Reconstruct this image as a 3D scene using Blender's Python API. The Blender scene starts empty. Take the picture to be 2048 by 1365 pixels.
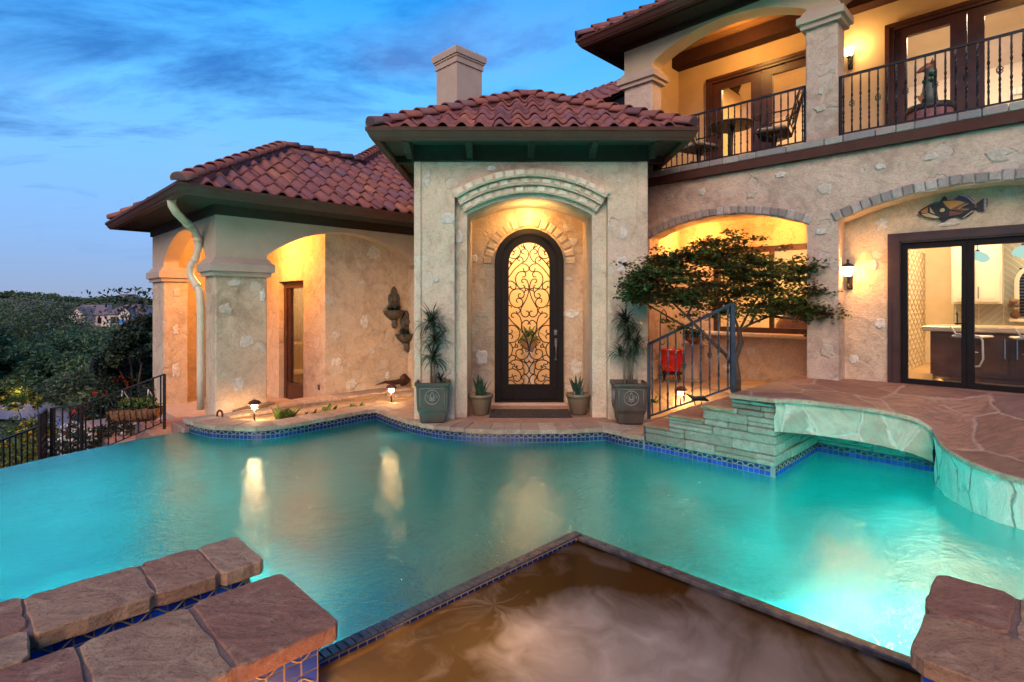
import bpy, bmesh, math, random
import numpy as np
from mathutils import Vector, Matrix
R = math.radians
S = 1.25                       # metres per plan unit used below
H2 = math.sqrt(.5)
sc = bpy.context.scene
COL = sc.collection
# ---------------------------------------------------------------- camera
cam = bpy.data.cameras.new('camera'); camo = bpy.data.objects.new('camera', cam); COL.objects.link(camo)
camo.location = (0, 0, 1.49 * S); camo.rotation_euler = (R(90), 0, 0)
cam.sensor_width = 36; cam.lens = 36 * 1090 / 2048
cam.shift_y = -(682.5 - 608) / 2048
cam.clip_start = .05; cam.clip_end = 6000
sc.camera = camo
# ---------------------------------------------------------------- render / exposure
sc.view_settings.view_transform = 'Standard'; sc.view_settings.look = 'None'
sc.view_settings.exposure = .38; sc.view_settings.gamma = 1
cy = sc.cycles
cy.use_denoising = True
cy.max_bounces = 7; cy.diffuse_bounces = 3; cy.glossy_bounces = 3; cy.transparent_max_bounces = 16; cy.transmission_bounces = 4
cy.sample_clamp_indirect = 4; cy.caustics_reflective = False; cy.caustics_refractive = False
# ---------------------------------------------------------------- dusk sky
world = bpy.data.worlds.new('World'); sc.world = world; world.use_nodes = True
wn = world.node_tree; wn.nodes.clear()
def WN(t, **k):
    n = wn.nodes.new(t)
    for a, b in k.items(): setattr(n, a, b)
    return n
def wl(a, b): wn.links.new(a, b)
wo = WN('ShaderNodeOutputWorld'); wb = WN('ShaderNodeBackground'); wl(wb.outputs[0], wo.inputs[0])
tc = WN('ShaderNodeTexCoord'); sx = WN('ShaderNodeSeparateXYZ'); wl(tc.outputs['Generated'], sx.inputs[0])
rp = WN('ShaderNodeValToRGB')                       # twilight gradient over elevation
wl(sx.outputs[2], rp.inputs[0])
cr = rp.color_ramp
stops = [(0.0, (.27, .33, .47)), (.03, (.25, .35, .55)), (.10, (.22, .40, .72)), (.22, (.18, .46, .88)), (.35, (.11, .46, .95)), (.5, (.025, .32, .85)), (1, (.015, .16, .52))]
while len(cr.elements) < len(stops): cr.elements.new(.5)
for e, (p, c) in zip(cr.elements, stops): e.position = p; e.color = (*c, 1)
# layered clouds: direction projected on a flat layer overhead
zc = WN('ShaderNodeMath', operation='MAXIMUM'); wl(sx.outputs[2], zc.inputs[0]); zc.inputs[1].default_value = 0
za = WN('ShaderNodeMath', operation='ADD'); wl(zc.outputs[0], za.inputs[0]); za.inputs[1].default_value = .16
dv = WN('ShaderNodeVectorMath', operation='DIVIDE'); wl(tc.outputs['Generated'], dv.inputs[0])
cz = WN('ShaderNodeCombineXYZ')
for i in range(3): wl(za.outputs[0], cz.inputs[i])
wl(cz.outputs[0], dv.inputs[1])
mp = WN('ShaderNodeMapping'); wl(dv.outputs[0], mp.inputs[0])
mp.inputs['Location'].default_value = (11.85, 6.55, 0); mp.inputs['Rotation'].default_value = (0, 0, R(-12)); mp.inputs['Scale'].default_value = (.9, 1.5, 1)
n1 = WN('ShaderNodeTexNoise'); wl(mp.outputs[0], n1.inputs['Vector'])
n1.inputs['Scale'].default_value = 1.15; n1.inputs['Detail'].default_value = 10; n1.inputs['Roughness'].default_value = .64; n1.inputs['Distortion'].default_value = .5
c1 = WN('ShaderNodeValToRGB'); wl(n1.outputs[0], c1.inputs[0])
c1.color_ramp.elements[0].position = .475; c1.color_ramp.elements[1].position = .64
c1.color_ramp.elements[0].color = (0, 0, 0, 1); c1.color_ramp.elements[1].color = (1, 1, 1, 1)
fd = WN('ShaderNodeMapRange'); wl(sx.outputs[2], fd.inputs[0]); fd.inputs[1].default_value = .05; fd.inputs[2].default_value = .16
fm_ = WN('ShaderNodeMath', operation='MULTIPLY'); wl(c1.outputs[0], fm_.inputs[0]); wl(fd.outputs[0], fm_.inputs[1])
mx = WN('ShaderNodeMix', data_type='RGBA'); wl(fm_.outputs[0], mx.inputs[0]); wl(rp.outputs[0], mx.inputs[6])
# cloud colour: deep blue undersides overhead, paler low down
cc = WN('ShaderNodeValToRGB'); wl(sx.outputs[2], cc.inputs[0])
cc.color_ramp.elements[0].position = .0; cc.color_ramp.elements[0].color = (.12, .26, .50, 1)
cc.color_ramp.elements[1].position = .5; cc.color_ramp.elements[1].color = (.004, .16, .55, 1)
wl(cc.outputs[0], mx.inputs[7])
# thin pale mauve veil
mp2 = WN('ShaderNodeMapping'); wl(dv.outputs[0], mp2.inputs[0]); mp2.inputs['Location'].default_value = (-8.5, 15.5, 0)
n2 = WN('ShaderNodeTexNoise'); wl(mp2.outputs[0], n2.inputs['Vector']); n2.inputs['Scale'].default_value = .9; n2.inputs['Detail'].default_value = 4; n2.inputs['Distortion'].default_value = .3
c2 = WN('ShaderNodeValToRGB'); wl(n2.outputs[0], c2.inputs[0]); c2.color_ramp.elements[0].position = .52; c2.color_ramp.elements[1].position = .85
c2.color_ramp.elements[0].color = (0, 0, 0, 1); c2.color_ramp.elements[1].color = (.5, .5, .5, 1)
fm2 = WN('ShaderNodeMath', operation='MULTIPLY'); wl(c2.outputs[0], fm2.inputs[0]); wl(fd.outputs[0], fm2.inputs[1])
mx2 = WN('ShaderNodeMix', data_type='RGBA'); wl(fm2.outputs[0], mx2.inputs[0]); wl(mx.outputs[2], mx2.inputs[6]); mx2.inputs[7].default_value = (.34, .42, .66, 1)
wl(mx2.outputs[2], wb.inputs[0]); wb.inputs[1].default_value = 1.0
# afterglow in the west, behind the viewer: one very soft lamp
sun = bpy.data.lights.new('sun', 'SUN'); suno = bpy.data.objects.new('sun', sun); COL.objects.link(suno)
sun.energy = 2.3; sun.angle = R(40); sun.color = (1, .74, .53)
suno.rotation_euler = (R(58), 0, R(-14))
# ---------------------------------------------------------------- mesh helpers
def frI(x, y, z): return (x, y, z)
def frL(x, y, z): return ((x - y) * H2, (x + y) * H2, z)       # x along u, y along v
def frR(x, y, z): return ((y + x) * H2, (y - x) * H2, z)       # x along -v, y along u
def at(fr, o, rz=0):
    c, s = math.cos(rz), math.sin(rz)
    def f(x, y, z): return fr(o[0] + c * x - s * y, o[1] + s * x + c * y, o[2] + z)
    return f
class MB:
    def __init__(s, fr=frI): s.v = []; s.f = []; s.c = []; s.sm = []; s.fr = fr; s.col = .5; s.smooth = False
    def P(s, *p): s.v.append(s.fr(*p)); return len(s.v) - 1
    def F(s, ids, smooth=None): s.f.append(tuple(ids)); s.c.append(s.col); s.sm.append(s.smooth if smooth is None else smooth)
    def quad(s, a, b, c, d): s.F([s.P(*a), s.P(*b), s.P(*c), s.P(*d)])
    def box(s, x0, x1, y0, y1, z0, z1, j=0, bev=0):
        r = (lambda: random.uniform(-j, j)) if j else (lambda: 0)
        if bev:
            b = min(bev, (x1 - x0) / 3, (y1 - y0) / 3, (z1 - z0) / 3)
            rings = []
            for z, i in ((z0, b), (z0 + b, 0), (z1 - b, 0), (z1, b)):
                xa, xb, ya, yb = x0 + i, x1 - i, y0 + i, y1 - i
                k = b * .7
                pts = [(xa + k, ya), (xb - k, ya), (xb, ya + k), (xb, yb - k), (xb - k, yb), (xa + k, yb), (xa, yb - k), (xa, ya + k)]
                rings.append([s.P(x + r(), y + r(), z + r() * .5) for x, y in pts])
            for a, c in zip(rings, rings[1:]):
                for i in range(8): s.F([a[i], a[(i + 1) % 8], c[(i + 1) % 8], c[i]])
            s.F(rings[-1]); s.F(rings[0][::-1]); return
        p = [s.P(x + r(), y + r(), z + r()) for z in (z0, z1) for x, y in ((x0, y0), (x1, y0), (x1, y1), (x0, y1))]
        for q in ((3, 2, 1, 0), (4, 5, 6, 7), (0, 1, 5, 4), (1, 2, 6, 5), (2, 3, 7, 6), (3, 0, 4, 7)): s.F([p[i] for i in q])
    def prism(s, pts, z0, z1):                       # pts 2D CCW
        a = [s.P(x, y, z0) for x, y in pts]; b = [s.P(x, y, z1) for x, y in pts]; n = len(pts)
        s.F(b); s.F(a[::-1])
        for i in range(n): s.F([a[i], a[(i + 1) % n], b[(i + 1) % n], b[i]])
    def slabxz(s, pts, y0, y1):                      # polygon in x,z extruded along y
        a = [s.P(x, y0, z) for x, z in pts]; b = [s.P(x, y1, z) for x, z in pts]; n = len(pts)
        s.F(a); s.F(b[::-1])
        for i in range(n): s.F([a[(i + 1) % n], a[i], b[i], b[(i + 1) % n]])
    def tube(s, pts, r, n=8, cap=True, smooth=True):
        pts = [Vector(p) for p in pts]; m = len(pts)
        rr = r if isinstance(r, (list, tuple)) else [r] * m
        rings = []; prev = None
        for i, p in enumerate(pts):
            t = (pts[min(i + 1, m - 1)] - pts[max(i - 1, 0)])
            if t.length < 1e-9: t = Vector((0, 0, 1))
            t.normalize()
            if prev is None:
                a = Vector((0, 0, 1)) if abs(t.z) < .9 else Vector((1, 0, 0)); nrm = (a - t * a.dot(t)).normalized()
            else:
                nrm = prev - t * prev.dot(t)
                nrm = nrm.normalized() if nrm.length > 1e-6 else Vector((1, 0, 0))
            prev = nrm; b = t.cross(nrm)
            rings.append([s.P(*(p + (nrm * math.cos(2 * math.pi * k / n) + b * math.sin(2 * math.pi * k / n)) * rr[i])) for k in range(n)])
        for a, c in zip(rings, rings[1:]):
            for k in range(n): s.F([a[k], a[(k + 1) % n], c[(k + 1) % n], c[k]], smooth)
        if cap: s.F(rings[0][::-1], False); s.F(rings[-1], False)
    def lathe(s, prof, n=20, o=(0, 0, 0), sx=1, sy=1, smooth=True, cap=True):
        rings = []
        for r, z in prof:
            rings.append([s.P(o[0] + r * sx * math.cos(2 * math.pi * k / n), o[1] + r * sy * math.sin(2 * math.pi * k / n), o[2] + z) for k in range(n)])
        for a, c in zip(rings, rings[1:]):
            for k in range(n): s.F([a[k], a[(k + 1) % n], c[(k + 1) % n], c[k]], smooth)
        if cap: s.F(rings[0][::-1], False); s.F(rings[-1], False)
    def ball(s, o, r, n=10, m=7, sq=(1, 1, 1)):
        pr = [(max(1e-4, r * math.sin(math.pi * i / m)), -r * math.cos(math.pi * i / m)) for i in range(m + 1)]
        rings = []
        for a, z in pr: rings.append([s.P(o[0] + a * sq[0] * math.cos(2 * math.pi * k / n), o[1] + a * sq[1] * math.sin(2 * math.pi * k / n), o[2] + z * sq[2]) for k in range(n)])
        for a, c in zip(rings, rings[1:]):
            for k in range(n): s.F([a[k], a[(k + 1) % n], c[(k + 1) % n], c[k]], True)
    def sweep(s, path, prof, closed=False, smooth=False):      # prof: (offset to the right of travel, z)
        n = len(path); rings = []
        for i in range(n):
            p = Vector(path[i][:2]); z0 = path[i][2] if len(path[i]) > 2 else 0
            a = Vector(path[i - 1][:2]) if (i > 0 or closed) else None
            b = Vector(path[(i + 1) % n][:2]) if (i < n - 1 or closed) else None
            d1 = (p - a).normalized() if a is not None else (b - p).normalized()
            d2 = (b - p).normalized() if b is not None else d1
            n1 = Vector((d1.y, -d1.x)); n2 = Vector((d2.y, -d2.x)); m = (n1 + n2)
            m = m / max(m.length_squared / 2, .35) if m.length > 1e-6 else n1
            rings.append([s.P(p.x + m.x * o, p.y + m.y * o, z + z0) for o, z in prof])
        k = len(prof); rng = range(n if closed else n - 1)
        for i in rng:
            a, b = rings[i], rings[(i + 1) % n]
            for j in range(k): s.F([a[j], b[j], b[(j + 1) % k], a[(j + 1) % k]], smooth)
        if not closed: s.F(rings[0]); s.F(rings[-1][::-1])
    def arrays(s, V, faces_n, F, c):                 # bulk add (numpy), V (n,3) already in frame
        o = len(s.v); s.v.extend(map(tuple, V)); s.f.extend([tuple(int(i) + o for i in r) for r in F]); s.c.extend(list(c)); s.sm.extend([False] * len(F))
def build(name, mb, mat, parent=None, base=None, kind=None):
    if isinstance(mb, MB): V, Fc, C, SM = mb.v, mb.f, mb.c, mb.sm
    else: V, Fc, C, SM = mb
    V = np.array(V, dtype=float)
    if base is not None: V = V - np.array(base)
    V = V * S
    me = bpy.data.meshes.new(name); me.from_pydata(V.tolist(), [], Fc)
    at_ = me.attributes.new('var', 'FLOAT', 'FACE')
    if len(C) == len(me.polygons): at_.data.foreach_set('value', np.array(C, dtype=np.float32))
    if len(SM) == len(me.polygons): me.polygons.foreach_set('use_smooth', np.array(SM, dtype=bool))
    me.materials.append(mat); me.update()
    o = bpy.data.objects.new(name, me); COL.objects.link(o)
    if parent is not None: o.parent = parent
    elif base is not None: o.location = Vector(base) * S
    if kind: o['kind'] = kind
    return o
def thing(name, label, cat, loc=(0, 0, 0), rz=0, group=None, fr=None):
    o = bpy.data.objects.new(name, None); COL.objects.link(o); o.empty_display_size = .1
    if fr is frL: loc = frL(*loc); rz += R(45)
    if fr is frR: loc = frR(*loc); rz += R(-45)
    o.location = Vector(loc) * S; o.rotation_euler = (0, 0, rz)
    o['label'] = label; o['category'] = cat
    if group: o['group'] = group
    return o
def tag(o, label, cat, group=None, kind=None):
    o['label'] = label; o['category'] = cat
    if group: o['group'] = group
    if kind: o['kind'] = kind
    return o
def dup(root, loc, rz, label, group=None, fr=None, scale=1):
    r = root.copy(); COL.objects.link(r)
    if fr is frL: loc = frL(*loc); rz += R(45)
    if fr is frR: loc = frR(*loc); rz += R(-45)
    r.location = Vector(loc) * S; r.rotation_euler = (0, 0, rz); r['label'] = label; r.scale = (scale,) * 3
    if group: r['group'] = group
    def rec(a, b):
        for ch in list(a.children):
            c = ch.copy(); COL.objects.link(c); c.parent = b; rec(ch, c)
    rec(root, r); return r
def lamp(name, kind, loc, energy, color, size=.1, rot=None, spot=None, blend=.5, sy=None):
    l = bpy.data.lights.new(name, kind); o = bpy.data.objects.new(name, l); COL.objects.link(o)
    o.location = Vector(loc) * S; l.energy = energy; l.color = color
    if kind == 'AREA':
        l.size = size * S
        if sy: l.shape = 'RECTANGLE'; l.size_y = sy * S
    else: l.shadow_soft_size = size * S
    if rot: o.rotation_euler = rot
    if spot: l.spot_size = R(spot); l.spot_blend = blend
    return o
def boxes(name, fr, lst, mat, parent, **k):
    for b in lst: mb = MB(fr); mb.box(*b, **k); build(name, mb, mat, parent)
# ---------------------------------------------------------------- materials
class NM:
    def __init__(s, name):
        s.m = bpy.data.materials.new(name); s.m.use_nodes = True; s.t = s.m.node_tree; s.t.nodes.clear()
        s.out = s.n('ShaderNodeOutputMaterial'); s._tc = None
    def n(s, t, **k):
        x = s.t.nodes.new(t)
        for a, b in k.items(): setattr(x, a, b)
        return x
    def l(s, a, b): s.t.links.new(a, b)
    def set(s, sock, v):
        if hasattr(v, 'is_linked') or isinstance(v, bpy.types.NodeSocket): s.l(v, sock)
        elif isinstance(v, tuple) and len(v) == 3 and sock.type == 'RGBA': sock.default_value = (*v, 1)
        else: sock.default_value = v
    def co(s, scale=(1, 1, 1), rot=(0, 0, 0), world=False):
        if s._tc is None: s._tc = s.n('ShaderNodeTexCoord')
        m = s.n('ShaderNodeMapping'); m.inputs['Scale'].default_value = scale; m.inputs['Rotation'].default_value = rot
        s.l(s._tc.outputs['Object'], m.inputs[0]); return m.outputs[0]
    def noise(s, scale, detail=5, rough=.55, dist=0, vec=None, col=False):
        x = s.n('ShaderNodeTexNoise'); s.l(vec or s.co(), x.inputs['Vector'])
        x.inputs['Scale'].default_value = scale; x.inputs['Detail'].default_value = detail; x.inputs['Roughness'].default_value = rough; x.inputs['Distortion'].default_value = dist
        return x.outputs[1 if col else 0]
    def voro(s, scale, feature='F1', vec=None, out=0, rnd=1, dim='3D'):
        x = s.n('ShaderNodeTexVoronoi', feature=feature, voronoi_dimensions=dim); s.l(vec or s.co(), x.inputs['Vector'])
        x.inputs['Scale'].default_value = scale; x.inputs['Randomness'].default_value = rnd
        return x.outputs[out]
    def math(s, op, a, b=0., c=0., clamp=False):
        x = s.n('ShaderNodeMath', operation=op, use_clamp=clamp)
        s.set(x.inputs[0], a); s.set(x.inputs[1], b)
        if len(x.inputs) > 2: s.set(x.inputs[2], c)
        return x.outputs[0]
    def ramp(s, v, stops, interp='LINEAR'):
        x = s.n('ShaderNodeValToRGB'); s.l(v, x.inputs[0]); r = x.color_ramp; r.interpolation = interp
        while len(r.elements) < len(stops): r.elements.new(.5)
        for e, (p, c) in zip(r.elements, stops):
            e.position = p; e.color = (*c, 1) if isinstance(c, tuple) else (c, c, c, 1)
        return x.outputs[0]
    def mix(s, f, a, b, blend='MIX'):
        x = s.n('ShaderNodeMix', data_type='RGBA', blend_type=blend); s.set(x.inputs[0], f)
        for q, v in ((6, a), (7, b)):
            if isinstance(v, tuple): x.inputs[q].default_value = (*v, 1)
            else: s.l(v, x.inputs[q])
        return x.outputs[2]
    def vadd(s, a, b, k):
        x = s.n('ShaderNodeVectorMath', operation='MULTIPLY_ADD'); s.l(a, x.inputs[0]); x.inputs[1].default_value = (k, k, k); s.l(b, x.inputs[2]); return x.outputs[0]
    def bump(s, h, strength=.5, dist=.02, prev=None):
        x = s.n('ShaderNodeBump'); s.l(h, x.inputs['Height']); x.inputs['Strength'].default_value = strength; x.inputs['Distance'].default_value = dist
        if prev is not None: s.l(prev, x.inputs['Normal'])
        return x.outputs[0]
    def attr(s, name='var'):
        x = s.n('ShaderNodeAttribute'); x.attribute_name = name; return x.outputs['Fac']
    def pbr(s, col, rough=.6, metal=0, normal=None, spec=.5, **k):
        p = s.n('ShaderNodeBsdfPrincipled'); s.set(p.inputs['Base Color'], col); s.set(p.inputs['Roughness'], rough); s.set(p.inputs['Metallic'], metal)
        p.inputs['Specular IOR Level'].default_value = spec
        if normal is not None: s.l(normal, p.inputs['Normal'])
        for a, b in k.items(): s.set(p.inputs[a], b)
        s.l(p.outputs[0], s.out.inputs[0]); return p
def simple(name, col, rough=.6, metal=0, var=.25, nscale=6, bump=.15, bscale=60, spec=.5, attrvar=0, **k):
    m = NM(name); n = m.noise(nscale, 6)
    dark = tuple(c * (1 - var) for c in col); light = tuple(min(1, c * (1 + var)) for c in col)
    c = m.ramp(n, [(.3, dark), (.7, light)])
    if attrvar:
        a = m.attr(); v = m.math('MULTIPLY_ADD', a, 2 * attrvar, 1 - attrvar)
        cx = m.n('ShaderNodeCombineXYZ')
        for i in range(3): m.l(v, cx.inputs[i])
        c = m.mix(1., c, cx.outputs[0], 'MULTIPLY')
    nb = m.bump(m.noise(bscale, 4), bump, .01)
    m.pbr(c, rough, metal, nb, spec, **k); return m.m
def stucco(name, base, dark, patch=True, bumpk=1., pscale=2.3, seed=0., stain=(.20, .145, .11)):
    m = NM(name); co = m.co()
    big = m.noise(.9, 6, .6, .6); med = m.noise(4.5, 8, .62, 1.2); fine = m.noise(38, 6, .6)
    c = m.ramp(m.math('ADD', m.math('MULTIPLY', big, .55), m.math('MULTIPLY', med, .45)), [(.38, dark), (.49, base), (.62, tuple(min(1, x * 1.18) for x in base))])
    st = m.ramp(m.noise(2.2, 9, .66, 1.6, m.co((1, 1, .55))), [(.56, 0.), (.74, 1.)])
    c = m.mix(m.math('MULTIPLY', st, .45), c, stain)
    c = m.mix(m.ramp(fine, [(.36, .28), (.52, 0.)]), c, tuple(x * .55 for x in dark)); c = m.mix(m.ramp(m.noise(70, 3, .6), [(.55, 0.), (.72, .35)]), c, tuple(min(1, x * 1.35) for x in base))
    h = m.math('ADD', m.math('MULTIPLY', m.noise(2.6, 3, .5, .8), 1.0), m.math('MULTIPLY', med, .5))
    h = m.math('ADD', h, m.math('MULTIPLY', fine, .16))
    if patch:
        wv = m.vadd(m.noise(3.2, 4, .6, 0, None, True), co, .30)
        wv2 = m.vadd(m.noise(16, 4, .6, 0, None, True), wv, .055)
        mp = m.n('ShaderNodeMapping'); mp.inputs['Location'].default_value = (seed, seed * .7, seed * 1.3); mp.inputs['Scale'].default_value = (1, 1, 1.25); m.l(wv2, mp.inputs[0])
        vx = m.n('ShaderNodeTexVoronoi'); m.l(mp.outputs[0], vx.inputs['Vector']); vx.inputs['Scale'].default_value = pscale
        sp = m.n('ShaderNodeSeparateColor'); m.l(vx.outputs['Color'], sp.inputs[0])
        thr = m.math('MULTIPLY_ADD', m.math('POWER', sp.outputs[0], 1.8), .34, .07)
        d = m.math('SUBTRACT', thr, vx.outputs['Distance'])
        mask = m.math('MULTIPLY', d, 60., clamp=True)
        pc = m.ramp(m.noise(14, 6, .65), [(.35, (.58, .53, .46)), (.62, (.82, .78, .70))])
        pc = m.mix(m.math('MULTIPLY', sp.outputs[1], .55), pc, (.50, .36, .24))
        c = m.mix(m.math('MULTIPLY', mask, .30), c, pc)
        h = m.math('ADD', m.math('MULTIPLY', h, m.math('MULTIPLY_ADD', mask, -.6, 1.)), m.math('MULTIPLY', mask, m.math('MULTIPLY_ADD', m.noise(22, 5, .7), .5, -.25)))
    tr_ = m.noise(3.4, 3, .5, 3.5, m.co((1, 1, 2.6))); h = m.math('ADD', h, m.math('MULTIPLY', tr_, .22)); nb = m.bump(h, .8 * bumpk, .05)
    m.pbr(c, .88, 0, nb, .25); return m.m
M = {}
M['stucco'] = stucco('stucco_rough', (.56, .40, .27), (.40, .27, .175))
M['stucco_pale'] = stucco('stucco_pale', (.60, .46, .33), (.44, .32, .22), seed=4.2)
M['stucco_grey'] = stucco('stucco_weathered', (.55, .39, .29), (.39, .26, .19), seed=8.1, stain=(.24, .18, .17))
M['smooth'] = simple('stucco_smooth', (.48, .345, .25), .85, var=.07, nscale=3, bump=.25, bscale=90, spec=.25)
M['smooth_gold'] = simple('stucco_smooth_balcony', (.58, .42, .25), .85, var=.07, nscale=3, bump=.25, bscale=90, spec=.25)
M['brown'] = simple('brown_metal', (.085, .030, .022), .6, var=.12, bump=.05, spec=.1)
M['brown_wood'] = simple('brown_painted_wood', (.040, .014, .009), .8, var=.25, nscale=9, bump=.3, bscale=40, spec=.2)
M['door_wood'] = simple('mahogany', (.060, .018, .010), .42, var=.3, nscale=7, bump=.12)
M['black_metal'] = simple('bronze_black_metal', (.010, .006, .005), .5, 0, var=.2, bump=.1, spec=.18)
M['iron'] = simple('wrought_iron', (.022, .02, .022), .45, .55, var=.3, bump=.3, bscale=80)
M['iron_blue'] = simple('blue_grey_painted_iron', (.045, .065, .085), .42, .4, var=.3, bump=.25, bscale=80)
M['cream'] = simple('cream_enamel', (.66, .52, .36), .4, var=.08, bump=.05)
M['white'] = simple('white_paint', (.78, .74, .66), .5, var=.05, bump=.03)
M['int_wall'] = simple('interior_plaster', (.75, .62, .42), .8, var=.05, bump=.1)
M['int_floor'] = simple('interior_floor', (.46, .30, .16), .4, var=.15, nscale=3, bump=.05)
M['pot'] = simple('brown_ceramic', (.060, .040, .028), .55, var=.35, nscale=5, bump=.15, bscale=30)
M['soil'] = simple('soil', (.05, .032, .02), .95, var=.5, nscale=30, bump=.9, bscale=40)
M['chrome'] = simple('brushed_steel', (.6, .58, .55), .25, 1., var=.05, bump=.02)
M['cap'] = simple('cast_stone_trim', (.42, .30, .23), .8, var=.1, nscale=4, bump=.2, bscale=80, spec=.3)
# ceiling boards
m = NM('cedar_boards'); w = m.n('ShaderNodeTexWave', wave_type='BANDS', bands_direction='DIAGONAL'); m.l(m.co((1, 1, 0)), w.inputs[0]); w.inputs['Scale'].default_value = 2.2; w.inputs['Distortion'].default_value = .3
c = m.mix(m.ramp(w.outputs[0], [(.0, 1.), (.06, 0.)]), m.ramp(m.noise(5, 7, .6, 1.5, m.co((1, 6, 1), (0, 0, R(45)))), [(.35, (.16, .07, .025)), (.65, (.34, .17, .065))]), (.05, .02, .01)); m.pbr(c, .55); M['boards'] = m.m
# clay tiles: each tile its own fired colour
m = NM('clay_roof_tile'); a = m.attr()
c = m.ramp(a, [(0, (.13, .055, .062)), (.2, (.27, .080, .058)), (.4, (.20, .085, .095)), (.6, (.31, .095, .058)), (.8, (.22, .068, .062)), (1, (.40, .135, .07))])
c = m.mix(m.ramp(m.noise(9, 8, .7), [(.45, 0.), (.75, .55)]), c, (.10, .055, .06))
c = m.mix(m.ramp(m.noise(45, 5, .7), [(.64, 0.), (.72, .5)]), c, (.42, .34, .28))
m.pbr(c, .72, 0, m.bump(m.noise(50, 6), .35, .01), .35); M['tile'] = m.m
# glass
m = NM('window_glass'); tr = m.n('ShaderNodeBsdfTransparent'); gl = m.n('ShaderNodeBsdfGlossy'); gl.inputs['Roughness'].default_value = .03
fz = m.n('ShaderNodeFresnel'); fz.inputs[0].default_value = 1.5; ms = m.n('ShaderNodeMixShader')
m.l(m.math('MULTIPLY', fz.outputs[0], .9), ms.inputs[0]); m.l(tr.outputs[0], ms.inputs[1]); m.l(gl.outputs[0], ms.inputs[2]); m.l(ms.outputs[0], m.out.inputs[0]); M['glass'] = m.m
def emis(name, col, st):
    m = NM(name); e = m.n('ShaderNodeEmission'); e.inputs[0].default_value = (*col, 1); e.inputs[1].default_value = st; m.l(e.outputs[0], m.out.inputs[0]); return m.m
M['bulb'] = emis('lit_bulb_glass', (1, .72, .38), 14)
M['path_bulb'] = emis('lit_path_bulb', (1, .60, .24), 360)
M['shade_lit'] = emis('lit_frosted_glass', (1, .74, .36), 5)
M['downlight'] = emis('lit_downlight', (1, .85, .6), 8)
M['pendant_lit'] = emis('lit_teal_glass', (.50, .80, .66), .75)
# ================================================================ HOUSE
random.seed(7)
def arc_pts(x0, x1, zs, za, n=24):
    h = (x1 - x0) / 2; cx = (x0 + x1) / 2; r = za - zs
    if r >= h * .98:                                   # stilted semicircle
        return [(cx - h * math.cos(math.pi * i / n), zs + r * math.sin(math.pi * i / n)) for i in range(n + 1)]
    Rr = (h * h + r * r) / (2 * r); a = math.asin(h / Rr); cz = za - Rr
    return [(cx + Rr * math.sin(-a + 2 * a * i / n), cz + Rr * math.cos(-a + 2 * a * i / n)) for i in range(n + 1)]
def arch_wall(mb, x0, x1, z0, z1, y0, y1, ox0, ox1, oz0, zs, za, n=24, wob=.0):
    cur = arc_pts(ox0, ox1, zs, za, n)
    cur = [(x + random.uniform(-wob, wob), z + random.uniform(-wob, wob)) for x, z in cur]
    k = 10
    def jam(xo):
        return [(xo + random.uniform(-wob, wob), oz0 + (zs - oz0) * i / k) for i in range(k)]
    L = jam(ox0); Rr = jam(ox1)
    for y, fl in ((y0, False), (y1, True)):
        def q(*p):
            ids = [mb.P(a, y, b) for a, b in p]; mb.F(ids[::-1] if fl else ids)
        Lp = L + [cur[0]]; Rp = Rr + [cur[-1]]
        for a, b in zip(Lp, Lp[1:]): q((x0, a[1]), a, b, (x0, b[1]))
        for a, b in zip(Rp, Rp[1:]): q(a, (x1, a[1]), (x1, b[1]), b)
        if cur[0][1] < z1:
            q((x0, cur[0][1]), cur[0], (cur[0][0], z1), (x0, z1)); q(cur[-1], (x1, cur[-1][1]), (x1, z1), (cur[-1][0], z1))
        for a, b in zip(cur, cur[1:]): q(a, b, (b[0], z1), (a[0], z1))
        if oz0 > z0: q((x0, z0), (x1, z0), (x1, oz0), (x0, oz0))
    path = L + cur + Rr[::-1]
    ids = [(mb.P(a, y0, b), mb.P(a, y1, b)) for a, b in path]
    for a, b in zip(ids, ids[1:]): mb.F([a[0], a[1], b[1], b[0]], True)
    if oz0 > z0: mb.quad((ox0, y0, oz0), (ox1, y0, oz0), (ox1, y1, oz0), (ox0, y1, oz0))
    mb.quad((x0, y0, z0), (x0, y0, z1), (x0, y1, z1), (x0, y1, z0)); mb.quad((x1, y0, z0), (x1, y1, z0), (x1, y1, z1), (x1, y0, z1))
    mb.quad((x0, y0, z1), (x1, y0, z1), (x1, y1, z1), (x0, y1, z1))
def voussoirs(mb, cx, cz, r0, r1, a0, a1, n, y0, y1, gap=.2, j=.008, bev=.012):
    for i in range(n):
        st = (a1 - a0) / n; g = st * gap / 2 * random.uniform(.6, 1.3)
        A, B = a0 + st * i + g, a0 + st * (i + 1) - g
        ra, rb = r0 + random.uniform(0, j), r1 - random.uniform(0, 2 * j); yy = y0 + random.uniform(-j, j) * .6
        mb.col = random.random(); rings = []
        for y, ins in ((y1, 0), (yy + bev, 0), (yy, bev)):
            di = ins / ((ra + rb) / 2)
            pts = [(ra + ins, A + di), (ra + ins, (A + B) / 2), (ra + ins, B - di), (rb - ins, B - di), (rb - ins, (A + B) / 2), (rb - ins, A + di)]
            rings.append([mb.P(cx + r * math.sin(a) + random.uniform(-j, j) * .35, y, cz + r * math.cos(a) + random.uniform(-j, j) * .35) for r, a in pts])
        for p, q in zip(rings, rings[1:]):
            for k in range(6): mb.F([p[k], p[(k + 1) % 6], q[(k + 1) % 6], q[k]])
        mb.F(rings[-1])
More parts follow.
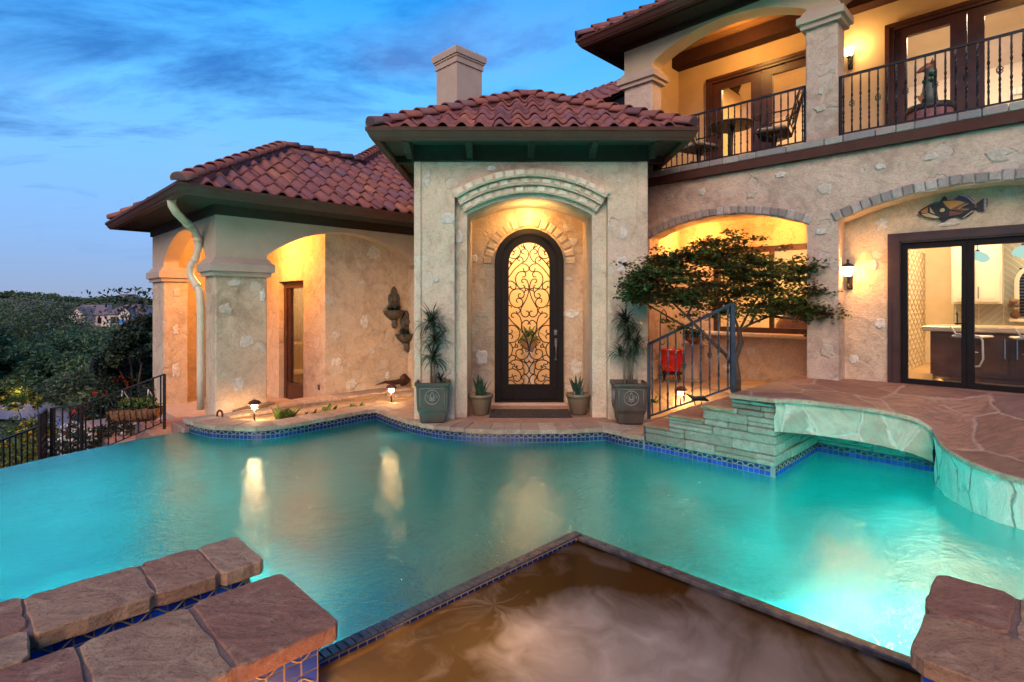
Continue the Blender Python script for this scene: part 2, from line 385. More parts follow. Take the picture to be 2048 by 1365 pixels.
def tile_plane(mb, fr, s0, s1, j0, j1, Lr, z0, slope, clips=(), w=.235, A=.060, r_extra=0):
    bm = bmesh.new(); lay = bm.faces.layers.float.new('var'); K = 8
    n = int(math.ceil((s1 - s0) / w)) + 1; i0 = int(math.floor(s0 / w))
    for i in range(i0, i0 + n + 1):
        for j in range(j0, j1):
            var = min(1, max(0, random.gauss(.5, .28))); dz = random.uniform(-.008, .010); rr = random.uniform(-.022, .022); sk = random.uniform(-.012, .012)
            ra, rb = j * Lr + rr, (j + 1) * Lr + .035; rows = []
            for r, up in ((ra, .036), (rb, 0)):
                row = []
                for k in range(K + 1):
                    x = k / K
                    h = A * math.sin(math.pi * x / .64) if x < .64 else -A * .38 * math.sin(math.pi * (x - .64) / .36)
                    row.append(((i + x) * w + sk * up * 25, r, z0 + slope * r + h + up + dz))
                rows.append(row)
            lip = [(x, y + .004, z - .022) for x, y, z in rows[0]]
            vs = [[bm.verts.new(p) for p in row] for row in (lip, rows[0], rows[1])]
            for q, sm in ((0, False), (1, True)):
                for k in range(K):
                    f = bm.faces.new((vs[q][k], vs[q][k + 1], vs[q + 1][k + 1], vs[q + 1][k])); f[lay] = var; f.smooth = sm
    for (px, py, nx, ny) in list(clips) + [(s0, 0, 1, 0), (s1, 0, -1, 0)]:
        bmesh.ops.bisect_plane(bm, geom=bm.verts[:] + bm.edges[:] + bm.faces[:], plane_co=(px, py, 0), plane_no=(-nx, -ny, 0), clear_outer=True)
    bm.verts.index_update(); o = len(mb.v)
    for v in bm.verts: mb.v.append(fr(*v.co))
    for f in bm.faces: mb.f.append(tuple(o + v.index for v in f.verts)); mb.c.append(f[lay]); mb.sm.append(f.smooth)
    bm.free()
def caps(mb, p0, p1, r=.105, L=.27):
    p0, p1 = Vector(p0), Vector(p1); d = p1 - p0; n = max(1, round(d.length / L)); d.normalize()
    side = Vector((d.y, -d.x, 0)).normalized(); up = side.cross(d).normalized()
    if up.z < 0: up = -up
    l = (p1 - p0).length / n; mb.col = .1; mb.tube([p0 + d * .04 - up * r * .55, p1 - up * r * .55], r * .92, 8)
    for i in range(n):
        mb.col = min(1, max(0, random.gauss(.55, .28))); rings = []; wob = side * random.uniform(-.008, .008)
        for t, rr, lf in ((-.02, r, .045), (l + .03, r * .86, .012)):
            c = p0 + d * (i * l + t) + up * lf + wob
            for ri in (rr, rr - .016):
                rings.append([mb.P(*(c + side * ri * math.cos(a) + up * ri * math.sin(a) * .85)) for a in [math.radians(-14 + 208 * k / 10) for k in range(11)]])
        a, ai, b, bi = rings
        for k in range(10):
            mb.F([a[k], a[k + 1], b[k + 1], b[k]], True); mb.F([a[k], ai[k], ai[k + 1], a[k + 1]], False); mb.F([ai[k], bi[k], bi[k + 1], ai[k + 1]], True)
        mb.F([a[0], b[0], bi[0], ai[0]]); mb.F([a[10], ai[10], bi[10], b[10]])
        if i == 0: mb.col = .0; mb.F(ai)
GUT = [(-.03, -.125), (.05, -.125), (.058, -.108), (.07, -.10), (.098, -.045), (.112, -.038), (.112, 0), (.098, 0), (.09, -.02), (-.03, -.02)]

house = thing('house', 'large two storey stucco house with clay tile roofs around the pool', 'house')
whitestone = NM('limestone_blocks'); c = whitestone.ramp(whitestone.attr(), [(0, (.60, .45, .31)), (.5, (.74, .58, .42)), (1, (.84, .70, .53))])
c = whitestone.mix(whitestone.ramp(whitestone.noise(18, 7, .7), [(.42, 0.), (.7, .5)]), c, (.42, .35, .26)); whitestone.pbr(c, .85, 0, whitestone.bump(whitestone.noise(26, 7, .7), .7, .02), .25); M['whitestone'] = whitestone.m
ds = NM('tan_arch_stone'); c = ds.mix(ds.ramp(ds.noise(16, 7, .7), [(.4, 0.), (.7, .7)]), ds.ramp(ds.attr(), [(0, (.44, .32, .21)), (1, (.58, .46, .33))]), (.38, .26, .17)); ds.pbr(c, .85, 0, ds.bump(ds.noise(20, 7, .7), .8, .02), .2); M['doorstone'] = ds.m
gs = NM('grey_arch_stone'); c = gs.ramp(gs.attr(), [(0, (.26, .21, .18)), (.5, (.38, .31, .27)), (1, (.52, .44, .38))])
c = gs.mix(gs.ramp(gs.noise(16, 8, .75), [(.4, 0.), (.68, .6)]), c, (.20, .16, .14)); gs.pbr(c, .85, 0, gs.bump(gs.noise(24, 7, .7), .8, .02), .25); M['greystone'] = gs.m

# ---------------- left wing (x = u, y = v)
boxes('pier', frL, [(2.42, 3.114, 8.2, 8.66, -.6, 1.92), (2.42, 2.80, 11.0, 11.8, -1.6, 1.92), (5.71, 6.4, 8.2, 8.43, -.3, 2.2)], M['stucco'], house, bev=.02)
W_ = MB(frL); W_.box(4.13, 6.4, 8.44, 8.80, -.4, 2.74)    # recessed fountain wall
W_.box(4.13, 4.36, 8.80, 9.25, -.4, 2.74); W_.box(4.13, 4.36, 10.3, 11.8, -.4, 2.74); W_.box(4.13, 4.36, 9.25, 10.3, 1.90, 2.74)
W_.box(2.80, 4.13, 11.56, 11.8, -.4, 2.74)
build('wall', W_, M['stucco'], house)
A_ = MB(frL); arch_wall(A_, 2.42, 6.4, 2.12, 2.76, 8.2, 8.44, 3.114, 5.71, 2.12, 2.2, 2.645, 28)
build('arched_wall', A_, M['smooth'], house)
A_ = MB(lambda x, y, z: frL(y, -x, z)); arch_wall(A_, -11.8, -8.445, 2.12, 2.76, 2.42, 2.66, -11.0, -8.66, 2.12, 2.22, 2.655, 28)
build('arched_wall', A_, M['smooth'], house)
for (a, b, cc_, d) in ((2.42, 3.114, 8.2, 8.66), (2.42, 2.80, 11.0, 11.8)):
    T_ = MB(frL); T_.sweep([(a, d), (a, cc_), (b, cc_), (b, d)], [(-.1, 1.88), (.045, 1.88), (.045, 1.935), (.085, 1.945), (.085, 2.05), (.05, 2.075), (.02, 2.13), (-.1, 2.13)], closed=True)
    build('column_cap', T_, M['cap'], house)
F_ = MB(frL); F_.box(2.66, 4.13, 8.44, 11.8, 2.76, 2.80); F_.box(2.5, 6.4, 8.45, 11.8, 2.80, 2.83); build('porch_ceiling', F_, M['smooth_gold'], house)
F_ = MB(frL); F_.sweep([(6.2, 11.8), (2.42, 11.8), (2.42, 8.2), (6.2, 8.2)], [(-.02, 2.72), (.03, 2.72), (.03, 2.86), (.515, 2.90), (.515, 2.925), (-.02, 2.925)]); build('soffit', F_, M['brown_wood'], house)
G_ = MB(frL); G_.sweep([(5.9, 11.8 + .51), (1.91, 12.31), (1.91, 7.69), (6.25, 7.69)], [(x - .0, z + 2.985) for x, z in GUT]); build('gutter', G_, M['brown'], house)
T_ = MB(); sl = .6; Lr = 2.157 / 7
tile_plane(T_, lambda s, r, z: frL(s, r + 7.685, z), 1.905, 8.6, 0, 7, Lr, 2.97, sl, [(1.905, 0, 1, -1)])
tile_plane(T_, lambda s, r, z: frL(s, r + 7.685, z), 5.5, 9.5, 7, 16, Lr, 2.97, sl, [(5.535, 2.157, 1, -1)])
tile_plane(T_, lambda s, r, z: frL(1.905 + r, s, z), 7.685, 12.0, 0, 7, Lr, 2.97, sl, [(7.685, 0, 1, -1), (12.0, 0, -1, -1)])
tile_plane(T_, lambda s, r, z: frL(s, 12.0 - r, z), 1.905, 5.7, 0, 7, Lr, 2.97, sl, [(1.905, 0, 1, -1)])
tile_plane(T_, lambda s, r, z: frL(3.378 + r, s, z), 9.84, 15, 6, 16, Lr, 2.97, sl, [(7.685, 0, 1, -1)])
build('roof', T_, M['tile'], house)
U_ = MB(frL); zz = lambda r: 2.94 + sl * r
U_.F([U_.P(1.92, 7.70, 2.94), U_.P(8.6, 7.70, 2.94), U_.P(8.6, 9.84, zz(2.157)), U_.P(4.06, 9.84, zz(2.157))])
U_.F([U_.P(5.535, 9.84, zz(2.157)), U_.P(9.5, 9.84, zz(2.157)), U_.P(9.5, 12.4, zz(4.7)), U_.P(8.1, 12.4, zz(4.7))])
U_.F([U_.P(1.92, 7.70, 2.94), U_.P(4.06, 9.84, zz(2.157)), U_.P(1.92, 11.98, 2.94)])
U_.F([U_.P(1.92, 11.98, 2.94), U_.P(4.06, 9.84, zz(2.157)), U_.P(5.535, 9.84, zz(2.157)), U_.P(5.535, 11.98, 2.94)])
build('roof_deck', U_, M['brown_wood'], house)
R_ = MB()
caps(R_, frL(1.86, 7.64, 2.99), frL(4.06, 9.84, 4.33)); caps(R_, frL(1.86, 12.05, 2.99), frL(4.06, 9.84, 4.33)); caps(R_, frL(5.6, 9.84, 4.31), frL(4.0, 9.84, 4.31))
caps(R_, frL(5.50, 9.81, 4.32), frL(8.3, 12.61, 6.0))
build('ridge_tile', R_, M['tile'], house)
# downspout
D_ = MB(); pts = [frL(1.92, 8.33, 2.90), frL(1.93, 8.33, 2.80), frL(1.99, 8.38, 2.72), frL(2.15, 8.55, 2.62), frL(2.28, 8.68, 2.55), frL(2.355, 8.75, 2.44), frL(2.36, 8.75, 2.28),
    frL(2.34, 8.78, 2.15), frL(2.28, 8.84, 2.03), frL(2.28, 8.84, 1.90), frL(2.33, 8.74, 1.76), frL(2.355, 8.665, 1.66), frL(2.36, 8.65, 1.5), frL(2.36, 8.65, .5), frL(2.36, 8.65, -.02)]
D_.tube(pts, .052, 10); 
for i in (0, 3, 5, 7, 10): D_.tube([Vector(pts[i]) * .995 + Vector(pts[i + 1]) * .005, Vector(pts[i]) * .6 + Vector(pts[i + 1]) * .4], .058, 10)
build('downspout', D_, M['cream'], house)
# porch floor, inside door (in the wall facing -u)
F_ = MB(frL); F_.box(2.3, 4.4, 8.45, 12.2, -.5, -.28); build('porch_floor', F_, M['cap'], house)
dr = MB(frL); dr.box(4.22, 4.34, 9.25, 9.37, -.28, 1.90); dr.box(4.22, 4.34, 10.18, 10.3, -.28, 1.90); dr.box(4.22, 4.34, 9.37, 10.18, 1.78, 1.90); dr.box(4.23, 4.33, 9.37, 10.18, -.28, .02)
for v0, v1 in ((9.37, 9.47), (10.08, 10.18)): dr.box(4.25, 4.31, v0, v1, .02, 1.78)
door = build('door', dr, M['door_wood'], house)
g_ = MB(frL); g_.box(4.275, 4.285, 9.47, 10.08, .02, 1.78); build('pane', g_, M['glass'], door)
# room behind it
Rm = MB(frL); Rm.box(4.45, 7.0, 8.80, 8.84, -.3, 2.7); Rm.box(4.45, 7.0, 11.8, 11.84, -.3, 2.7); Rm.box(6.9, 7.0, 8.8, 11.84, -.3, 2.7); Rm.box(4.45, 7, 8.8, 11.84, 2.66, 2.7); build('room_wall', Rm, M['int_wall'], house)
Rm = MB(frL); Rm.box(4.45, 7.0, 8.8, 11.84, -.34, -.29); build('room_floor', Rm, M['int_floor'], house)
cb = MB(frL)
for i in range(14): cb.tube([frI(0, 0, 0), frI(0, 0, 0)] if 0 else [(4.5 + i * .06, 11.68 + .03 * math.sin(i * 2.2), -.2), (4.5 + i * .06, 11.68 + .03 * math.sin(i * 2.2), 2.5)], .04, 6)
build('curtain', cb, M['int_wall'], house)

# ---------------- entry tower
X0, X1, Y0, Y1 = -1.255, 1.745, 7.06, 10.06
Tn = MB(); arch_wall(Tn, X0, X1, -.1, 3.34, 7.06, 7.17, -.745, 1.24, -.1, 2.87, 3.06, 28)
build('tower_wall', Tn, M['stucco_pale'], house)
Tn = MB(); arch_wall(Tn, X0 + .01, X1 - .01, -.1, 3.33, 7.172, 7.9, -.593, 1.056, -.1, 2.66, 2.885, 28, wob=.004); build('tower_wall', Tn, M['stucco_pale'], house)
boxes('tower_wall', frI, [(X0, X0 + .2, 7.9, Y1, -.4, 3.34), (X1 - .2, X1, 7.9, Y1, -.4, 3.34), (X0 + .2, X1 - .2, Y1 - .1, Y1, -.4, 3.34)], M['stucco_pale'], house)
Tn = MB(); arch_wall(Tn, X0 + .2, X1 - .2, -.1, 3.2, 8.2, 8.36, -.256, .767, .02, 2.10, 2.61, 28, wob=.003)
Tn.box(-.63, -.593 - .01, 7.9, 8.2, -.1, 3.2); Tn.box(1.066, 1.10, 7.9, 8.2, -.1, 3.2)
build('niche_wall', Tn, M['stucco'], house)
Tn = MB(); Tn.box(-.7, 1.2, 7.9, 8.2, 3.0, 3.05); build('niche_ceiling', Tn, M['smooth_gold'], house)
# pilaster strip on the outer edges
boxes('corner_band', frI, [(X0 - .012, X0 + .085, 7.035, 7.2, -.1, 3.34), (X1 - .13, X1 + .012, 7.035, 7.2, -.1, 3.34)], M['stucco_pale'], house, bev=.02)
# three stepped rings of limestone over the niche
aE = R(32.4)
Bk = MB()
for r0, r1, y in ((1.605, 1.705, 7.105), (1.70, 1.80, 7.055), (1.795, 1.895, 7.0)):
    P = [(.243 + r0 * math.sin(-aE + 2 * aE * i / 28), 1.336 + r0 * math.cos(-aE + 2 * aE * i / 28)) for i in range(29)]
    Q = [(.243 + r1 * math.sin(-aE + 2 * aE * i / 28), 1.336 + r1 * math.cos(-aE + 2 * aE * i / 28)) for i in range(29)]
    for i in range(28):
        Bk.quad((P[i][0], y, P[i][1]), (P[i + 1][0], y, P[i + 1][1]), (Q[i + 1][0], y, Q[i + 1][1]), (Q[i][0], y, Q[i][1]))
        Bk.quad((P[i][0], y, P[i][1]), (P[i][0], 7.2, P[i][1]), (P[i + 1][0], 7.2, P[i + 1][1]), (P[i + 1][0], y, P[i + 1][1]))
        Bk.quad((Q[i][0], y, Q[i][1]), (Q[i + 1][0], y, Q[i + 1][1]), (Q[i + 1][0], 7.1, Q[i + 1][1]), (Q[i][0], 7.1, Q[i][1]))
    for e in (0, 28): Bk.quad((P[e][0], y, P[e][1]), (Q[e][0], y, Q[e][1]), (Q[e][0], 7.15, Q[e][1]), (P[e][0], 7.15, P[e][1]))
ring = build('arch_ring', Bk, M['stucco_pale'], house)
for k, (r0, r1, y, n) in enumerate(((1.608, 1.70, 7.092, 13), (1.712, 1.795, 7.042, 14), (1.805, 1.89, 6.985, 15))):
    V_ = MB(); voussoirs(V_, .243, 1.336, r0, r1, -aE + .01, aE - .01, n, y, y + .04, .26); build('arch_stones', V_, M['whitestone'], ring)
V_ = MB(); voussoirs(V_, .256, 2.10, .545, .70, R(-92), R(92), 17, 8.182, 8.21, .24, .010); build('arch_stones', V_, M['doorstone'], house)
# frieze, brackets, soffit, gutter
tp = [(X0, Y1), (X0, Y0), (X1, Y0), (X1, Y1)]
F_ = MB(); F_.sweep(tp, [(-.03, 3.33), (.035, 3.33), (.035, 3.345), (.02, 3.35), (.02, 3.54), (.45, 3.54), (.45, 3.56), (-.03, 3.56)], closed=True)
F_.sweep(tp, [(.36, 3.50), (.40, 3.50), (.40, 3.54), (.36, 3.54)], closed=True)
build('frieze', F_, M['brown_wood'], house)
for bx in (-1.31, -.54, .245, 1.03, 1.80):
    B_ = MB(); prof = [(7.045, 3.36), (7.045, 3.535), (6.66, 3.535), (6.66, 3.47), (6.80, 3.45), (6.92, 3.40), (6.96, 3.36)]
    a = [B_.P(bx - .04, y, z) for y, z in prof]; b = [B_.P(bx + .04, y, z) for y, z in prof]
    B_.F(a); B_.F(b[::-1])
    for i in range(7): B_.F([a[i], b[i], b[(i + 1) % 7], a[(i + 1) % 7]])
    build('bracket', B_, M['brown_wood'], house)
for sgn, xx in ((-1, X0), (1, X1)):
    for by in (7.6, 8.6, 9.6):
        B_ = MB(); B_.box(min(xx, xx + sgn * .36), max(xx, xx + sgn * .36), by - .04, by + .04, 3.44, 3.535, bev=.01); build('bracket', B_, M['brown_wood'], house)
G_ = MB(); G_.sweep([(X0 - .4, Y1 + .4), (X0 - .4, Y0 - .4), (X1 + .4, Y0 - .4), (X1 + .4, Y1 + .4)], [(x, z * 1.12 + 3.62) for x, z in GUT], closed=True); build('gutter', G_, M['brown'], house)
T_ = MB(); tw = 1.5 + .42; Lt = tw / 7; ex0, ex1, ey0, ey1 = X0 - .42, X1 + .42, Y0 - .42, Y1 + .42; zt = 3.62
for fr_, s0 in ((lambda s, r, z: (s, ey0 + r, z), ex0), (lambda s, r, z: (ex1 - r, s, z), ey0), (lambda s, r, z: (ex0 + r, s, z), ey0), (lambda s, r, z: (s, ey1 - r, z), ex0)):
    tile_plane(T_, fr_, s0, s0 + 2 * tw, 0, 7, Lt, zt, .57, [(s0, 0, 1, -1), (s0 + 2 * tw, 0, -1, -1)], w=.232, A=.062)
build('roof', T_, M['tile'], house)
ap = (.245, 8.56, zt + .57 * tw - .02); U_ = MB()
cs = [(ex0 + .02, ey0 + .02, zt - .035), (ex1 - .02, ey0 + .02, zt - .035), (ex1 - .02, ey1 - .02, zt - .035), (ex0 + .02, ey1 - .02, zt - .035)]
for i in range(4): U_.F([U_.P(*cs[i]), U_.P(*cs[(i + 1) % 4]), U_.P(ap[0], ap[1], ap[2] - .02)])
build('roof_deck', U_, M['brown_wood'], house)
R_ = MB()
for c_ in cs: caps(R_, (c_[0] * 1.0 + (.0 - .03 if c_[0] < 0 else .03), c_[1] + (-.03 if c_[1] < 8 else .03), c_[2] + .05), (ap[0], ap[1], ap[2] + .05), .11, .255)
build('ridge_tile', R_, M['tile'], house)
# entry door
fm = MB(); dc, dcz = .256, 2.10
def arch_band(mb, cx, hw0, hw1, z0, zc, y0, y1, n=28):
    def outl(h): return [(cx - h, z0)] + [(cx - h * math.cos(math.pi * i / n), zc + h * math.sin(math.pi * i / n)) for i in range(n + 1)] + [(cx + h, z0)]
    A, B = outl(hw0), outl(hw1)
    for i in range(len(A) - 1):
        mb.quad((A[i][0], y0, A[i][1]), (A[i + 1][0], y0, A[i + 1][1]), (B[i + 1][0], y0, B[i + 1][1]), (B[i][0], y0, B[i][1]))
        mb.quad((A[i][0], y1, A[i][1]), (A[i + 1][0], y1, A[i + 1][1]), (B[i + 1][0], y1, B[i + 1][1]), (B[i][0], y1, B[i][1]))
        mb.quad((A[i][0], y0, A[i][1]), (A[i][0], y1, A[i][1]), (A[i + 1][0], y1, A[i + 1][1]), (A[i + 1][0], y0, A[i + 1][1]))
        mb.quad((B[i][0], y0, B[i][1]), (B[i + 1][0], y0, B[i + 1][1]), (B[i + 1][0], y1, B[i + 1][1]), (B[i][0], y1, B[i][1]))
arch_band(fm, dc, .42, .515, .02, dcz, 8.14, 8.30); arch_band(fm, dc, .44, .50, .02, dcz, 8.125, 8.142)
fm.box(dc - .515, dc + .515, 8.12, 8.34, -.02, .055)
dfr = build('door_frame', fm, M['black_metal'], house)
lf = MB(); arch_band(lf, dc, .322, .422, .272, dcz, 8.18, 8.26); arch_band(lf, dc, .305, .335, .287, dcz, 8.168, 8.182); lf.box(dc - .42, dc + .42, 8.18, 8.26, .06, .27); lf.box(dc - .33, dc + .33, 8.168, 8.182, .255, .285)
entry = build('door', lf, M['black_metal'], house)
g_ = MB(); po = [(dc - .322, .27)] + [(dc - .322 * math.cos(math.pi * i / 20), dcz + .322 * math.sin(math.pi * i / 20)) for i in range(21)] + [(dc + .322, .27)]
g_.slabxz(po, 8.235, 8.24); build('pane', g_, M['glass'], entry)
h_ = MB(); h_.box(.63, .685, 8.155, 8.182, 1.02, 1.10, bev=.006); h_.box(.635, .68, 8.155, 8.182, .85, .97, bev=.006); h_.tube([(.655, 8.17, .93), (.655, 8.10, .91), (.655, 8.085, .82), (.655, 8.10, .70), (.655, 8.17, .68)], .012, 8); h_.box(.64, .672, 8.155, 8.182, .64, .71, bev=.005)
h_.ball((.657, 8.15, 1.06), .018)
build('handle', h_, simple('pewter_handle', (.22, .2, .2), .35, .9, bump=.02), entry)
# scrolled grille, traced as half and mirrored. coordinates: px of a 843-wide drawing, centre 420, 8.03 px per photo px
def spl(pts, n=5):
    out = []; P = [pts[0]] + list(pts) + [pts[-1]]
    for i in range(1, len(P) - 2):
        p0, p1, p2, p3 = map(np.array, P[i - 1:i + 3])
        for t in np.linspace(0, 1, n, endpoint=False): out.append(.5 * ((2 * p1) + (-p0 + p2) * t + (2 * p0 - 5 * p1 + 4 * p2 - p3) * t * t + (-p0 + 3 * p1 - 3 * p2 + p3) * t ** 3))
    out.append(np.array(P[-1], float)); return out
top = [
 [(345, 265), (310, 262), (293, 230), (310, 200), (350, 188), (390, 210), (410, 260), (400, 320), (360, 380), (280, 430), (180, 520), (80, 660)],
 [(275, 380), (240, 365), (235, 335), (265, 315), (300, 325), (322, 365), (315, 400)],
 [(80, 540), (110, 470), (170, 390), (235, 325), (275, 260), (270, 190), (235, 140)],
 [(105, 320), (160, 342), (220, 330), (265, 285)],
 [(145, 280), (172, 275), (180, 245), (160, 225), (185, 222), (210, 208)],
 [(290, 120), (300, 150), (330, 160), (355, 185)], [(330, 105), (325, 135), (345, 150), (360, 190)],
 [(80, 410), (110, 415), (130, 440)], [(85, 390), (110, 385), (140, 420)],
 [(310, 428), (360, 432), (405, 470), (415, 510), (395, 540), (360, 552), (335, 535), (325, 495)],
 [(305, 638), (345, 635), (365, 605), (355, 565), (310, 548), (250, 565), (210, 620), (200, 690), (225, 770), (270, 820), (330, 815), (350, 790), (320, 768)],
 [(330, 735), (300, 715), (305, 680), (345, 670), (385, 695), (408, 760), (415, 830), (405, 900), (375, 990), (320, 1090), (288, 1150), (290, 1220), (320, 1265), (365, 1280), (405, 1260), (415, 1220), (395, 1188), (365, 1190)],
 [(80, 708), (130, 705), (185, 735), (208, 780), (195, 825), (160, 835), (130, 815), (120, 780)], [(85, 805), (110, 800), (125, 785)],
 [(235, 1052), (215, 1025), (225, 990), (260, 980), (300, 1000), (318, 1050), (300, 1100), (255, 1130), (190, 1125), (135, 1085), (103, 1010), (105, 930), (140, 865), (205, 832), (275, 835), (325, 870), (340, 920), (320, 965), (280, 978), (245, 955), (250, 915), (285, 905)],
 [(350, 815), (355, 850), (340, 890)], [(350, 815), (380, 825), (415, 835)], [(355, 855), (385, 850), (415, 838)],
 [(80, 1100), (120, 1100), (140, 1130)], [(210, 1185), (225, 1225), (262, 1205), (275, 1170), (250, 1135)],
]
# lower half, y offset 1124 (140 photo px * 8.03)
low = [
 [(175, 165), (140, 155), (132, 120), (165, 92), (215, 100), (265, 145), (290, 210), (298, 280), (295, 360)],
 [(395, 280), (415, 250), (395, 215), (355, 215), (315, 245), (298, 300), (320, 400), (370, 500), (405, 600), (418, 690)],
 [(80, 150), (150, 240), (240, 320), (300, 390), (350, 450)],
 [(80, 305), (140, 290), (205, 310), (255, 370), (268, 440), (240, 510), (180, 560), (80, 570)],
 [(130, 365), (150, 385), (130, 415), (90, 425), (80, 430)], [(80, 430), (130, 440), (155, 470), (135, 508)],
 [(415, 430), (400, 395), (365, 392), (345, 425), (352, 455)],
 [(285, 575), (250, 570), (248, 535), (290, 512), (345, 530), (390, 580), (412, 660), (415, 740), (380, 810), (310, 840), (240, 820), (205, 760), (215, 705), (260, 678), (305, 690), (322, 730), (285, 758)],
 [(300, 680), (318, 640), (305, 608), (270, 608)], [(410, 695), (375, 718), (352, 690)],
 [(100, 570), (140, 620), (150, 690), (125, 770), (85, 820)], [(155, 660), (190, 640), (235, 645), (230, 610), (205, 600), (205, 570)], [(190, 640), (195, 610), (210, 600)],
 [(85, 815), (130, 775), (175, 775), (200, 800), (190, 845)],
 [(85, 910), (150, 860), (230, 848), (290, 870), (320, 920), (310, 980), (265, 1003), (225, 985), (215, 940), (240, 960)],
 [(280, 850), (350, 890), (400, 950), (415, 1010), (395, 1060), (360, 1075), (335, 1055), (340, 1010), (320, 975)],
 [(345, 845), (355, 880), (390, 893), (415, 870), (420, 850)],
 [(120, 890), (140, 920), (180, 915), (185, 945), (155, 955), (150, 985)], [(190, 960), (215, 975)],
 [(85, 1010), (150, 990), (220, 1010), (275, 1060), (288, 1130), (260, 1180), (215, 1192), (175, 1165), (165, 1125), (190, 1102), (220, 1108)],
 [(145, 1075), (150, 1110), (120, 1132), (85, 1135)],
 [(85, 1180), (140, 1175), (190, 1220), (215, 1245)],
 [(330, 1165), (300, 1140), (310, 1100), (350, 1082), (395, 1110), (418, 1170), (400, 1235)], [(330, 1165), (330, 1210), (300, 1232), (290, 1232)],
]
gr_ = MB(); gr_.smooth = True
for L_, oy in ((top, 0), (low, 1124)):
    for pl in L_:
        q = spl([(x, y + oy) for x, y in pl], 4)
        for sg in (-1, 1):
            pts = []
            for x, y in q:
                ppx = sg * (420 - x) / 8.03; ppy = 475 + y / 8.03
                pts.append((dc + .003 + ppx / 1090 * 8.2, 8.21, 1.49 - (ppy - 608) / 1090 * 8.2))
            gr_.tube(pts, .0088, 5, cap=False)
build('scroll_grille', gr_, M['iron'], entry)
# hall
Hm = MB(); Hm.box(-.55, -.5, 8.36, 9.9, -.05, 3.1); Hm.box(1.1, 1.15, 8.36, 9.9, -.05, 3.1); Hm.box(-.55, 1.15, 9.85, 9.9, -.05, 3.1); Hm.box(-.55, 1.15, 8.36, 9.9, 3.05, 3.1); build('room_wall', Hm, M['int_wall'], house)
Hm = MB(); Hm.box(-.55, 1.15, 8.36, 9.9, -.1, -.05); build('room_floor', Hm, M['int_floor'], house)

# ---------------- right wing (x = -v, y = u)
Wn = MB(frR)
arch_wall(Wn, -4.75, -1.96, -.3, 3.22, 7.15, 7.41, -4.27, -2.13, -.3, 2.445, 2.67, 30, wob=.004)
arch_wall(Wn, -1.96, 3.6, -.3, 3.22, 7.15, 7.41, -1.79, .62, -.3, 2.45, 2.69, 30, wob=.004)
build('facade_wall', Wn, M['stucco_grey'], house)
def seg_vous(x0, x1, zs, za, n, mat):
    h = (x1 - x0) / 2; r = za - zs; Rr = (h * h + r * r) / (2 * r); a = math.asin(h / Rr)
    V_ = MB(frR); voussoirs(V_, (x0 + x1) / 2, za - Rr, Rr + .004, Rr + .125, -a * 1.03, a * 1.03, n, 7.125, 7.16, .08, .010, .012); build('arch_stones', V_, mat, house)
seg_vous(-4.27, -2.13, 2.445, 2.67, 23, M['greystone']); seg_vous(-1.79, .62, 2.45, 2.69, 26, M['greystone'])
# window recess
Wn = MB(frR); Wn.box(-4.75, -4.3, 7.41, 8.2, -.3, 2.8); Wn.box(-2.10, -1.85, 7.41, 8.2, -.3, 2.8)
Wn.box(-4.75, -3.78, 8.2, 8.36, -.3, 2.8); Wn.box(-3.78, -2.10, 8.2, 8.36, -.3, 1.06); Wn.box(-3.78, -2.10, 8.2, 8.36, 2.33, 2.8)
build('wall', Wn, M['stucco'], house)
Wn = MB(frR); Wn.box(-4.3, -2.10, 7.41, 8.2, 2.76, 2.8); Wn.box(-1.85, 1.2, 7.41, 7.5, 2.8, 2.84); build('recess_ceiling', Wn, M['smooth_gold'], house)
Wn = MB(frR); Wn.box(-3.86, -2.12, 8.09, 8.2, 1.0, 1.065, bev=.015); build('window_sill', Wn, M['whitestone'], house)
wf = MB(frR); wf.box(-3.78, -3.70, 8.215, 8.30, 1.06, 2.33); wf.box(-3.70, -2.10, 8.215, 8.30, 2.25, 2.33); wf.box(-3.70, -2.10, 8.215, 8.30, 1.06, 1.14); wf.box(-2.95, -2.90, 8.22, 8.29, 1.14, 2.25)
win = build('window', wf, M['door_wood'], house)
g_ = MB(frR); g_.box(-3.70, -2.10, 8.25, 8.255, 1.14, 2.25); build('pane', g_, M['glass'], win)
Rm = MB(frR); Rm.box(-4.7, -4.64, 8.36, 10.6, .3, 2.8); Rm.box(-2.06, -2.0, 8.36, 10.6, .3, 2.8); Rm.box(-4.7, -2.0, 10.5, 10.6, .3, 2.8); Rm.box(-4.7, -2.0, 8.36, 10.6, 2.74, 2.79); build('room_wall', Rm, M['int_wall'], house)
Rm = MB(frR); Rm.box(-4.7, -2.0, 8.36, 10.6, .28, .34); build('room_floor', Rm, M['int_floor'], house)
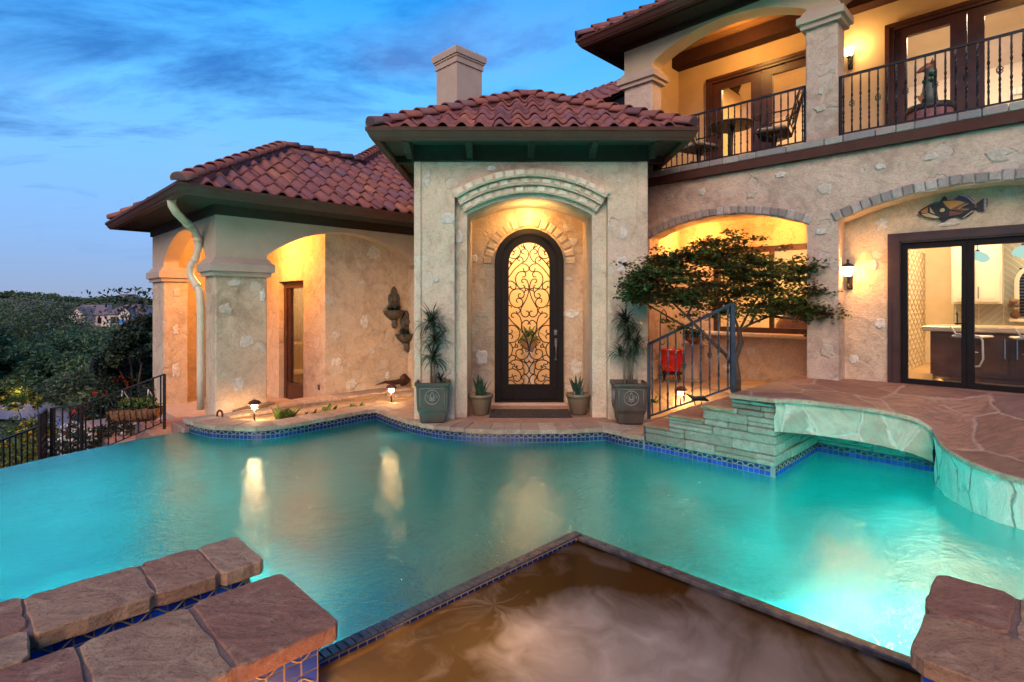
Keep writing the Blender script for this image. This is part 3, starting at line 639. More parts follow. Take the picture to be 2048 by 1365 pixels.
# kitchen doors
Wn = MB(frR); Wn.box(-1.96, -1.36, 7.41, 7.55, .3, 2.95); Wn.box(-1.36, 1.5, 7.41, 7.55, 2.28, 2.95); Wn.box(1.2, 1.6, 7.41, 7.55, .3, 2.28)
build('wall', Wn, M['stucco'], house)
kf = MB(frR); kf.box(-1.36, -1.24, 7.39, 7.53, .56, 2.28); kf.box(-1.24, 1.2, 7.39, 7.53, 2.17, 2.28); kf.box(-1.24, 1.2, 7.40, 7.53, .56, .60)
kf.box(-1.31, -1.25, 7.375, 7.392, .56, 2.23); kf.box(-1.31, 1.2, 7.375, 7.392, 2.19, 2.24)
dfk = build('door_frame', kf, simple('dark_stained_wood', (.05, .02, .012), .4, var=.3, bump=.1), house)
for (a, b) in ((-1.238, -.672), (-.668, -.10), (-.096, .47), (.474, 1.04)):
    l_ = MB(frR); l_.box(a, a + .058, 7.42, 7.48, .60, 2.168); l_.box(b - .042, b, 7.42, 7.48, .60, 2.168); l_.box(a + .058, b - .042, 7.42, 7.48, 2.10, 2.168); l_.box(a + .058, b - .042, 7.42, 7.48, .60, .655)
    dk = build('door', l_, M['black_metal'], house)
    g_ = MB(frR); g_.box(a + .058, b - .042, 7.449, 7.453, .655, 2.10); build('pane', g_, M['glass'], dk)
    if a < -1: h_ = MB(frR); h_.box(b - .03, b - .012, 7.40, 7.42, 1.18, 1.34); h_.tube([(b - .02, 7.41, 1.28), (b - .02, 7.37, 1.28), (b - .09, 7.365, 1.28)], .009, 6); build('handle', h_, M['black_metal'], dk)
# kitchen interior
hb = NM('herringbone_tile'); br = hb.n('ShaderNodeTexBrick'); hb.l(hb.co((1, 1, 1), (0, 0, 0)), br.inputs['Vector'])
m = hb; sxyz = m.n('ShaderNodeSeparateXYZ'); m.l(m.co(), sxyz.inputs[0])
hx = m.math('MULTIPLY', m.math('SUBTRACT', sxyz.outputs[0], sxyz.outputs[1]), .7071)
colw = .26 * S
fx = m.math('PINGPONG', hx, colw); fz_ = m.math('ADD', sxyz.outputs[2], fx)
ln = m.math('PINGPONG', fz_, .055); ln2 = m.math('MINIMUM', ln, fx)
gm = m.math('LESS_THAN', m.math('MINIMUM', ln, m.math('MINIMUM', fx, m.math('SUBTRACT', colw, fx))), .006)
hb.t.nodes.remove(br)
hb.pbr(hb.mix(gm, hb.mix(hb.noise(6), (.40, .44, .36), (.46, .50, .42)), (.70, .68, .58)), .25, 0, None, .5); M['herring'] = hb.m
dm = NM('lattice_relief_tile'); m = dm; sxyz = m.n('ShaderNodeSeparateXYZ'); m.l(m.co(), sxyz.inputs[0])
hx = m.math('MULTIPLY', m.math('ADD', sxyz.outputs[0], sxyz.outputs[1]), .7071 * 1.0); zz_ = m.math('MULTIPLY', sxyz.outputs[2], 2.0)
a1 = m.math('PINGPONG', m.math('ADD', hx, zz_), .17); a2 = m.math('PINGPONG', m.math('SUBTRACT', hx, zz_), .17)
hh = m.math('MULTIPLY', m.math('MINIMUM', a1, a2), 12., clamp=True)
dm.pbr(dm.mix(hh, (.50, .36, .20), (.76, .66, .48)), .5, 0, dm.bump(hh, .8, .03)); M['lattice'] = dm.m
Rm = MB(frR); Rm.box(-2.0, -1.9, 7.55, 11.2, .5, 2.95); Rm.box(2.5, 2.6, 7.55, 11.2, .5, 2.95); Rm.box(-2.0, 2.6, 7.55, 11.2, 2.90, 2.95); Rm.box(-2.0, -1.06, 10.2, 10.3, .5, 2.95); build('room_wall', Rm, M['int_wall'], house)
Rm = MB(frR); Rm.box(-1.46, -1.40, 7.6, 10.2, .6, 2.24); build('lattice_wall', Rm, M['lattice'], house)
Rm = MB(frR); Rm.box(-2, 2.6, 7.54, 11.2, .54, .597); build('room_floor', Rm, M['int_floor'], house)
Rm = MB(frR); Rm.box(-1.06, 2.6, 10.1, 10.2, .5, 2.9); build('backsplash', Rm, M['herring'], house)
cbn = MB(frR); cbn.box(-1.05, -.52, 9.78, 10.1, 1.49, 2.75)
for a, b, z0, z1 in ((-1.03, -.79, 1.52, 2.32), (-.78, -.54, 1.52, 2.32), (-1.03, -.79, 2.36, 2.7), (-.78, -.54, 2.36, 2.7)):
    cbn.box(a, b, 9.76, 9.78, z0, z1); cbn.box(a + .04, b - .04, 9.752, 9.762, z0 + .04, z1 - .04)
kc = build('wall_cabinet', cbn, M['white'], house)
h_ = MB(frR); h_.box(-.765, -.755, 9.735, 9.745, 1.56, 1.72); build('handle', h_, M['chrome'], kc)
nf = MB(frR); arch_band(nf, -.16, .20, .25, 1.30, 1.78, 10.05, 10.1); nf.box(-.46, .15, 10.0, 10.1, 1.25, 1.29); wnk = build('window', nf, M['white'], house)
nf = MB(frR)
for i in range(16): nf.box(-.36, .04, 10.07, 10.09, 1.32 + i * .042, 1.345 + i * .042)
build('shutter', nf, M['black_metal'], wnk)
# balcony
Bf = MB(frR); Bf.box(-4.95, 3.6, 7.12, 12.2, 3.23, 3.40); build('balcony_floor', Bf, M['cap'], house)
Bf = MB(frR); Bf.box(-5.0, 3.6, 7.085, 7.15, 3.225, 3.335); build('balcony_trim', Bf, M['brown'], house)
fs = MB(frR); x = -5.0
while x < 3.5:
    w = random.uniform(.16, .42); fs.col = random.random(); fs.box(x, x + w - .008, 7.072 + random.uniform(-.003, .003), 7.5, 3.337, 3.418, j=.002, bev=.008); x += w
st = NM('slate_edge_stone'); c = st.ramp(st.attr(), [(0, (.22, .19, .18)), (.35, (.32, .24, .21)), (.7, (.30, .27, .22)), (1, (.42, .35, .29))]); c = st.mix(st.ramp(st.noise(14, 8, .7), [(.4, 0.), (.75, .6)]), c, (.16, .13, .15)); st.pbr(c, .7, 0, st.bump(st.noise(20, 7, .7), .6, .02)); M['slate'] = st.m
build('edge_stones', fs, M['slate'], house)
boxes('column', frR, [(-2.145, -1.80, 7.15, 7.43, 3.42, 4.86), (-4.71, -4.23, 7.15, 7.43, 3.42, 4.86)], M['stucco_grey'], house, bev=.018)
Aw = MB(frR); arch_wall(Aw, -4.71, -1.98, 4.98, 5.40, 7.155, 7.425, -4.23, -2.145, 4.98, 5.05, 5.325, 28); arch_wall(Aw, -1.98, 3.0, 4.98, 5.40, 7.155, 7.425, -1.80, .7, 4.98, 5.05, 5.34, 28); build('arched_wall', Aw, M['smooth_gold'], house)
for a, b in ((-4.71, -4.23), (-2.145, -1.80)):
    T_ = MB(frR); T_.sweep([(a, 7.43), (a, 7.15), (b, 7.15), (b, 7.43)], [(-.1, 4.78), (.045, 4.78), (.045, 4.83), (.08, 4.84), (.08, 4.92), (.045, 4.94), (.02, 5.0), (-.1, 5.0)], closed=True); build('column_cap', T_, M['smooth'], house)
Wn = MB(frR); Wn.box(-4.71, -4.6, 7.43, 12.2, 3.4, 5.76)
for (x0, x1) in ((-4.6, -4.05), (-2.37, -1.582), (.03, 3.0)): Wn.box(x0, x1, 8.65, 8.78, 3.4, 5.76)
for (x0, x1) in ((-4.05, -2.37), (-1.582, .03)): Wn.box(x0, x1, 8.65, 8.78, 5.147, 5.76)
build('balcony_wall', Wn, M['smooth_gold'], house)
Wn = MB(frR); Wn.box(-4.6, 3.0, 7.43, 8.65, 5.68, 5.73); build('balcony_ceiling', Wn, M['boards'], house)
Wn = MB(frR); Wn.box(-4.6, 3.0, 8.42, 8.64, 5.47, 5.68); build('beam', Wn, M['brown_wood'], house)
Wn = MB(frR); Wn.box(-4.6, 3.0, 7.43, 7.55, 5.47, 5.68); build('beam', Wn, M['brown_wood'], house)
for (a, b, gl_) in ((-4.05, -2.37, ((-3.838, -3.369), (-3.055, -2.585))), (-1.582, .03, ((-1.38, -.939), (-.616, -.175)))):
    f_ = MB(frR); f_.box(a, a + .07, 8.60, 8.76, 3.42, 5.147); f_.box(b - .07, b, 8.60, 8.76, 3.42, 5.147); f_.box(a + .07, b - .07, 8.60, 8.76, 5.08, 5.147)
    f_.box(a - .03, a + .02, 8.585, 8.602, 3.42, 5.17); f_.box(a - .03, b + .03, 8.585, 8.602, 5.12, 5.17)
    df = build('door_frame', f_, M['door_wood'], house)
    mid = (a + b) / 2
    for (d0, d1), (g0, g1) in zip(((a + .072, mid - .004), (mid + .004, b - .072)), gl_):
        l_ = MB(frR); l_.box(d0, g0, 8.63, 8.70, 3.43, 5.078); l_.box(g1, d1, 8.63, 8.70, 3.43, 5.078); l_.box(g0, g1, 8.63, 8.70, 4.97, 5.078); l_.box(g0, g1, 8.63, 8.70, 3.43, 3.50)
        dk = build('door', l_, M['door_wood'], house); g_ = MB(frR); g_.box(g0, g1, 8.66, 8.664, 3.50, 4.97); build('pane', g_, M['glass'], dk)
Rm = MB(frR); Rm.box(-4.6, 3, 12.1, 12.2, 3.4, 6.2); Rm.box(-2.05, -1.95, 8.78, 12.1, 3.4, 6.2); Rm.box(2.9, 3.0, 8.78, 12.1, 3.4, 6.2)
Rm.F([Rm.P(-4.6, 8.78, 5.35), Rm.P(3, 8.78, 5.35), Rm.P(3, 10.4, 6.1), Rm.P(-4.6, 10.4, 6.1)]); Rm.F([Rm.P(-4.6, 10.4, 6.1), Rm.P(3, 10.4, 6.1), Rm.P(3, 12.15, 5.4), Rm.P(-4.6, 12.15, 5.4)])
build('room_wall', Rm, simple('upstairs_plaster', (.74, .64, .50), .8, var=.04, bump=.05), house)
Rm = MB(frR)
for a in (-4.0, -1.3): Rm.tube([(a, 8.85, 5.36), (a + .9, 10.3, 6.02)], .02, 4)
for k in range(5): Rm.box(-.55 + k * .1, -.47 + k * .1, 12.06, 12.09, 4.9, 5.0)
build('ceiling_trim', Rm, M['white'], house)
Fz = MB(frR); Fz.sweep([(-4.71, 12.0), (-4.71, 7.15), (3.5, 7.15)], [(-.02, 5.36), (.03, 5.36), (.03, 5.44), (.45, 5.44), (.45, 5.47), (-.02, 5.47)])
Fz.sweep([(-4.71, 12.0), (-4.71, 7.15), (3.5, 7.15)], [(.33, 5.41), (.37, 5.41), (.37, 5.44), (.33, 5.44)]); build('soffit', Fz, M['brown_wood'], house)
G_ = MB(frR); G_.sweep([(-5.13, 12.0), (-5.13, 6.73), (3.5, 6.73)], [(x, z + 5.55) for x, z in GUT]); build('gutter', G_, M['brown'], house)
T_ = MB()
tile_plane(T_, lambda s, r, z: frR(s, 6.70 + r, z), -5.16, 3.4, 0, 9, .29, 5.54, .55, [(-5.16, 0, 1, -1)])
tile_plane(T_, lambda s, r, z: frR(-5.16 + r, s, z), 6.70, 12.0, 0, 9, .29, 5.54, .55, [(6.70, 0, 1, -1), (12.0, 0, -1, -1)])
build('roof', T_, M['tile'], house)
U_ = MB(frR); U_.F([U_.P(-5.15, 6.71, 5.50), U_.P(3.4, 6.71, 5.50), U_.P(3.4, 9.34, 6.94), U_.P(-2.52, 9.34, 6.94)]); U_.F([U_.P(-5.15, 6.71, 5.50), U_.P(-2.52, 9.34, 6.94), U_.P(-5.15, 12, 5.5)])
build('roof_deck', U_, M['brown_wood'], house)
R_ = MB(); caps(R_, frR(-5.20, 6.66, 5.56), frR(-2.6, 9.3, 7.0)); build('ridge_tile', R_, M['tile'], house)
# limestone pieces left showing in the stucco
em = NM('embedded_limestone'); c = em.mix(em.ramp(em.noise(15, 7, .7), [(.38, 0.), (.68, .8)]), em.ramp(em.attr(), [(0, (.60, .48, .36)), (.5, (.74, .66, .56)), (1, (.84, .78, .70))]), (.40, .30, .22)); em.pbr(c, .88, 0, em.bump(em.noise(26, 7, .75), 1., .025), .2)
for kd, pl_y, ex, ez, ew, eh in [('I', 7.06, -0.266, 3.245, 0.104, 0.065), ('I', 7.06, 0.997, 3.226, 0.104, 0.065), ('I', 7.06, 1.38, 3.083, 0.052, 0.052), ('I', 7.06, -1.108, 3.116, 0.104, 0.181), ('I', 7.06, 1.684, 3.064, 0.078, 0.181), ('I', 7.06, -0.842, 2.598, 0.155, 0.142), ('I', 7.06, 1.444, 2.416, 0.091, 0.168), ('I', 7.06, 1.425, 1.995, 0.117, 0.194), ('I', 7.06, 1.321, 1.49, 0.091, 0.155), ('I', 7.06, -0.985, 1.801, 0.078, 0.065), ('I', 7.06, -1.01, 0.894, 0.078, 0.104), ('I', 7.172, -0.691, 2.365, 0.092, 0.158), ('I', 8.2, -0.572, 2.175, 0.105, 0.105), ('I', 8.2, -0.466, 1.34, 0.15, 0.09), ('I', 8.2, -0.451, 0.685, 0.166, 0.196), ('I', 8.2, 0.858, 1.866, 0.105, 0.06), ('I', 8.2, 0.895, 1.34, 0.196, 0.12), ('I', 8.2, 0.97, 0.535, 0.135, 0.211), ('I', 8.2, 0.925, 2.43, 0.15, 0.105), ('L', 8.2, 2.661, 1.779, 0.145, 0.099), ('L', 8.2, 3.05, 1.607, 0.071, 0.175), ('L', 8.2, 2.55, 1.413, 0.155, 0.139), ('L', 8.2, 2.829, 0.953, 0.19, 0.157), ('L', 8.2, 2.72, 0.342, 0.133, 0.184), ('L', 8.44, 4.206, 1.531, 0.156, 0.148), ('L', 8.44, 4.329, 0.968, 0.142, 0.133), ('L', 8.44, 4.855, 1.188, 0.134, 0.19), ('L', 8.44, 4.329, 0.529, 0.159, 0.133), ('L', 8.44, 4.6, 0.128, 0.166, 0.152), ('L', 8.44, 5.0, 0.662, 0.118, 0.122), ('L', 8.44, 5.301, 0.215, 0.082, 0.125), ('L', 8.44, 5.03, 2.381, 0.217, 0.21), ('L', 8.44, 4.76, 1.858, 0.189, 0.086), ('L', 11.0, 2.625, 1.684, 0.124, 0.141), ('L', 11.0, 2.61, 1.022, 0.093, 0.159), ('L', 11.0, 2.61, 0.325, 0.108, 0.23), ('R', 7.15, -0.931, 3.031, 0.109, 0.073), ('R', 7.15, -1.939, 2.846, 0.117, 0.13), ('R', 7.15, -1.386, 3.007, 0.084, 0.066), ('R', 7.15, -0.406, 2.96, 0.168, 0.137), ('R', 7.15, -3.461, 3.032, 0.101, 0.096), ('R', 7.15, -2.785, 2.914, 0.127, 0.129), ('R', 7.15, -1.971, 2.342, 0.107, 0.071), ('R', 7.15, -1.907, 0.932, 0.126, 0.141), ('R', 7.15, -1.976, 3.805, 0.128, 0.071), ('R', 7.15, -1.971, 4.005, 0.053, 0.083), ('R', 7.15, -2.436, 3.094, 0.106, 0.062), ('R', 7.15, -3.936, 3.022, 0.095, 0.086), ('R', 8.2, -3.208, 0.787, 0.102, 0.104), ('R', 8.2, -2.76, 0.658, 0.121, 0.1), ('R', 8.2, -3.553, 0.522, 0.124, 0.091), ('R', 7.41, -1.413, 2.4, 0.106, 0.126), ('R', 7.41, -0.807, 2.359, 0.167, 0.075), ('R', 7.41, -1.437, 1.26, 0.097, 0.103), ('R', 7.41, -1.696, 0.834, 0.092, 0.095), ('R', 7.41, -1.5, 1.935, 0.069, 0.116)]:
    fr_ = {'I': frI, 'R': frR, 'L': frL}[kd]; e_ = MB(fr_); e_.col = random.random(); n_ = 15; ph = random.uniform(0, 6); rr_ = [1 + .22 * math.sin(2 * k + ph) * random.random() + random.uniform(-.2, .16) for k in range(n_)]
    rings = [[e_.P(ex + ew * .56 * q * rr_[k] * math.copysign(abs(math.cos(2 * math.pi * k / n_)) ** .75, math.cos(2 * math.pi * k / n_)), pl_y + yy, ez + eh * .56 * q * rr_[k] * math.copysign(abs(math.sin(2 * math.pi * k / n_)) ** .75, math.sin(2 * math.pi * k / n_))) for k in range(n_)] for q, yy in ((1.0, .004), (.97, -.007), (.80, -.013 + random.uniform(-.003, .003)))]
    for a, b in zip(rings, rings[1:]):
        for k in range(n_): e_.F([a[k], a[(k + 1) % n_], b[(k + 1) % n_], b[k]])
    e_.F(rings[-1]); build('embedded_stone', e_, em.m, house)
# outlets on the walls
for fr_, b_ in ((frR, (-4.0, -3.95, 8.185, 8.2, .52, .60)), (frL, (4.115, 4.13, 8.62, 8.68, .06, .15))):
    e_ = MB(fr_); e_.box(*b_, bev=.004); build('outlet', e_, M['pot'], house)
# main roof behind and its chimney
T_ = MB(); tile_plane(T_, lambda s, r, z: frL(7.4 + r, s, z), 6.5, 15.5, 0, 16, .2875, 4.67, .55, [])
build('roof', T_, M['tile'], house)
U_ = MB(frL); U_.F([U_.P(7.4, 6.5, 4.62), U_.P(12.0, 6.5, 7.15), U_.P(12.0, 15.5, 7.15), U_.P(7.4, 15.5, 4.62)]); U_.F([U_.P(12.0, 6.5, 7.15), U_.P(16.5, 6.5, 4.6), U_.P(16.5, 15.5, 4.6), U_.P(12.0, 15.5, 7.15)])
U_.F([U_.P(7.6, 6.6, 4.6), U_.P(12, 6.6, 7.1), U_.P(16.4, 6.6, 4.6), U_.P(16.4, 6.6, 0), U_.P(7.6, 6.6, 0)]); U_.F([U_.P(7.6, 15.4, 4.6), U_.P(12, 15.4, 7.1), U_.P(16.4, 15.4, 4.6), U_.P(16.4, 15.4, -2), U_.P(7.6, 15.4, -2)])
build('roof_deck', U_, M['brown_wood'], house)
R_ = MB(); caps(R_, frL(12, 6.4, 7.2), frL(12, 15.5, 7.2)); build('ridge_tile', R_, M['tile'], house)
Ch = MB(frL); Ch.box(8.9, 9.76, 10.9, 11.76, 4.8, 7.86); ch = build('chimney', Ch, M['smooth'], house)
Ch = MB(frL); Ch.sweep([(8.9, 11.76), (8.9, 10.9), (9.76, 10.9), (9.76, 11.76)], [(-.3, 7.72), (.03, 7.72), (.03, 7.86), (.055, 7.87), (.055, 7.91), (.085, 7.92), (.095, 8.06), (.085, 8.1), (-.3, 8.1)], closed=True); Ch.box(8.95, 9.7, 10.95, 11.7, 8.0, 8.105); build('cap', Ch, M['smooth'], ch)
# ---------------- lamps the house carries
warm = (1, .52, .16); warm2 = (1, .70, .38)
lamp('niche_light', 'AREA', (.245, 7.85, 2.96), 120, warm, .2)
lamp('niche_light', 'AREA', (.245, 7.5, 2.60), 9, warm, .3, rot=(R(150), 0, 0))
lamp('porch_light', 'POINT', frL(3.5, 9.7, 2.45), 190, (1, .44, .09), .08)
lamp('porch_light', 'POINT', frL(3.3, 8.9, 2.5), 50, (1, .44, .09), .06)
lamp('recess_light', 'POINT', frR(-3.9, 7.75, 2.55), 60, (1, .46, .10), .06)
lamp('recess_light', 'POINT', frR(-2.7, 7.75, 2.55), 50, (1, .46, .10), .06)
lamp('hall_light', 'AREA', (.3, 9.1, 3.0), 95, (1, .55, .19), .5)
lamp('room_light', 'AREA', frL(5.2, 10.6, 2.6), 240, (1, .70, .36), .6)
lamp('room_light', 'AREA', frR(-3.3, 9.4, 2.68), 80, (1, .60, .24), .7)
lamp('kitchen_light', 'AREA', frR(-.9, 9.2, 2.85), 60, (1, .66, .32), 1.0)
lamp('kitchen_light', 'AREA', frR(-1.2, 8.1, 2.85), 45, (1, .68, .34), .5)
lamp('kitchen_light', 'AREA', frR(.9, 9.0, 2.85), 60, (1, .74, .45), 1.0)
lamp('upstairs_light', 'AREA', frR(-3.2, 10.3, 5.7), 140, (1, .62, .26), 1.0)
lamp('upstairs_light', 'AREA', frR(-.8, 10.3, 5.7), 140, (1, .80, .58), 1.0)
lamp('balcony_light', 'POINT', frR(-3.3, 7.9, 5.35), 50, (1, .50, .13), .08)
lamp('balcony_light', 'POINT', frR(-.3, 7.9, 5.35), 14, (1, .50, .13), .08)
# ================================================================ POOL, DECK, SPA
random.seed(21)
WZ = -.16
def flag(name, cols, vs, grout, gw=.045, rough=.6, stretch=(1, 1, 1), rot=0., gl=1., bmp=.5, ws=.2, lk=.65):
    m = NM(name); co = m.co(stretch, (0, 0, rot)); w = m.vadd(m.noise(1.7, 4, .6, 0, None, True), co, ws)
    w = m.vadd(m.noise(9, 4, .65, 0, None, True), w, .05)
    d = m.voro(vs, 'DISTANCE_TO_EDGE', w, 0); cc_ = m.n('ShaderNodeTexVoronoi'); m.l(w, cc_.inputs['Vector']); cc_.inputs['Scale'].default_value = vs
    s_ = m.n('ShaderNodeSeparateColor'); m.l(cc_.outputs['Color'], s_.inputs[0])
    c = m.ramp(s_.outputs[0], [(i / (len(cols) - 1), k) for i, k in enumerate(cols)])
    lay = m.noise(2.5, 9, .68, 2.2, m.co((1, 3.2, 1), (0, 0, .5)))
    c = m.mix(m.ramp(lay, [(.42, 0.), (.62, lk)]), c, tuple(k * .55 for k in cols[0]))
    c = m.mix(m.ramp(m.noise(6, 8, .7, 1.), [(.55, 0.), (.75, .4)]), c, tuple(min(1, k * 1.5) for k in cols[-1]))
    g = m.math('SUBTRACT', 1., m.math('DIVIDE', d, gw, clamp=True)); g = m.math('MULTIPLY', g, m.ramp(m.noise(3.5, 5), [(.35, .25), (.55, 1.)]))
    c = m.mix(g, c, grout)
    h = m.math('ADD', m.math('MULTIPLY', m.math('SUBTRACT', 1., g), .6), m.math('ADD', m.math('MULTIPLY', lay, .8), m.math('MULTIPLY', m.noise(24, 7, .7), .25)))
    m.pbr(c, m.math('MULTIPLY_ADD', m.noise(8), .3, rough - .15), 0, m.bump(h, bmp, .03), .45); return m.m
M['deck'] = flag('flagstone_deck', [(.15, .070, .058), (.26, .115, .080), (.36, .18, .12), (.20, .10, .09)], 1.5, (.42, .28, .22), .035, .55, (1, .7, .02), .9, bmp=.9)
M['patio'] = flag('flagstone_entry', [(.28, .14, .09), (.38, .20, .13), (.33, .19, .14)], 1.6, (.35, .25, .2), .03, .65)
M['sandbed'] = flag('sandstone_bed', [(.42, .27, .15), (.52, .36, .21), (.36, .22, .13)], 1.2, (.25, .16, .10), .05, .75)
M['rubble'] = flag('rubble_stone', [(.30, .26, .19), (.40, .35, .26), (.50, .44, .34), (.24, .20, .15)], 1.9, (.62, .56, .46), .04, .8, (1, 1, .8), .3, bmp=1., ws=.12, lk=.4)
M['batter'] = flag('pale_chiselled_stone', [(.62, .56, .44), (.74, .68, .56), (.84, .78, .66)], 1.6, (.26, .22, .16), .03, .8, (1.6, 1.6, .6), .2, bmp=1., ws=.12, lk=.2)
# sandstone slabs coloured one by one
def slabmat(name, stops, lay=.6, sc_=1.):
    m = NM(name); c = m.ramp(m.attr(), stops)
    l1 = m.noise(3.2 * sc_, 9, .66, 2.4, m.co((1, 2.2, 2), (0, 0, .4)))
    c = m.mix(m.ramp(l1, [(.42, 0.), (.66, lay)]), c, tuple(k * .6 for k in stops[0][1]))
    c = m.mix(m.ramp(m.noise(5, 8, .7, 1), [(.52, 0.), (.75, .45)]), c, tuple(min(1, k * 1.35) for k in stops[-1][1]))
    c = m.mix(m.ramp(m.noise(60, 4, .7), [(.62, 0.), (.70, .45)]), c, (.5, .40, .32)); c = m.mix(m.ramp(m.noise(38, 5, .7), [(.34, .6), (.46, 0.)]), c, tuple(k * .45 for k in stops[0][1]))
    h = m.math('ADD', m.math('MULTIPLY', l1, .9), m.math('MULTIPLY', m.noise(34, 7, .75), .6))
    m.pbr(c, .78, 0, m.bump(h, .8, .03), .25); return m.m
M['coping'] = slabmat('sandstone_coping', [(0, (.34, .22, .16)), (.5, (.42, .27, .18)), (1, (.52, .38, .27))])
M['spaslab'] = slabmat('purple_sandstone_slab', [(0, (.30, .115, .070)), (.45, (.41, .20, .105)), (1, (.53, .33, .185))], .6)
M['stack'] = slabmat('ledgestone', [(0, (.20, .18, .14)), (.5, (.29, .26, .20)), (1, (.37, .34, .27))], .5)
M['mortar'] = simple('mortar', (.30, .22, .17), .9, var=.2, nscale=20, bump=.5)
M['dark_joint'] = simple('dark_joint', (.10, .085, .065), .9, bump=.5)
m = NM('cobalt_tile'); c = m.ramp(m.attr(), [(0, (.004, .012, .06)), (.45, (.008, .03, .22)), (.8, (.01, .06, .42)), (1, (.02, .14, .40))]); m.pbr(c, .12, 0, m.bump(m.noise(30, 3), .2, .006), .7); M['cobalt'] = m.m
M['grout'] = simple('pale_grout', (.20, .20, .19), .8, bump=.2)
M['gold_glaze'] = simple('tan_glaze', (.36, .22, .10), .35, bump=.2)
# --- paths (plan coordinates)
CF = [(-4.23, 7.04), (-4.01, 6.87), (-3.69, 6.68), (-3.38, 6.62), (-3.11, 6.59), (-2.91, 6.65), (-2.74, 6.8), (-2.49, 7.1), (-2.27, 7.36), (-2.08, 7.6), (-1.95, 7.75)]
CM = [(-1.95, 7.75), (-1.72, 7.44), (-1.42, 7.07), (-1.16, 6.83), (-0.9, 6.64), (-0.6, 6.53), (-0.27, 6.47), (0.07, 6.455), (0.4, 6.46), (0.79, 6.49), (1.12, 6.55)]
CR = [(1.12, 6.55), (1.22, 6.40), (1.35, 6.26), (1.49, 6.16)]
def smooth2(P, n=6):
    q = spl([(x, y) for x, y in P], n); return [(float(a[0]), float(a[1])) for a in q]
FR = smooth2(CF) + smooth2(CM)[1:] + smooth2(CR)[1:]
FR = [(-4.30, 7.12)] + FR
def offs(P, o):
    out = []
    for i in range(len(P)):
        p = Vector(P[i]); a = Vector(P[max(0, i - 1)]); b = Vector(P[min(len(P) - 1, i + 1)])
        d1 = (p - a).normalized() if i else (b - p).normalized(); d2 = (b - p).normalized() if i < len(P) - 1 else d1
        m_ = Vector((-d1.y, d1.x)) + Vector((-d2.y, d2.x)); m_ = m_ / max(m_.length_squared / 2, .5)
        out.append((p.x + m_.x * o, p.y + m_.y * o))
    return out
def arclen(P):
    L = [0]
    for a, b in zip(P, P[1:]): L.append(L[-1] + math.dist(a, b))
    return L
def samp(P, L, t):
    for i in range(len(L) - 1):
        if t <= L[i + 1] or i == len(L) - 2:
            k = (t - L[i]) / max(1e-9, L[i + 1] - L[i]); return (P[i][0] + (P[i + 1][0] - P[i][0]) * k, P[i][1] + (P[i + 1][1] - P[i][1]) * k)
L_ = arclen(FR); BKP = offs(FR, .37)
cop = MB(); t = 0
while t < L_[-1] - .05:
    w = min(random.uniform(.15, .30), L_[-1] - t); cop.col = random.random()
    ts = [t + .006, t + w / 2, t + w - .006]; f = [samp(FR, L_, q) for q in ts]; b = [samp(BKP, L_, q) for q in ts]
    dz = random.uniform(-.004, .004); poly = f + b[::-1]; j = lambda: random.uniform(-.005, .005)
    c_ = (sum(p[0] for p in poly) / 6, sum(p[1] for p in poly) / 6)
    rings = []
    for z, s_ in ((-.055, .985), (-.045, 1), (-.010, 1), (-.001, .985)):
        rings.append([cop.P(c_[0] + (p[0] - c_[0]) * s_ + j(), c_[1] + (p[1] - c_[1]) * s_ + j(), z + dz) for p in poly])
    for a, b2 in zip(rings, rings[1:]):
        for k in range(6): cop.F([a[k], a[(k + 1) % 6], b2[(k + 1) % 6], b2[k]])
    cop.F(rings[-1]); t += w
pc_ = build('pool_coping', cop, M['coping']); pc_['kind'] = 'structure'
mo = MB(); F0 = offs(FR, .012); B0 = offs(FR, .36)
for i in range(len(F0) - 1):
    mo.quad((*F0[i], -.012), (*F0[i + 1], -.012), (*B0[i + 1], -.012), (*B0[i], -.012)); mo.quad((*F0[i], -.05), (*F0[i + 1], -.05), (*F0[i + 1], -.012), (*F0[i], -.012))
    mo.quad((*B0[i], -.16), (*B0[i + 1], -.16), (*B0[i + 1], -.012), (*B0[i], -.012))
o = build('coping_mortar', mo, M['mortar']); o['kind'] = 'structure'
# tile band helper: path with the pool on the RIGHT of travel
TB = MB(); TG = MB(); TW = MB()
def tileband(P, z0=-.058, rows=4, h=.05, w=.053, wave=True, mb=None, mg=None, mw=None, dark=True, far=False):
    mb = mb or TB; mg = mg or TG; mw = mw or TW
    Ls = arclen(P); n = int(Ls[-1] / w)
    for i in range(len(P) - 1):
        a, b = P[i], P[i + 1]; mg.quad((*a, z0 - rows * h - .02), (*b, z0 - rows * h - .02), (*b, z0), (*a, z0))
    for k in range(n):
        a = samp(P, Ls, k * w + .003); b = samp(P, Ls, (k + 1) * w - .003); d = Vector((b[0] - a[0], b[1] - a[1])).normalized(); nx, ny = d.y * .003, -d.x * .003
        for r in range(rows):
            zt, zb = z0 - r * h - .003, z0 - (r + 1) * h + .003
            mb.col = (random.uniform(0, .1) if r == 0 else random.uniform(0, .4)) if far else (random.uniform(0, .2) if (r == 0 and dark) else random.uniform(.4, .9))
            mb.quad((a[0] + nx, a[1] + ny, zb), (b[0] + nx, b[1] + ny, zb), (b[0] + nx, b[1] + ny, zt), (a[0] + nx, a[1] + ny, zt))
    if wave:
        q = []
        for k in range(n * 3 + 1):
            a = samp(P, Ls, min(Ls[-1], k * w / 3)); b = samp(P, Ls, min(Ls[-1], k * w / 3 + .02)); d = Vector((b[0] - a[0], b[1] - a[1])); d = d.normalized() if d.length > 1e-6 else Vector((1, 0))
            q.append((a[0] + d.y * .004, a[1] - d.x * .004, z0 - h * .55 + h * .34 * math.sin(k / 3 * math.pi)))
        mw.tube(q, .0035, 4, cap=False)
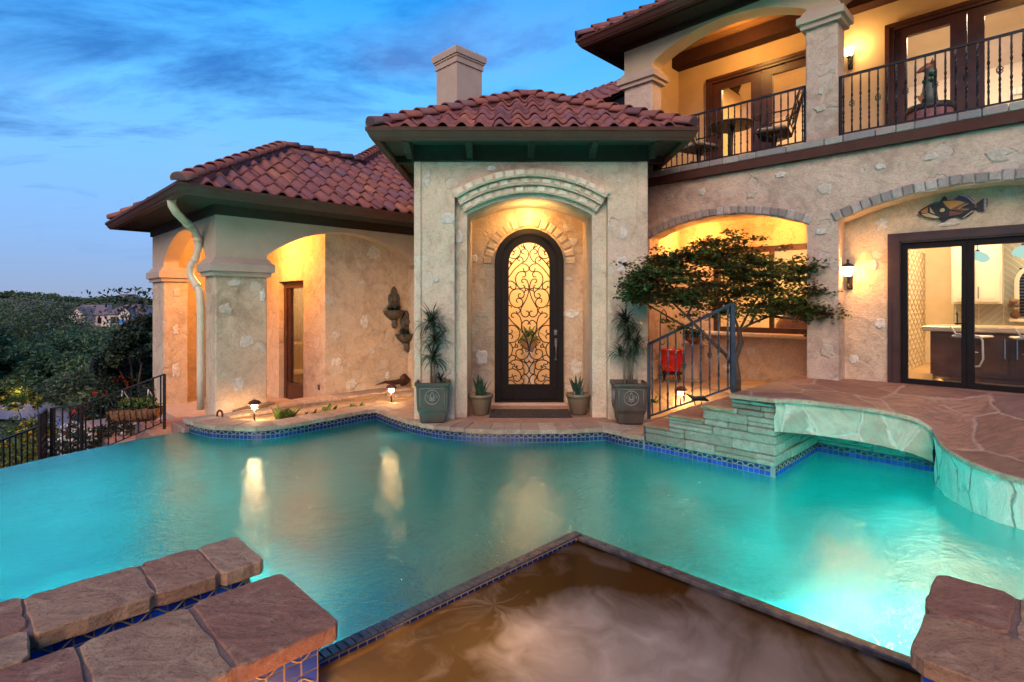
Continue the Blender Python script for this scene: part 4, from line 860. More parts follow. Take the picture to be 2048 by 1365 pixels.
uv = lambda u, v: ((u - v) * H2, (u + v) * H2)
FT = offs(FR, .03)
tileband(FT, far=True)
stepL = [FT[-1], uv(5.42, 1.89)]; tileband(stepL); tileband([uv(5.42, 1.89), uv(6.70, 1.89)]); tileband([uv(6.70, 1.89), uv(6.70, .80)])
o = build('waterline_tiles', TB, M['cobalt']); o['kind'] = 'structure'
o = build('waterline_grout', TG, M['grout']); o['kind'] = 'structure'
o = build('waterline_tile_waves', TW, M['gold_glaze']); o['kind'] = 'structure'
# pool shell
INF = [(-3.6, -1.2), (-4.5, -.3), (-5.05, 1.0), (-5.38, 2.4), (-5.44, 3.7), (-5.34, 4.7), (-5.12, 5.45), (-4.96, 5.87), (-4.755, 6.275), (-4.57, 6.6), (-4.37, 6.89), (-4.27, 7.02), (-4.18, 7.10)]
RW = [uv(6.70, .80), (3.86, 4.93), (3.73, 4.70), (3.68, 4.50), (3.655, 4.3), (3.67, 4.12), (3.76, 3.97), (3.95, 3.70), (4.3, 3.40), (4.9, 3.10), (5.8, 2.9), (6.2, 2.0), (6.2, -1.2)]
out = INF + offs(FR, .03)[1:] + [uv(5.42, 1.89), uv(6.70, 1.89)] + RW
pl = NM('pool_plaster'); c = pl.mix(pl.ramp(pl.noise(.8, 5, .6, .8), [(.4, 0.), (.65, 1.)]), (.07, .40, .41), (.11, .52, .51)); pl.pbr(c, .6); M['plaster'] = pl.m
bs = MB(); NOTCH = [(5.2, -1.2), uv(2.83, -2.5), uv(2.83, 2.24), uv(.93, 2.24), uv(.93, 2.40), uv(.12, 2.40), uv(.12, 2.65), uv(.93, 2.65), uv(.93, 2.94), uv(-.9, 2.94), (-3.3, -.6)]
out = out + NOTCH; n = len(out)
bs.F([bs.P(x, y, -1.35) for x, y in out])
for i in range(n):
    a, b = out[i], out[(i + 1) % n]; top_ = -.17 if i < len(INF) - 1 else -.25
    bs.quad((*a, -1.35), (*b, -1.35), (*b, top_), (*a, top_))
o = build('pool_basin', bs, M['plaster']); o['kind'] = 'structure'
# vanishing edge: thin tiled lip and outer wall
ie = MB(); O_ = offs(INF, .07)
for i in range(len(INF) - 1):
    ie.quad((*INF[i], -.172), (*INF[i + 1], -.172), (*O_[i + 1], -.185), (*O_[i], -.185)); ie.quad((*O_[i], -.185), (*O_[i + 1], -.185), (*O_[i + 1], -2.4), (*O_[i], -2.4))
ie.col = .9; ie.c = [.95] * len(ie.c)
o = build('vanishing_edge', ie, M['cobalt']); o['kind'] = 'structure'
# water
def water(name, tint, trans, mixk, rough, bscale, bstr, foam=None):
    m = NM(name)
    co = m.co((1, 1, 1)); d = m.vadd(m.noise(.8, 3, .5, 0, None, True), co, .5)
    h1 = m.noise(bscale, 5, .55, 1.2, None); mp_ = m.n('ShaderNodeMapping'); m.l(d, mp_.inputs[0]); mp_.inputs['Rotation'].default_value = (0, 0, .25); mp_.inputs['Scale'].default_value = (1, 2.2, 1)
    h2 = m.noise(bscale * 3.1, 4, .6, .8, mp_.outputs[0])
    h = m.math('ADD', h1, m.math('MULTIPLY', h2, .45)); nb = m.bump(h, bstr, .03)
    fr_ = m.n('ShaderNodeFresnel'); fr_.inputs[0].default_value = 1.33
    t1 = m.n('ShaderNodeBsdfTransparent' if foam else 'ShaderNodeBsdfRefraction'); t1.inputs[0].default_value = (*tint, 1)
    if not foam: t1.inputs['IOR'].default_value = 1.33; t1.inputs['Roughness'].default_value = .0; m.l(m.bump(h1, .08, .03), t1.inputs['Normal'])
    t2 = m.n('ShaderNodeBsdfTranslucent'); t2.inputs[0].default_value = (*trans, 1)
    g1 = m.n('ShaderNodeBsdfGlossy'); g1.inputs['Roughness'].default_value = rough; m.l(nb, g1.inputs['Normal'])
    a = m.n('ShaderNodeMixShader'); 
    mk = m.math('MULTIPLY_ADD', m.math('SUBTRACT', m.noise(1.3, 4, .6, 1.5), .5), .15, mixk); m.l(mk, a.inputs[0]); m.l(t1.outputs[0], a.inputs[1]); m.l(t2.outputs[0], a.inputs[2])
    base = a.outputs[0]
    if not foam:
        tt_ = m.n('ShaderNodeBsdfTransparent'); tt_.inputs[0].default_value = (*tint, 1); ax = m.n('ShaderNodeMixShader'); ax.inputs[0].default_value = .02; m.l(base, ax.inputs[1]); m.l(tt_.outputs[0], ax.inputs[2]); base = ax.outputs[0]
    if foam:
        b = m.n('ShaderNodeMixShader'); m.l(foam(m), b.inputs[0]); m.l(base, b.inputs[1])
        df = m.n('ShaderNodeBsdfDiffuse'); df.inputs[0].default_value = (.66, .55, .46, 1); t3 = m.n('ShaderNodeBsdfTranslucent'); t3.inputs[0].default_value = (.85, .68, .48, 1)
        f2 = m.n('ShaderNodeMixShader'); f2.inputs[0].default_value = .45; m.l(df.outputs[0], f2.inputs[1]); m.l(t3.outputs[0], f2.inputs[2]); m.l(f2.outputs[0], b.inputs[2]); base = b.outputs[0]
    ms_ = m.n('ShaderNodeMixShader'); m.l(m.math('MULTIPLY', fr_.outputs[0], .38 if not foam else .5), ms_.inputs[0]); m.l(base, ms_.inputs[1]); m.l(g1.outputs[0], ms_.inputs[2]); m.l(ms_.outputs[0], m.out.inputs[0]); return m.m
M['water'] = water('pool_water', (.16, .88, .86), (.08, .82, .78), .13, .12, 9.0, .20)
def foamf(m):
    co = m.co(); sw = m.vadd(m.noise(1.6, 3, .5, .5, None, True), co, .5)
    v = m.n('ShaderNodeVectorMath', operation='SUBTRACT'); m.l(sw, v.inputs[0]); v.inputs[1].default_value = (-.19 + .25, 3.42 + .25, .25)
    sp = m.n('ShaderNodeSeparateXYZ'); m.l(v.outputs[0], sp.inputs[0])
    ang = m.math('ARCTAN2', sp.outputs[1], sp.outputs[0]); rr = m.math('SQRT', m.math('ADD', m.math('MULTIPLY', sp.outputs[0], sp.outputs[0]), m.math('MULTIPLY', sp.outputs[1], sp.outputs[1])))
    cx = m.n('ShaderNodeCombineXYZ'); m.l(m.math('MULTIPLY', ang, 1.3), cx.inputs[0]); m.l(m.math('MULTIPLY', rr, 1.9), cx.inputs[1])
    n_ = m.noise(1.6, 5, .55, .9, cx.outputs[0]); n2_ = m.noise(1.2, 4, .5, .8, sw)
    a = m.ramp(m.math('ABSOLUTE', m.math('ADD', ang, .72)), [(0, 1.), (.45, .75), (1.0, 0.)])
    b = m.ramp(m.math('MULTIPLY', rr, .4), [(0, 0.), (.03, 0.), (.17, 1.), (.6, .7), (1., 0.)])
    x = m.math('ADD', m.math('MULTIPLY', n_, .6), m.math('MULTIPLY', n2_, .4))
    x = m.math('ADD', x, m.math('MULTIPLY', m.math('SUBTRACT', m.math('MULTIPLY', a, b), .6), .55))
    return m.ramp(x, [(.20, 0.), (.80, .80)])
# jets churn the spa: soft streaks of froth fanning from the jet
M['spawater'] = water('spa_water', (.20, .145, .085), (.15, .105, .058), .58, .12, 6, .25, foamf)
wa = MB(); wp = wa.F([wa.P(x, y, WZ) for x, y in out]); o = build('water', wa, M['water']); o['kind'] = 'structure'
for x, y, e, sz, c_ in ((-2.6, 4.5, 60, 1.3, (.42, 1, .95)), (-3.9, 4.6, 95, 1.2, (.42, 1, .95)), (-3.4, 3.2, 45, 1.2, (.42, 1, .95)), (-2.9, 5.5, 30, .5, (.6, 1, 1)),
                       (2.0, 4.6, 62, 1.0, (.30, 1, .92)), (2.9, 4.5, 85, .9, (.30, 1, .92)), (2.8, 3.5, 40, 1.3, (.30, 1, .92)), (3.4, 2.4, 34, 1.2, (.30, 1, .92)), (2.0, 3.9, 26, 1.2, (.30, 1, .92)), (3.7, 5.2, 30, .5, (.30, 1, .92)), (1.1, 4.4, 26, .9, (.30, 1, .92))):
    lamp('pool_light', 'AREA', (x, y, -.34), e * 22, c_, sz).data.spread = R(118)
for i_, (fx_, fy_, rz_) in enumerate(((-1.72, 7.36, 20),)):
    pf_ = MB(at(frI, (fx_, fy_, -.50), R(rz_))); pts_ = [(.075 * math.cos(k / 20 * 2 * math.pi), .075 * math.sin(k / 20 * 2 * math.pi)) for k in range(20)]; pf_.slabxz(pts_, -.03, -.01)
    o = build('pool_fixture', pf_, emis('lit_pool_lens', (.8, 1, 1), 7)); tag(o, ('round underwater light glowing below the coping left of the tower', 'round underwater light in the ledgestone wall below the steps')[i_], 'pool light')
    lamp('pool_fixture_light', 'SPOT', (fx_ - .08 * math.sin(R(-rz_)), fy_ - .08 * math.cos(R(rz_)), -.50), 60, (.7, 1, 1), .05, rot=(R(78), 0, R(rz_ + 0) + math.pi), spot=120)
# --- ledgestone steps (x = -v, y = u)
def stack_row(mb, x0, x1, z0, z1, y, dep, j=.012, wmin=.14, wmax=.46):
    x = x0
    while x < x1 - .02:
        w = random.uniform(wmin, wmax) * (1.25 if z1 - z0 > .07 else 1)
        if x + w > x1 - .07: w = x1 - x
        mb.col = random.random(); yy = y + random.uniform(-j, j)
        if random.random() < .12 and z1 - z0 > .06:
            zm = z0 + (z1 - z0) * random.uniform(.4, .6); mb.box(x + .002, x + w - .002, yy, y + dep, z0 + .002, zm - .001, j=.003, bev=.009); mb.col = random.random(); mb.box(x + .002, x + w - .002, yy + random.uniform(-j, j), y + dep, zm + .001, z1 - .002, j=.003, bev=.009)
        else: mb.box(x + .002, x + w - .002, yy, y + dep, z0 + .002, z1 - .002, j=.003, bev=.010)
        x += w
zr = [-.058, .045, .15, .235, .30, .395, .45, .505, .545, .60]
def vst(z): return 3.38 if z <= .01 else 3.27 if z <= .151 else 2.985 if z <= .301 else 2.60 if z <= .451 else 2.30
steps = thing('stone_steps', 'stacked ledgestone steps climbing from the pool coping to the bridge', 'steps')
SK = MB(frR)
for z0, z1 in zip(zr, zr[1:]): stack_row(SK, -vst(z1), -1.885, z0, z1, 5.40, .2)
build('front_stones', SK, M['stack'], steps)
SK = MB(lambda x, y, z: frL(x, y, z))
for z0, z1 in zip(zr, zr[1:]):
    if z1 <= .31: stack_row(SK, 5.41, 6.72, z0, z1, 1.885, .2)
build('side_stones', SK, M['stack'], steps)
SK = MB(frR)
for z0, z1 in zip(zr, zr[1:]):
    if z1 <= .5: stack_row(SK, -1.9, -.75, z0, z1, 6.70, .2)
build('wall_under_bridge', SK, M['stack'], steps)
SK = MB(frR); SK.box(-1.90, -.75, 6.78, 7.1, -.3, .52); SK.box(-3.36, -1.92, 5.50, 6.3, -1.0, .135); SK.box(-2.97, -1.92, 5.50, 6.3, .13, .28); SK.box(-2.58, -1.92, 5.5, 6.3, .27, .43); SK.box(-2.28, -1.92, 5.5, 7.1, .4, .57)
build('core', SK, M['dark_joint'], steps)
for x0, x1, zt_ in ((-3.29, -2.97, .152), (-3.0, -2.58, .302), (-2.615, -2.28, .452)):
    TR = MB(frR); y = 5.375
    for yy in (5.375, 5.78):
        TR.col = random.random(); TR.box(x0 + random.uniform(-.01, .01), x1, yy, yy + (.40 if yy < 5.5 else .46), zt_ - .045, zt_, j=.004, bev=.012)
    build('tread', TR, M['spaslab'], steps)
# --- deck with its curved edge
E_ = [(2.164, 5.402, .600), (2.455, 5.095, .606), (2.60, 5.10, .604), (2.86, 5.10, .580), (3.245, 5.06, .540), (3.50, 5.02, .50), (3.69, 4.98, .448), (3.80, 4.92, .366), (3.74, 4.75, .29), (3.67, 4.55, .262), (3.63, 4.32, .247), (3.65, 4.12, .231), (3.73, 3.97, .22), (3.95, 3.70, .22), (4.3, 3.40, .22), (4.9, 3.10, .22), (5.8, 2.9, .22)]
VF = [2.29, 2.1, 1.95, 1.7, 1.4, 1.1, .8, .5, .3, .1, -.1, -.3, -.6, -1, -1.5, -2.0, -2.6]
def ext(P, n):
    q = spl(P, n); return [tuple(float(c) for c in a) for a in q]
Es = ext(E_, 3); Fs = ext([(*uv(7.43, v), .598) for v in VF], 3)
dk = MB(); dk.smooth = True; NT = 14; grid = []
for i, (e, f) in enumerate(zip(Es, Fs)):
    row = []
    for k in range(NT + 1):
        t = k / NT; s_ = min(1, t * 1.25); s_ = s_ * s_ * (3 - 2 * s_)
        row.append(dk.P(e[0] + (f[0] - e[0]) * t, e[1] + (f[1] - e[1]) * t, e[2] + (f[2] - e[2]) * s_ + (random.uniform(-.003, .003) if 0 < k < NT else 0)))
    grid.append(row)
for i in range(len(grid) - 1):
    for k in range(NT): dk.F([grid[i][k], grid[i][k + 1], grid[i + 1][k + 1], grid[i + 1][k]])
dk.box(0, .001, 0, .001, 0, .001) if 0 else None
o = build('deck', dk, M['deck']); o['kind'] = 'structure'
dg = MB(); Eo = [(e[0], e[1]) for e in Es]; Eo2 = offs(Eo, -.018)
for i in range(len(Es) - 1):
    dg.col = random.random() if i % 3 == 0 else dg.col
    a, b = Es[i], Es[i + 1]; oa, ob = Eo2[i], Eo2[i + 1]; th = .042
    dg.quad((a[0], a[1], a[2] + .001), (b[0], b[1], b[2] + .001), (*ob, b[2] - .006), (*oa, a[2] - .006)); dg.quad((*oa, a[2] - .006), (*ob, b[2] - .006), (*ob, b[2] - th), (*oa, a[2] - th)); dg.quad((*oa, a[2] - th), (*ob, b[2] - th), (b[0], b[1], b[2] - th), (a[0], a[1], a[2] - th))
o = build('deck_edge', dg, M['coping']); o['kind'] = 'structure'
# bridge: rubble face arching over the water
bridge = thing('stone_bridge', 'low arched footbridge faced in rubble stone over the pool inlet', 'bridge')
bf = MB(); bf.smooth = True; zb = [.29, .285, .25, .205, .155, .115, .07]; top6 = [E_[i] for i in (1, 3, 4, 5, 6, 7)]
TP = ext([(2.47, 5.115, .56), (2.86, 5.12, .54), (3.245, 5.08, .50), (3.50, 5.04, .46), (3.69, 5.0, .41), (3.81, 4.94, .33)], 5)
BT = ext([(2.47, 5.135, .285), (2.86, 5.12, .255), (3.245, 5.08, .205), (3.50, 5.04, .155), (3.69, 5.0, .11), (3.83, 4.95, .045)], 5)
NB = 6
rows = []
for a, b in zip(TP, BT): rows.append([bf.P(a[0] + (b[0] - a[0]) * k / NB + random.uniform(-.006, .006), a[1] + (b[1] - a[1]) * k / NB + random.uniform(-.010, .010), a[2] + (b[2] - a[2]) * k / NB) for k in range(NB + 1)])
for r0, r1 in zip(rows, rows[1:]):
    for k in range(NB): bf.F([r0[k], r0[k + 1], r1[k + 1], r1[k]])
build('rubble_face', bf, M['rubble'], bridge)
bu = MB(); FW = ext([(*uv(6.72, v), 0) for v in (1.9, 1.7, 1.45, 1.2, 1.0, .8)], 5)
for i in range(len(BT) - 1): bu.quad(BT[i], BT[i + 1], (FW[i + 1][0], FW[i + 1][1], BT[i + 1][2]), (FW[i][0], FW[i][1], BT[i][2]))
build('underside', bu, M['dark_joint'], bridge)
# battered retaining wall
bw = MB(); bw.smooth = True; WT = [(3.80, 4.92, .33)] + [(x, y, z - .04) for x, y, z in E_[8:]]; WBp = [(3.85, 4.95), (3.76, 4.74), (3.69, 4.55), (3.655, 4.32), (3.67, 4.12), (3.75, 3.96), (3.96, 3.69), (4.31, 3.38), (4.91, 3.08), (5.81, 2.88)]
WT = ext(WT, 5); WB2 = ext([(x, y, 0) for x, y in WBp], 5); rows = []
for a, b in zip(WT, WB2):
    row = []
    for k in range(10):
        t = k / 9; z = a[2] + (-1.35 - a[2]) * t * t * .9 - .1 * t; row.append(bw.P(a[0] + (b[0] - a[0]) * min(1, t * 2) + random.uniform(-.011, .011), a[1] + (b[1] - a[1]) * min(1, t * 2) + random.uniform(-.011, .011), z))
    rows.append(row)
for r0, r1 in zip(rows, rows[1:]):
    for k in range(9): bw.F([r0[k], r0[k + 1], r1[k + 1], r1[k]])
o = build('retaining_wall', bw, M['batter']); tag(o, 'curved pale chiselled stone wall holding the flagstone deck above the water', 'wall')
# --- planting bed, ledge, entry patio, side garden
sb = MB(); Q = offs(FR, .2)
nl = len(smooth2(CF)) + 1
so = Q[:nl]; sb.F([sb.P(x, y, -.085) for x, y in so] + [sb.P(-1.2, 8.9, -.085), sb.P(*uv(5.6, 8.15), -.085), sb.P(*uv(2.5, 8.15), -.085), sb.P(-4.35, 7.5, -.085)])
o = build('planting_bed', sb, M['sandbed']); o['kind'] = 'structure'
lg = MB(frL)
def ledge(x0, x1, y0, y1, z0, z1):
    x = x0
    while x < x1 - .02:
        w = min(random.uniform(.28, .5), x1 - x)
        if x1 - x - w < .1: w = x1 - x
        lg.col = random.random(); lg.box(x + .003, x + w - .003, y0 + random.uniform(-.006, .006), y1, z1 - .05, z1, j=.003, bev=.012); x += w
    lg.col = .6; lg.box(x0 + .01, x1 - .01, y0 + .03, y1 - .01, z0, z1 - .045)
ledge(3.14, 6.5, 8.04, 8.44, -.3, .005); ledge(2.50, 3.14, 7.93, 8.2, -.3, -.03)
lg.col = .4; lg.box(5.0, 5.75, 7.72, 8.04, -.3, -.02, j=.01, bev=.03)
o = build('bed_ledge', lg, M['coping']); tag(o, 'low sandstone ledge capping the back of the lit planting bed', 'ledge')
# lower landing outside the left arch
ld = MB(frL); ld.box(1.75, 2.45, 8.5, 9.6, -1.3, -.26, bev=.02); ld.box(1.5, 2.45, 9.6, 12.4, -1.6, -.62, bev=.02); ld.box(1.95, 2.42, 7.9, 8.5, -1.3, -.10, bev=.02)
o = build('landing', ld, M['patio']); o['kind'] = 'structure'
ep = MB(); Q2 = offs(FR, .34)
ids = [i for i in range(len(FR)) if FR[i][0] >= -1.45 and i > nl - 4 and FR[i][1] < 7.2]
ep.F([ep.P(Q2[i][0], Q2[i][1], -.006) for i in ids] + [ep.P(1.9, 6.6, -.006), ep.P(2.3, 7.2, -.006), ep.P(1.7, 8.3, -.006), ep.P(-1.4, 8.3, -.006)])
ep.F([ep.P(-1.85, 7.85, -.02), ep.P(-1.4, 7.28, -.02), ep.P(-1.2, 7.1, -.02), ep.P(-1.2, 8.7, -.02), ep.P(-1.75, 8.35, -.02)])
o = build('entry_patio', ep, M['patio']); o['kind'] = 'structure'
th = MB(); th.box(dc - .56, dc + .56, 8.0, 8.2, -.02, .02, bev=.008); build('threshold', th, M['cap'], house)
gd = MB(frR); gd.smooth = True; g = []
for i in range(19):
    y = 6.2 + i * .112; row = []
    for k in range(15):
        x = -4.9 + k * .187; t = min(1, max(0, (y - 6.35) / .95)); z = .0 + .35 * t * t * (3 - 2 * t) + (random.uniform(-.012, .012) if t < 1 else 0) + .05 * t * max(0, (x + 3.4))
        row.append(gd.P(x, y, z))
    g.append(row)
for a, b in zip(g, g[1:]):
    for k in range(14): gd.F([a[k], a[k + 1], b[k + 1], b[k]])
o = build('side_garden_ground', gd, M['sandbed']); o['kind'] = 'structure'
# ================================================================ SPA
spa = thing('spa', 'raised spa with churning amber water framed by purple sandstone slabs', 'spa', (0, 0, 0))
rim = MB(frL); rim.col = .15
rb = NM('ribbed_dark_tile'); wv = rb.n('ShaderNodeTexNoise'); rb.l(rb.co((1, 1, 1)), wv.inputs[0]); wv.inputs['Scale'].default_value = 9
rb.pbr(rb.ramp(rb.noise(12, 6), [(.35, (.045, .035, .035)), (.6, (.11, .08, .06))]), .22, 0, rb.bump(rb.noise(18, 4), .5, .01), .6); M['ribbed'] = rb.m
rim.box(-1.5, 2.83, 2.175, 2.24, -.9, -.008, bev=.006); rim.box(2.765, 2.83, -2.5, 2.172, -.9, -.004, bev=.006)
build('rim', rim, M['ribbed'], spa)
rt = MB(frL); x = .95
while x < 2.82: rt.col = random.uniform(.0, .5); rt.box(x, x + .034, 2.177, 2.242, -.009, .003, bev=.003); x += .0375
x = 2.13

build('rim_cap', rt, M['ribbed'], spa)
ST = MB(); SG = MB(); SW = MB()
def band(P, *a, nm='tile_band', dark=False, w_=False):
    global ST, SG
    ST = MB(); SG = MB(); tileband(P, *a, False, ST, SG, SW, dark); b_ = build(nm, ST, M['cobalt'], spa); build('grout', SG, M['gold_glaze'], b_)
band([uv(.9, 2.173), uv(2.763, 2.173)], -.008, 1, .036, .045, dark=True)
# raised walls A and B with tiles
def uvp(*p): return [uv(*q) for q in p]
band(uvp((-1.0, 1.947), (.925, 1.947)), .238, 5, .05, .062)
band(uvp((.928, 1.95), (.928, 2.40)), .238, 8, .05, .062)
band(uvp((.10, 2.647), (.925, 2.647)), .238, 6, .05, .062)
band(uvp((.928, 2.65), (.928, 2.94)), .238, 8, .05, .062); band(uvp((2.327, .33), (2.327, -2.4)), .238, 6, .05, .062); band(uvp((2.97, .334), (2.33, .334)), .238, 8, .05, .062)
for (vv) in (1.942, 2.642):
    for off in (0, 1):
        q = [(*uv(-.6 + k * .062 / 4 + (0), vv), .208 - off * .1 + .018 * math.sin(k / 4 * math.pi) * (1 if not off else -1)) for k in range(int(1.52 / .0155))]
        SW = MB(); SW.tube(q, .0036, 5, cap=False); build('tile_wave', SW, M['gold_glaze'], spa)

boxes('wall', frL, [(-2, .922, 1.955, 2.395, -1.3, .235), (.105, .922, 2.655, 2.935, -1.3, .235), (-2, .10, 2.40, 2.935, -1.3, .235), (2.33, 2.97, -2.5, .33, -1.3, .235)], M['grout'], spa)
def slab(name, u0, u1, v0, v1, z0, z1, col, rag=.004, n=5, cr=.022):
    rag *= .7; u0 -= .004; u1 += .004; v0 -= .002
    mb = MB(frL); mb.col = col; pts = []
    def side(ax, ay, bx, by):
        for k in range(n): t = k / n; pts.append((ax + (bx - ax) * t, ay + (by - ay) * t))
    side(u0 + cr, v0, u1 - cr, v0); pts.append((u1 - cr, v0)); side(u1, v0 + cr, u1, v1 - cr); pts.append((u1, v1 - cr)); side(u1 - cr, v1, u0 + cr, v1); pts.append((u0 + cr, v1)); side(u0, v1 - cr, u0, v0 + cr); pts.append((u0, v0 + cr))
    pts = [(x + random.uniform(-rag, rag), y + random.uniform(-rag, rag)) for x, y in pts]; cx, cy_ = (u0 + u1) / 2, (v0 + v1) / 2; rings = []
    def ins(p, d): return (p[0] - math.copysign(min(d, abs(p[0] - cx)), p[0] - cx) * (1 if abs(p[0] - cx) > (u1 - u0) * .42 else 0), p[1] - math.copysign(min(d, abs(p[1] - cy_)), p[1] - cy_) * (1 if abs(p[1] - cy_) > (v1 - v0) * .42 else 0))
    for z, d in ((z0, .002), (z0 + .004, 0), (z1 - .006, 0), (z1, .005)):
        rings.append([mb.P(*ins(p, d), z + random.uniform(-.001, .001)) for p in pts])
    for a, b in zip(rings, rings[1:]):
        for k in range(len(pts)): mb.F([a[k], a[(k + 1) % len(pts)], b[(k + 1) % len(pts)], b[k]], False)
    mb.F(rings[-1], False); mb.F(rings[0][::-1], False)
    return build(name, mb, M['spaslab'], spa)
Z0, Z1 = .238, .30
slab('coping_slab', .635, .985, 1.895, 2.435, Z0, Z1, .12); slab('coping_slab', .285, .612, 1.90, 2.43, Z0, Z1 - .002, .62, .010); slab('coping_slab', -.5, .262, 1.90, 2.43, Z0, Z1 + .001, .05, .010)
slab('coping_slab', .800, .975, 2.605, 2.975, Z0, Z1, .7); slab('coping_slab', .562, .785, 2.61, 2.98, Z0, Z1 - .002, .4, .010); slab('coping_slab', .170, .545, 2.61, 2.97, Z0, Z1, .55, .009)
slab('coping_slab', -.02, .150, 2.445, 2.66, Z0, Z1, .75, .006); slab('coping_slab', -.3, .152, 2.675, 2.98, Z0, Z1, .2, .008); slab('coping_slab', -.5, -.03, 2.445, 2.66, Z0, Z1, .5)
slab('coping_slab', 2.655, 3.035, .125, .372, Z0, Z1, .1, .008, cr=.035); slab('coping_slab', 2.27, 2.642, -.25, .362, Z0, Z1 - .003, .45, .006, cr=.045); slab('coping_slab', 2.655, 3.04, -.35, .105, Z0, Z1 - .006, .65, .01); slab('coping_slab', 2.27, 3.03, -1.2, -.37, Z0, Z1, .3)
jt = MB(frL); jmat = simple('red_mortar', (.19, .095, .065), .9, var=.2, nscale=20, bump=.6)
if 0: jt.box(-.5, .90, 1.915, 2.415, Z0 + .005, Z1 - .008); jt.box(-.5, .90, 2.45, 2.95, Z0 + .005, Z1 - .014) if 0 else jt.box(.0, .90, 2.625, 2.965, Z0 + .005, Z1 - .008); jt.box(-.5, .12, 2.40, 2.95, Z0 + .004, Z1 - .016); jt.box(2.29, 3.02, -1.2, .35, Z0 + .005, Z1 - .010)
boxes('mortar', frL, [(-.5, .90, 1.915, 2.415, Z0 + .005, Z1 - .008), (.125, .90, 2.625, 2.965, Z0 + .005, Z1 - .008), (-.5, .12, 2.42, 2.96, Z0 + .004, Z1 - .010), (2.29, 3.02, -1.2, .35, Z0 + .005, Z1 - .010)], jmat, spa)
sbm = simple('spa_plaster', (.20, .13, .075), .7, var=.3, nscale=3)
ss = MB(frL); ss.box(-2, 2.765, -2.5, 2.17, -1.0, -.95); ss.box(2.74, 2.763, -2.5, 2.17, -1, -.03); ss.box(-2, 2.72, 1.75, 2.12, -1, -.55); ss.box(2.35, 2.72, -2.5, 1.75, -1, -.55)
build('basin', ss, sbm, spa)
sw_ = MB(frL); sw_.F([sw_.P(-2, -2.5, -.026), sw_.P(2.765, -2.5, -.026), sw_.P(2.765, 2.174, -.026), sw_.P(-2, 2.174, -.026)]); o = build('spa_water', sw_, M['spawater'], spa)
lamp('spa_light', 'POINT', (-.70, 1.73, -.10), 110, (1, .62, .26), .05)
lamp('spa_light', 'POINT', (-.1, 2.45, -.35), 8, (1, .62, .28), .08)
lamp('spa_light', 'POINT', (.3, 1.2, -.7), 6, (1, .58, .22), .15)
# ================================================================ PROPS
random.seed(5)
def local(loc, rz=0): return None
# ---- railings
def twist_bar(mb, p, z0, z1, r=.009, tw=True, n=14):
    rings = []
    for i in range(n + 1):
        t = i / n; a = (t * 5.5 * math.pi if (tw and .12 < t < .88) else (0 if t <= .12 else .88 * 5.5 * math.pi)) + .785; rr = r * (1.25 if (tw and .1 < t < .9 and i % 2) else 1)
        rings.append([mb.P(p[0] + rr * 1.25 * math.cos(a + k * math.pi / 2), p[1] + rr * 1.25 * math.sin(a + k * math.pi / 2), z0 + (z1 - z0) * t) for k in range(4)])
    for a, b in zip(rings, rings[1:]):
        for k in range(4): mb.F([a[k], a[(k + 1) % 4], b[(k + 1) % 4], b[k]])
def basket(mb, p, zc, r=.026, h=.085):
    for k in range(4):
        pts = []
        for i in range(9): t = i / 8; a = k * math.pi / 2 + t * math.pi * 1.1; rr = r * math.sin(math.pi * t) + .003; pts.append((p[0] + rr * math.cos(a), p[1] + rr * math.sin(a), zc - h / 2 + h * t))
        mb.tube(pts, .0042, 4, cap=False)
def railing(name, label, P0, P1, zt0, zt1, zb0, zb1, n, posts, mat, every=3, start=1, tw=True, posts_z=None, group=None, br=.0085, bask=True, tr=.014):
    base = P0; root = thing(name, label, 'railing', base, group=group)
    bb = (base[0], base[1], base[2])
    L = lambda t, za, zb: (P0[0] + (P1[0] - P0[0]) * t - bb[0], P0[1] + (P1[1] - P0[1]) * t - bb[1], za + (zb - za) * t - bb[2])
    d = Vector((P1[0] - P0[0], P1[1] - P0[1])).normalized(); nx, ny = -d.y, d.x
    def bar(nm, za, zb, w, h):
        mb = MB(); a, b = L(0, za, za), L(1, zb, zb); a = (a[0], a[1], za - bb[2]); b = (b[0], b[1], zb - bb[2])
        v = []
        for p in (a, b):
            for s1, s2 in ((-1, -1), (1, -1), (1, 1), (-1, 1)): v.append(mb.P(p[0] + nx * w * s1, p[1] + ny * w * s1, p[2] + h * s2))
        for k in range(4): mb.F([v[k], v[(k + 1) % 4], v[4 + (k + 1) % 4], v[4 + k]])
        mb.F(v[:4][::-1]); mb.F(v[4:]); build(nm, mb, mat, root)
    bar('top_rail', zt0, zt1, tr * 1.15, tr * .8); bar('bottom_rail', zb0, zb1, tr * .8, tr * .6)
    for i in range(n):
        t = (i + .5) / n; a = L(t, 0, 0); z0 = zb0 + (zb1 - zb0) * t - bb[2]; z1 = zt0 + (zt1 - zt0) * t - bb[2]
        mb = MB(); twist_bar(mb, a, z0, z1, br, tw); b_ = build('baluster', mb, mat, root)
        if bask and every and i % every == start: mb = MB(); basket(mb, a, (z0 + z1) / 2); build('basket', mb, mat, b_)
    for t, zb_ in posts:
        a = L(t, 0, 0); z1 = zt0 + (zt1 - zt0) * t - bb[2]; mb = MB(); w = tr * 1.1; mb.box(a[0] - w, a[0] + w, a[1] - w, a[1] + w, zb_ - bb[2], z1 + .005, bev=.003); build('post', mb, mat, root)
    return root
Z3 = 3.42
railing('balcony_railing', 'black twisted iron balcony railing between the two stucco columns', frR(-4.23, 7.2, Z3), frR(-2.15, 7.2, Z3), 4.128, 4.128, 3.465, 3.465, 25, ((0.004, Z3), (.996, Z3)), M['iron'], 3, 1)
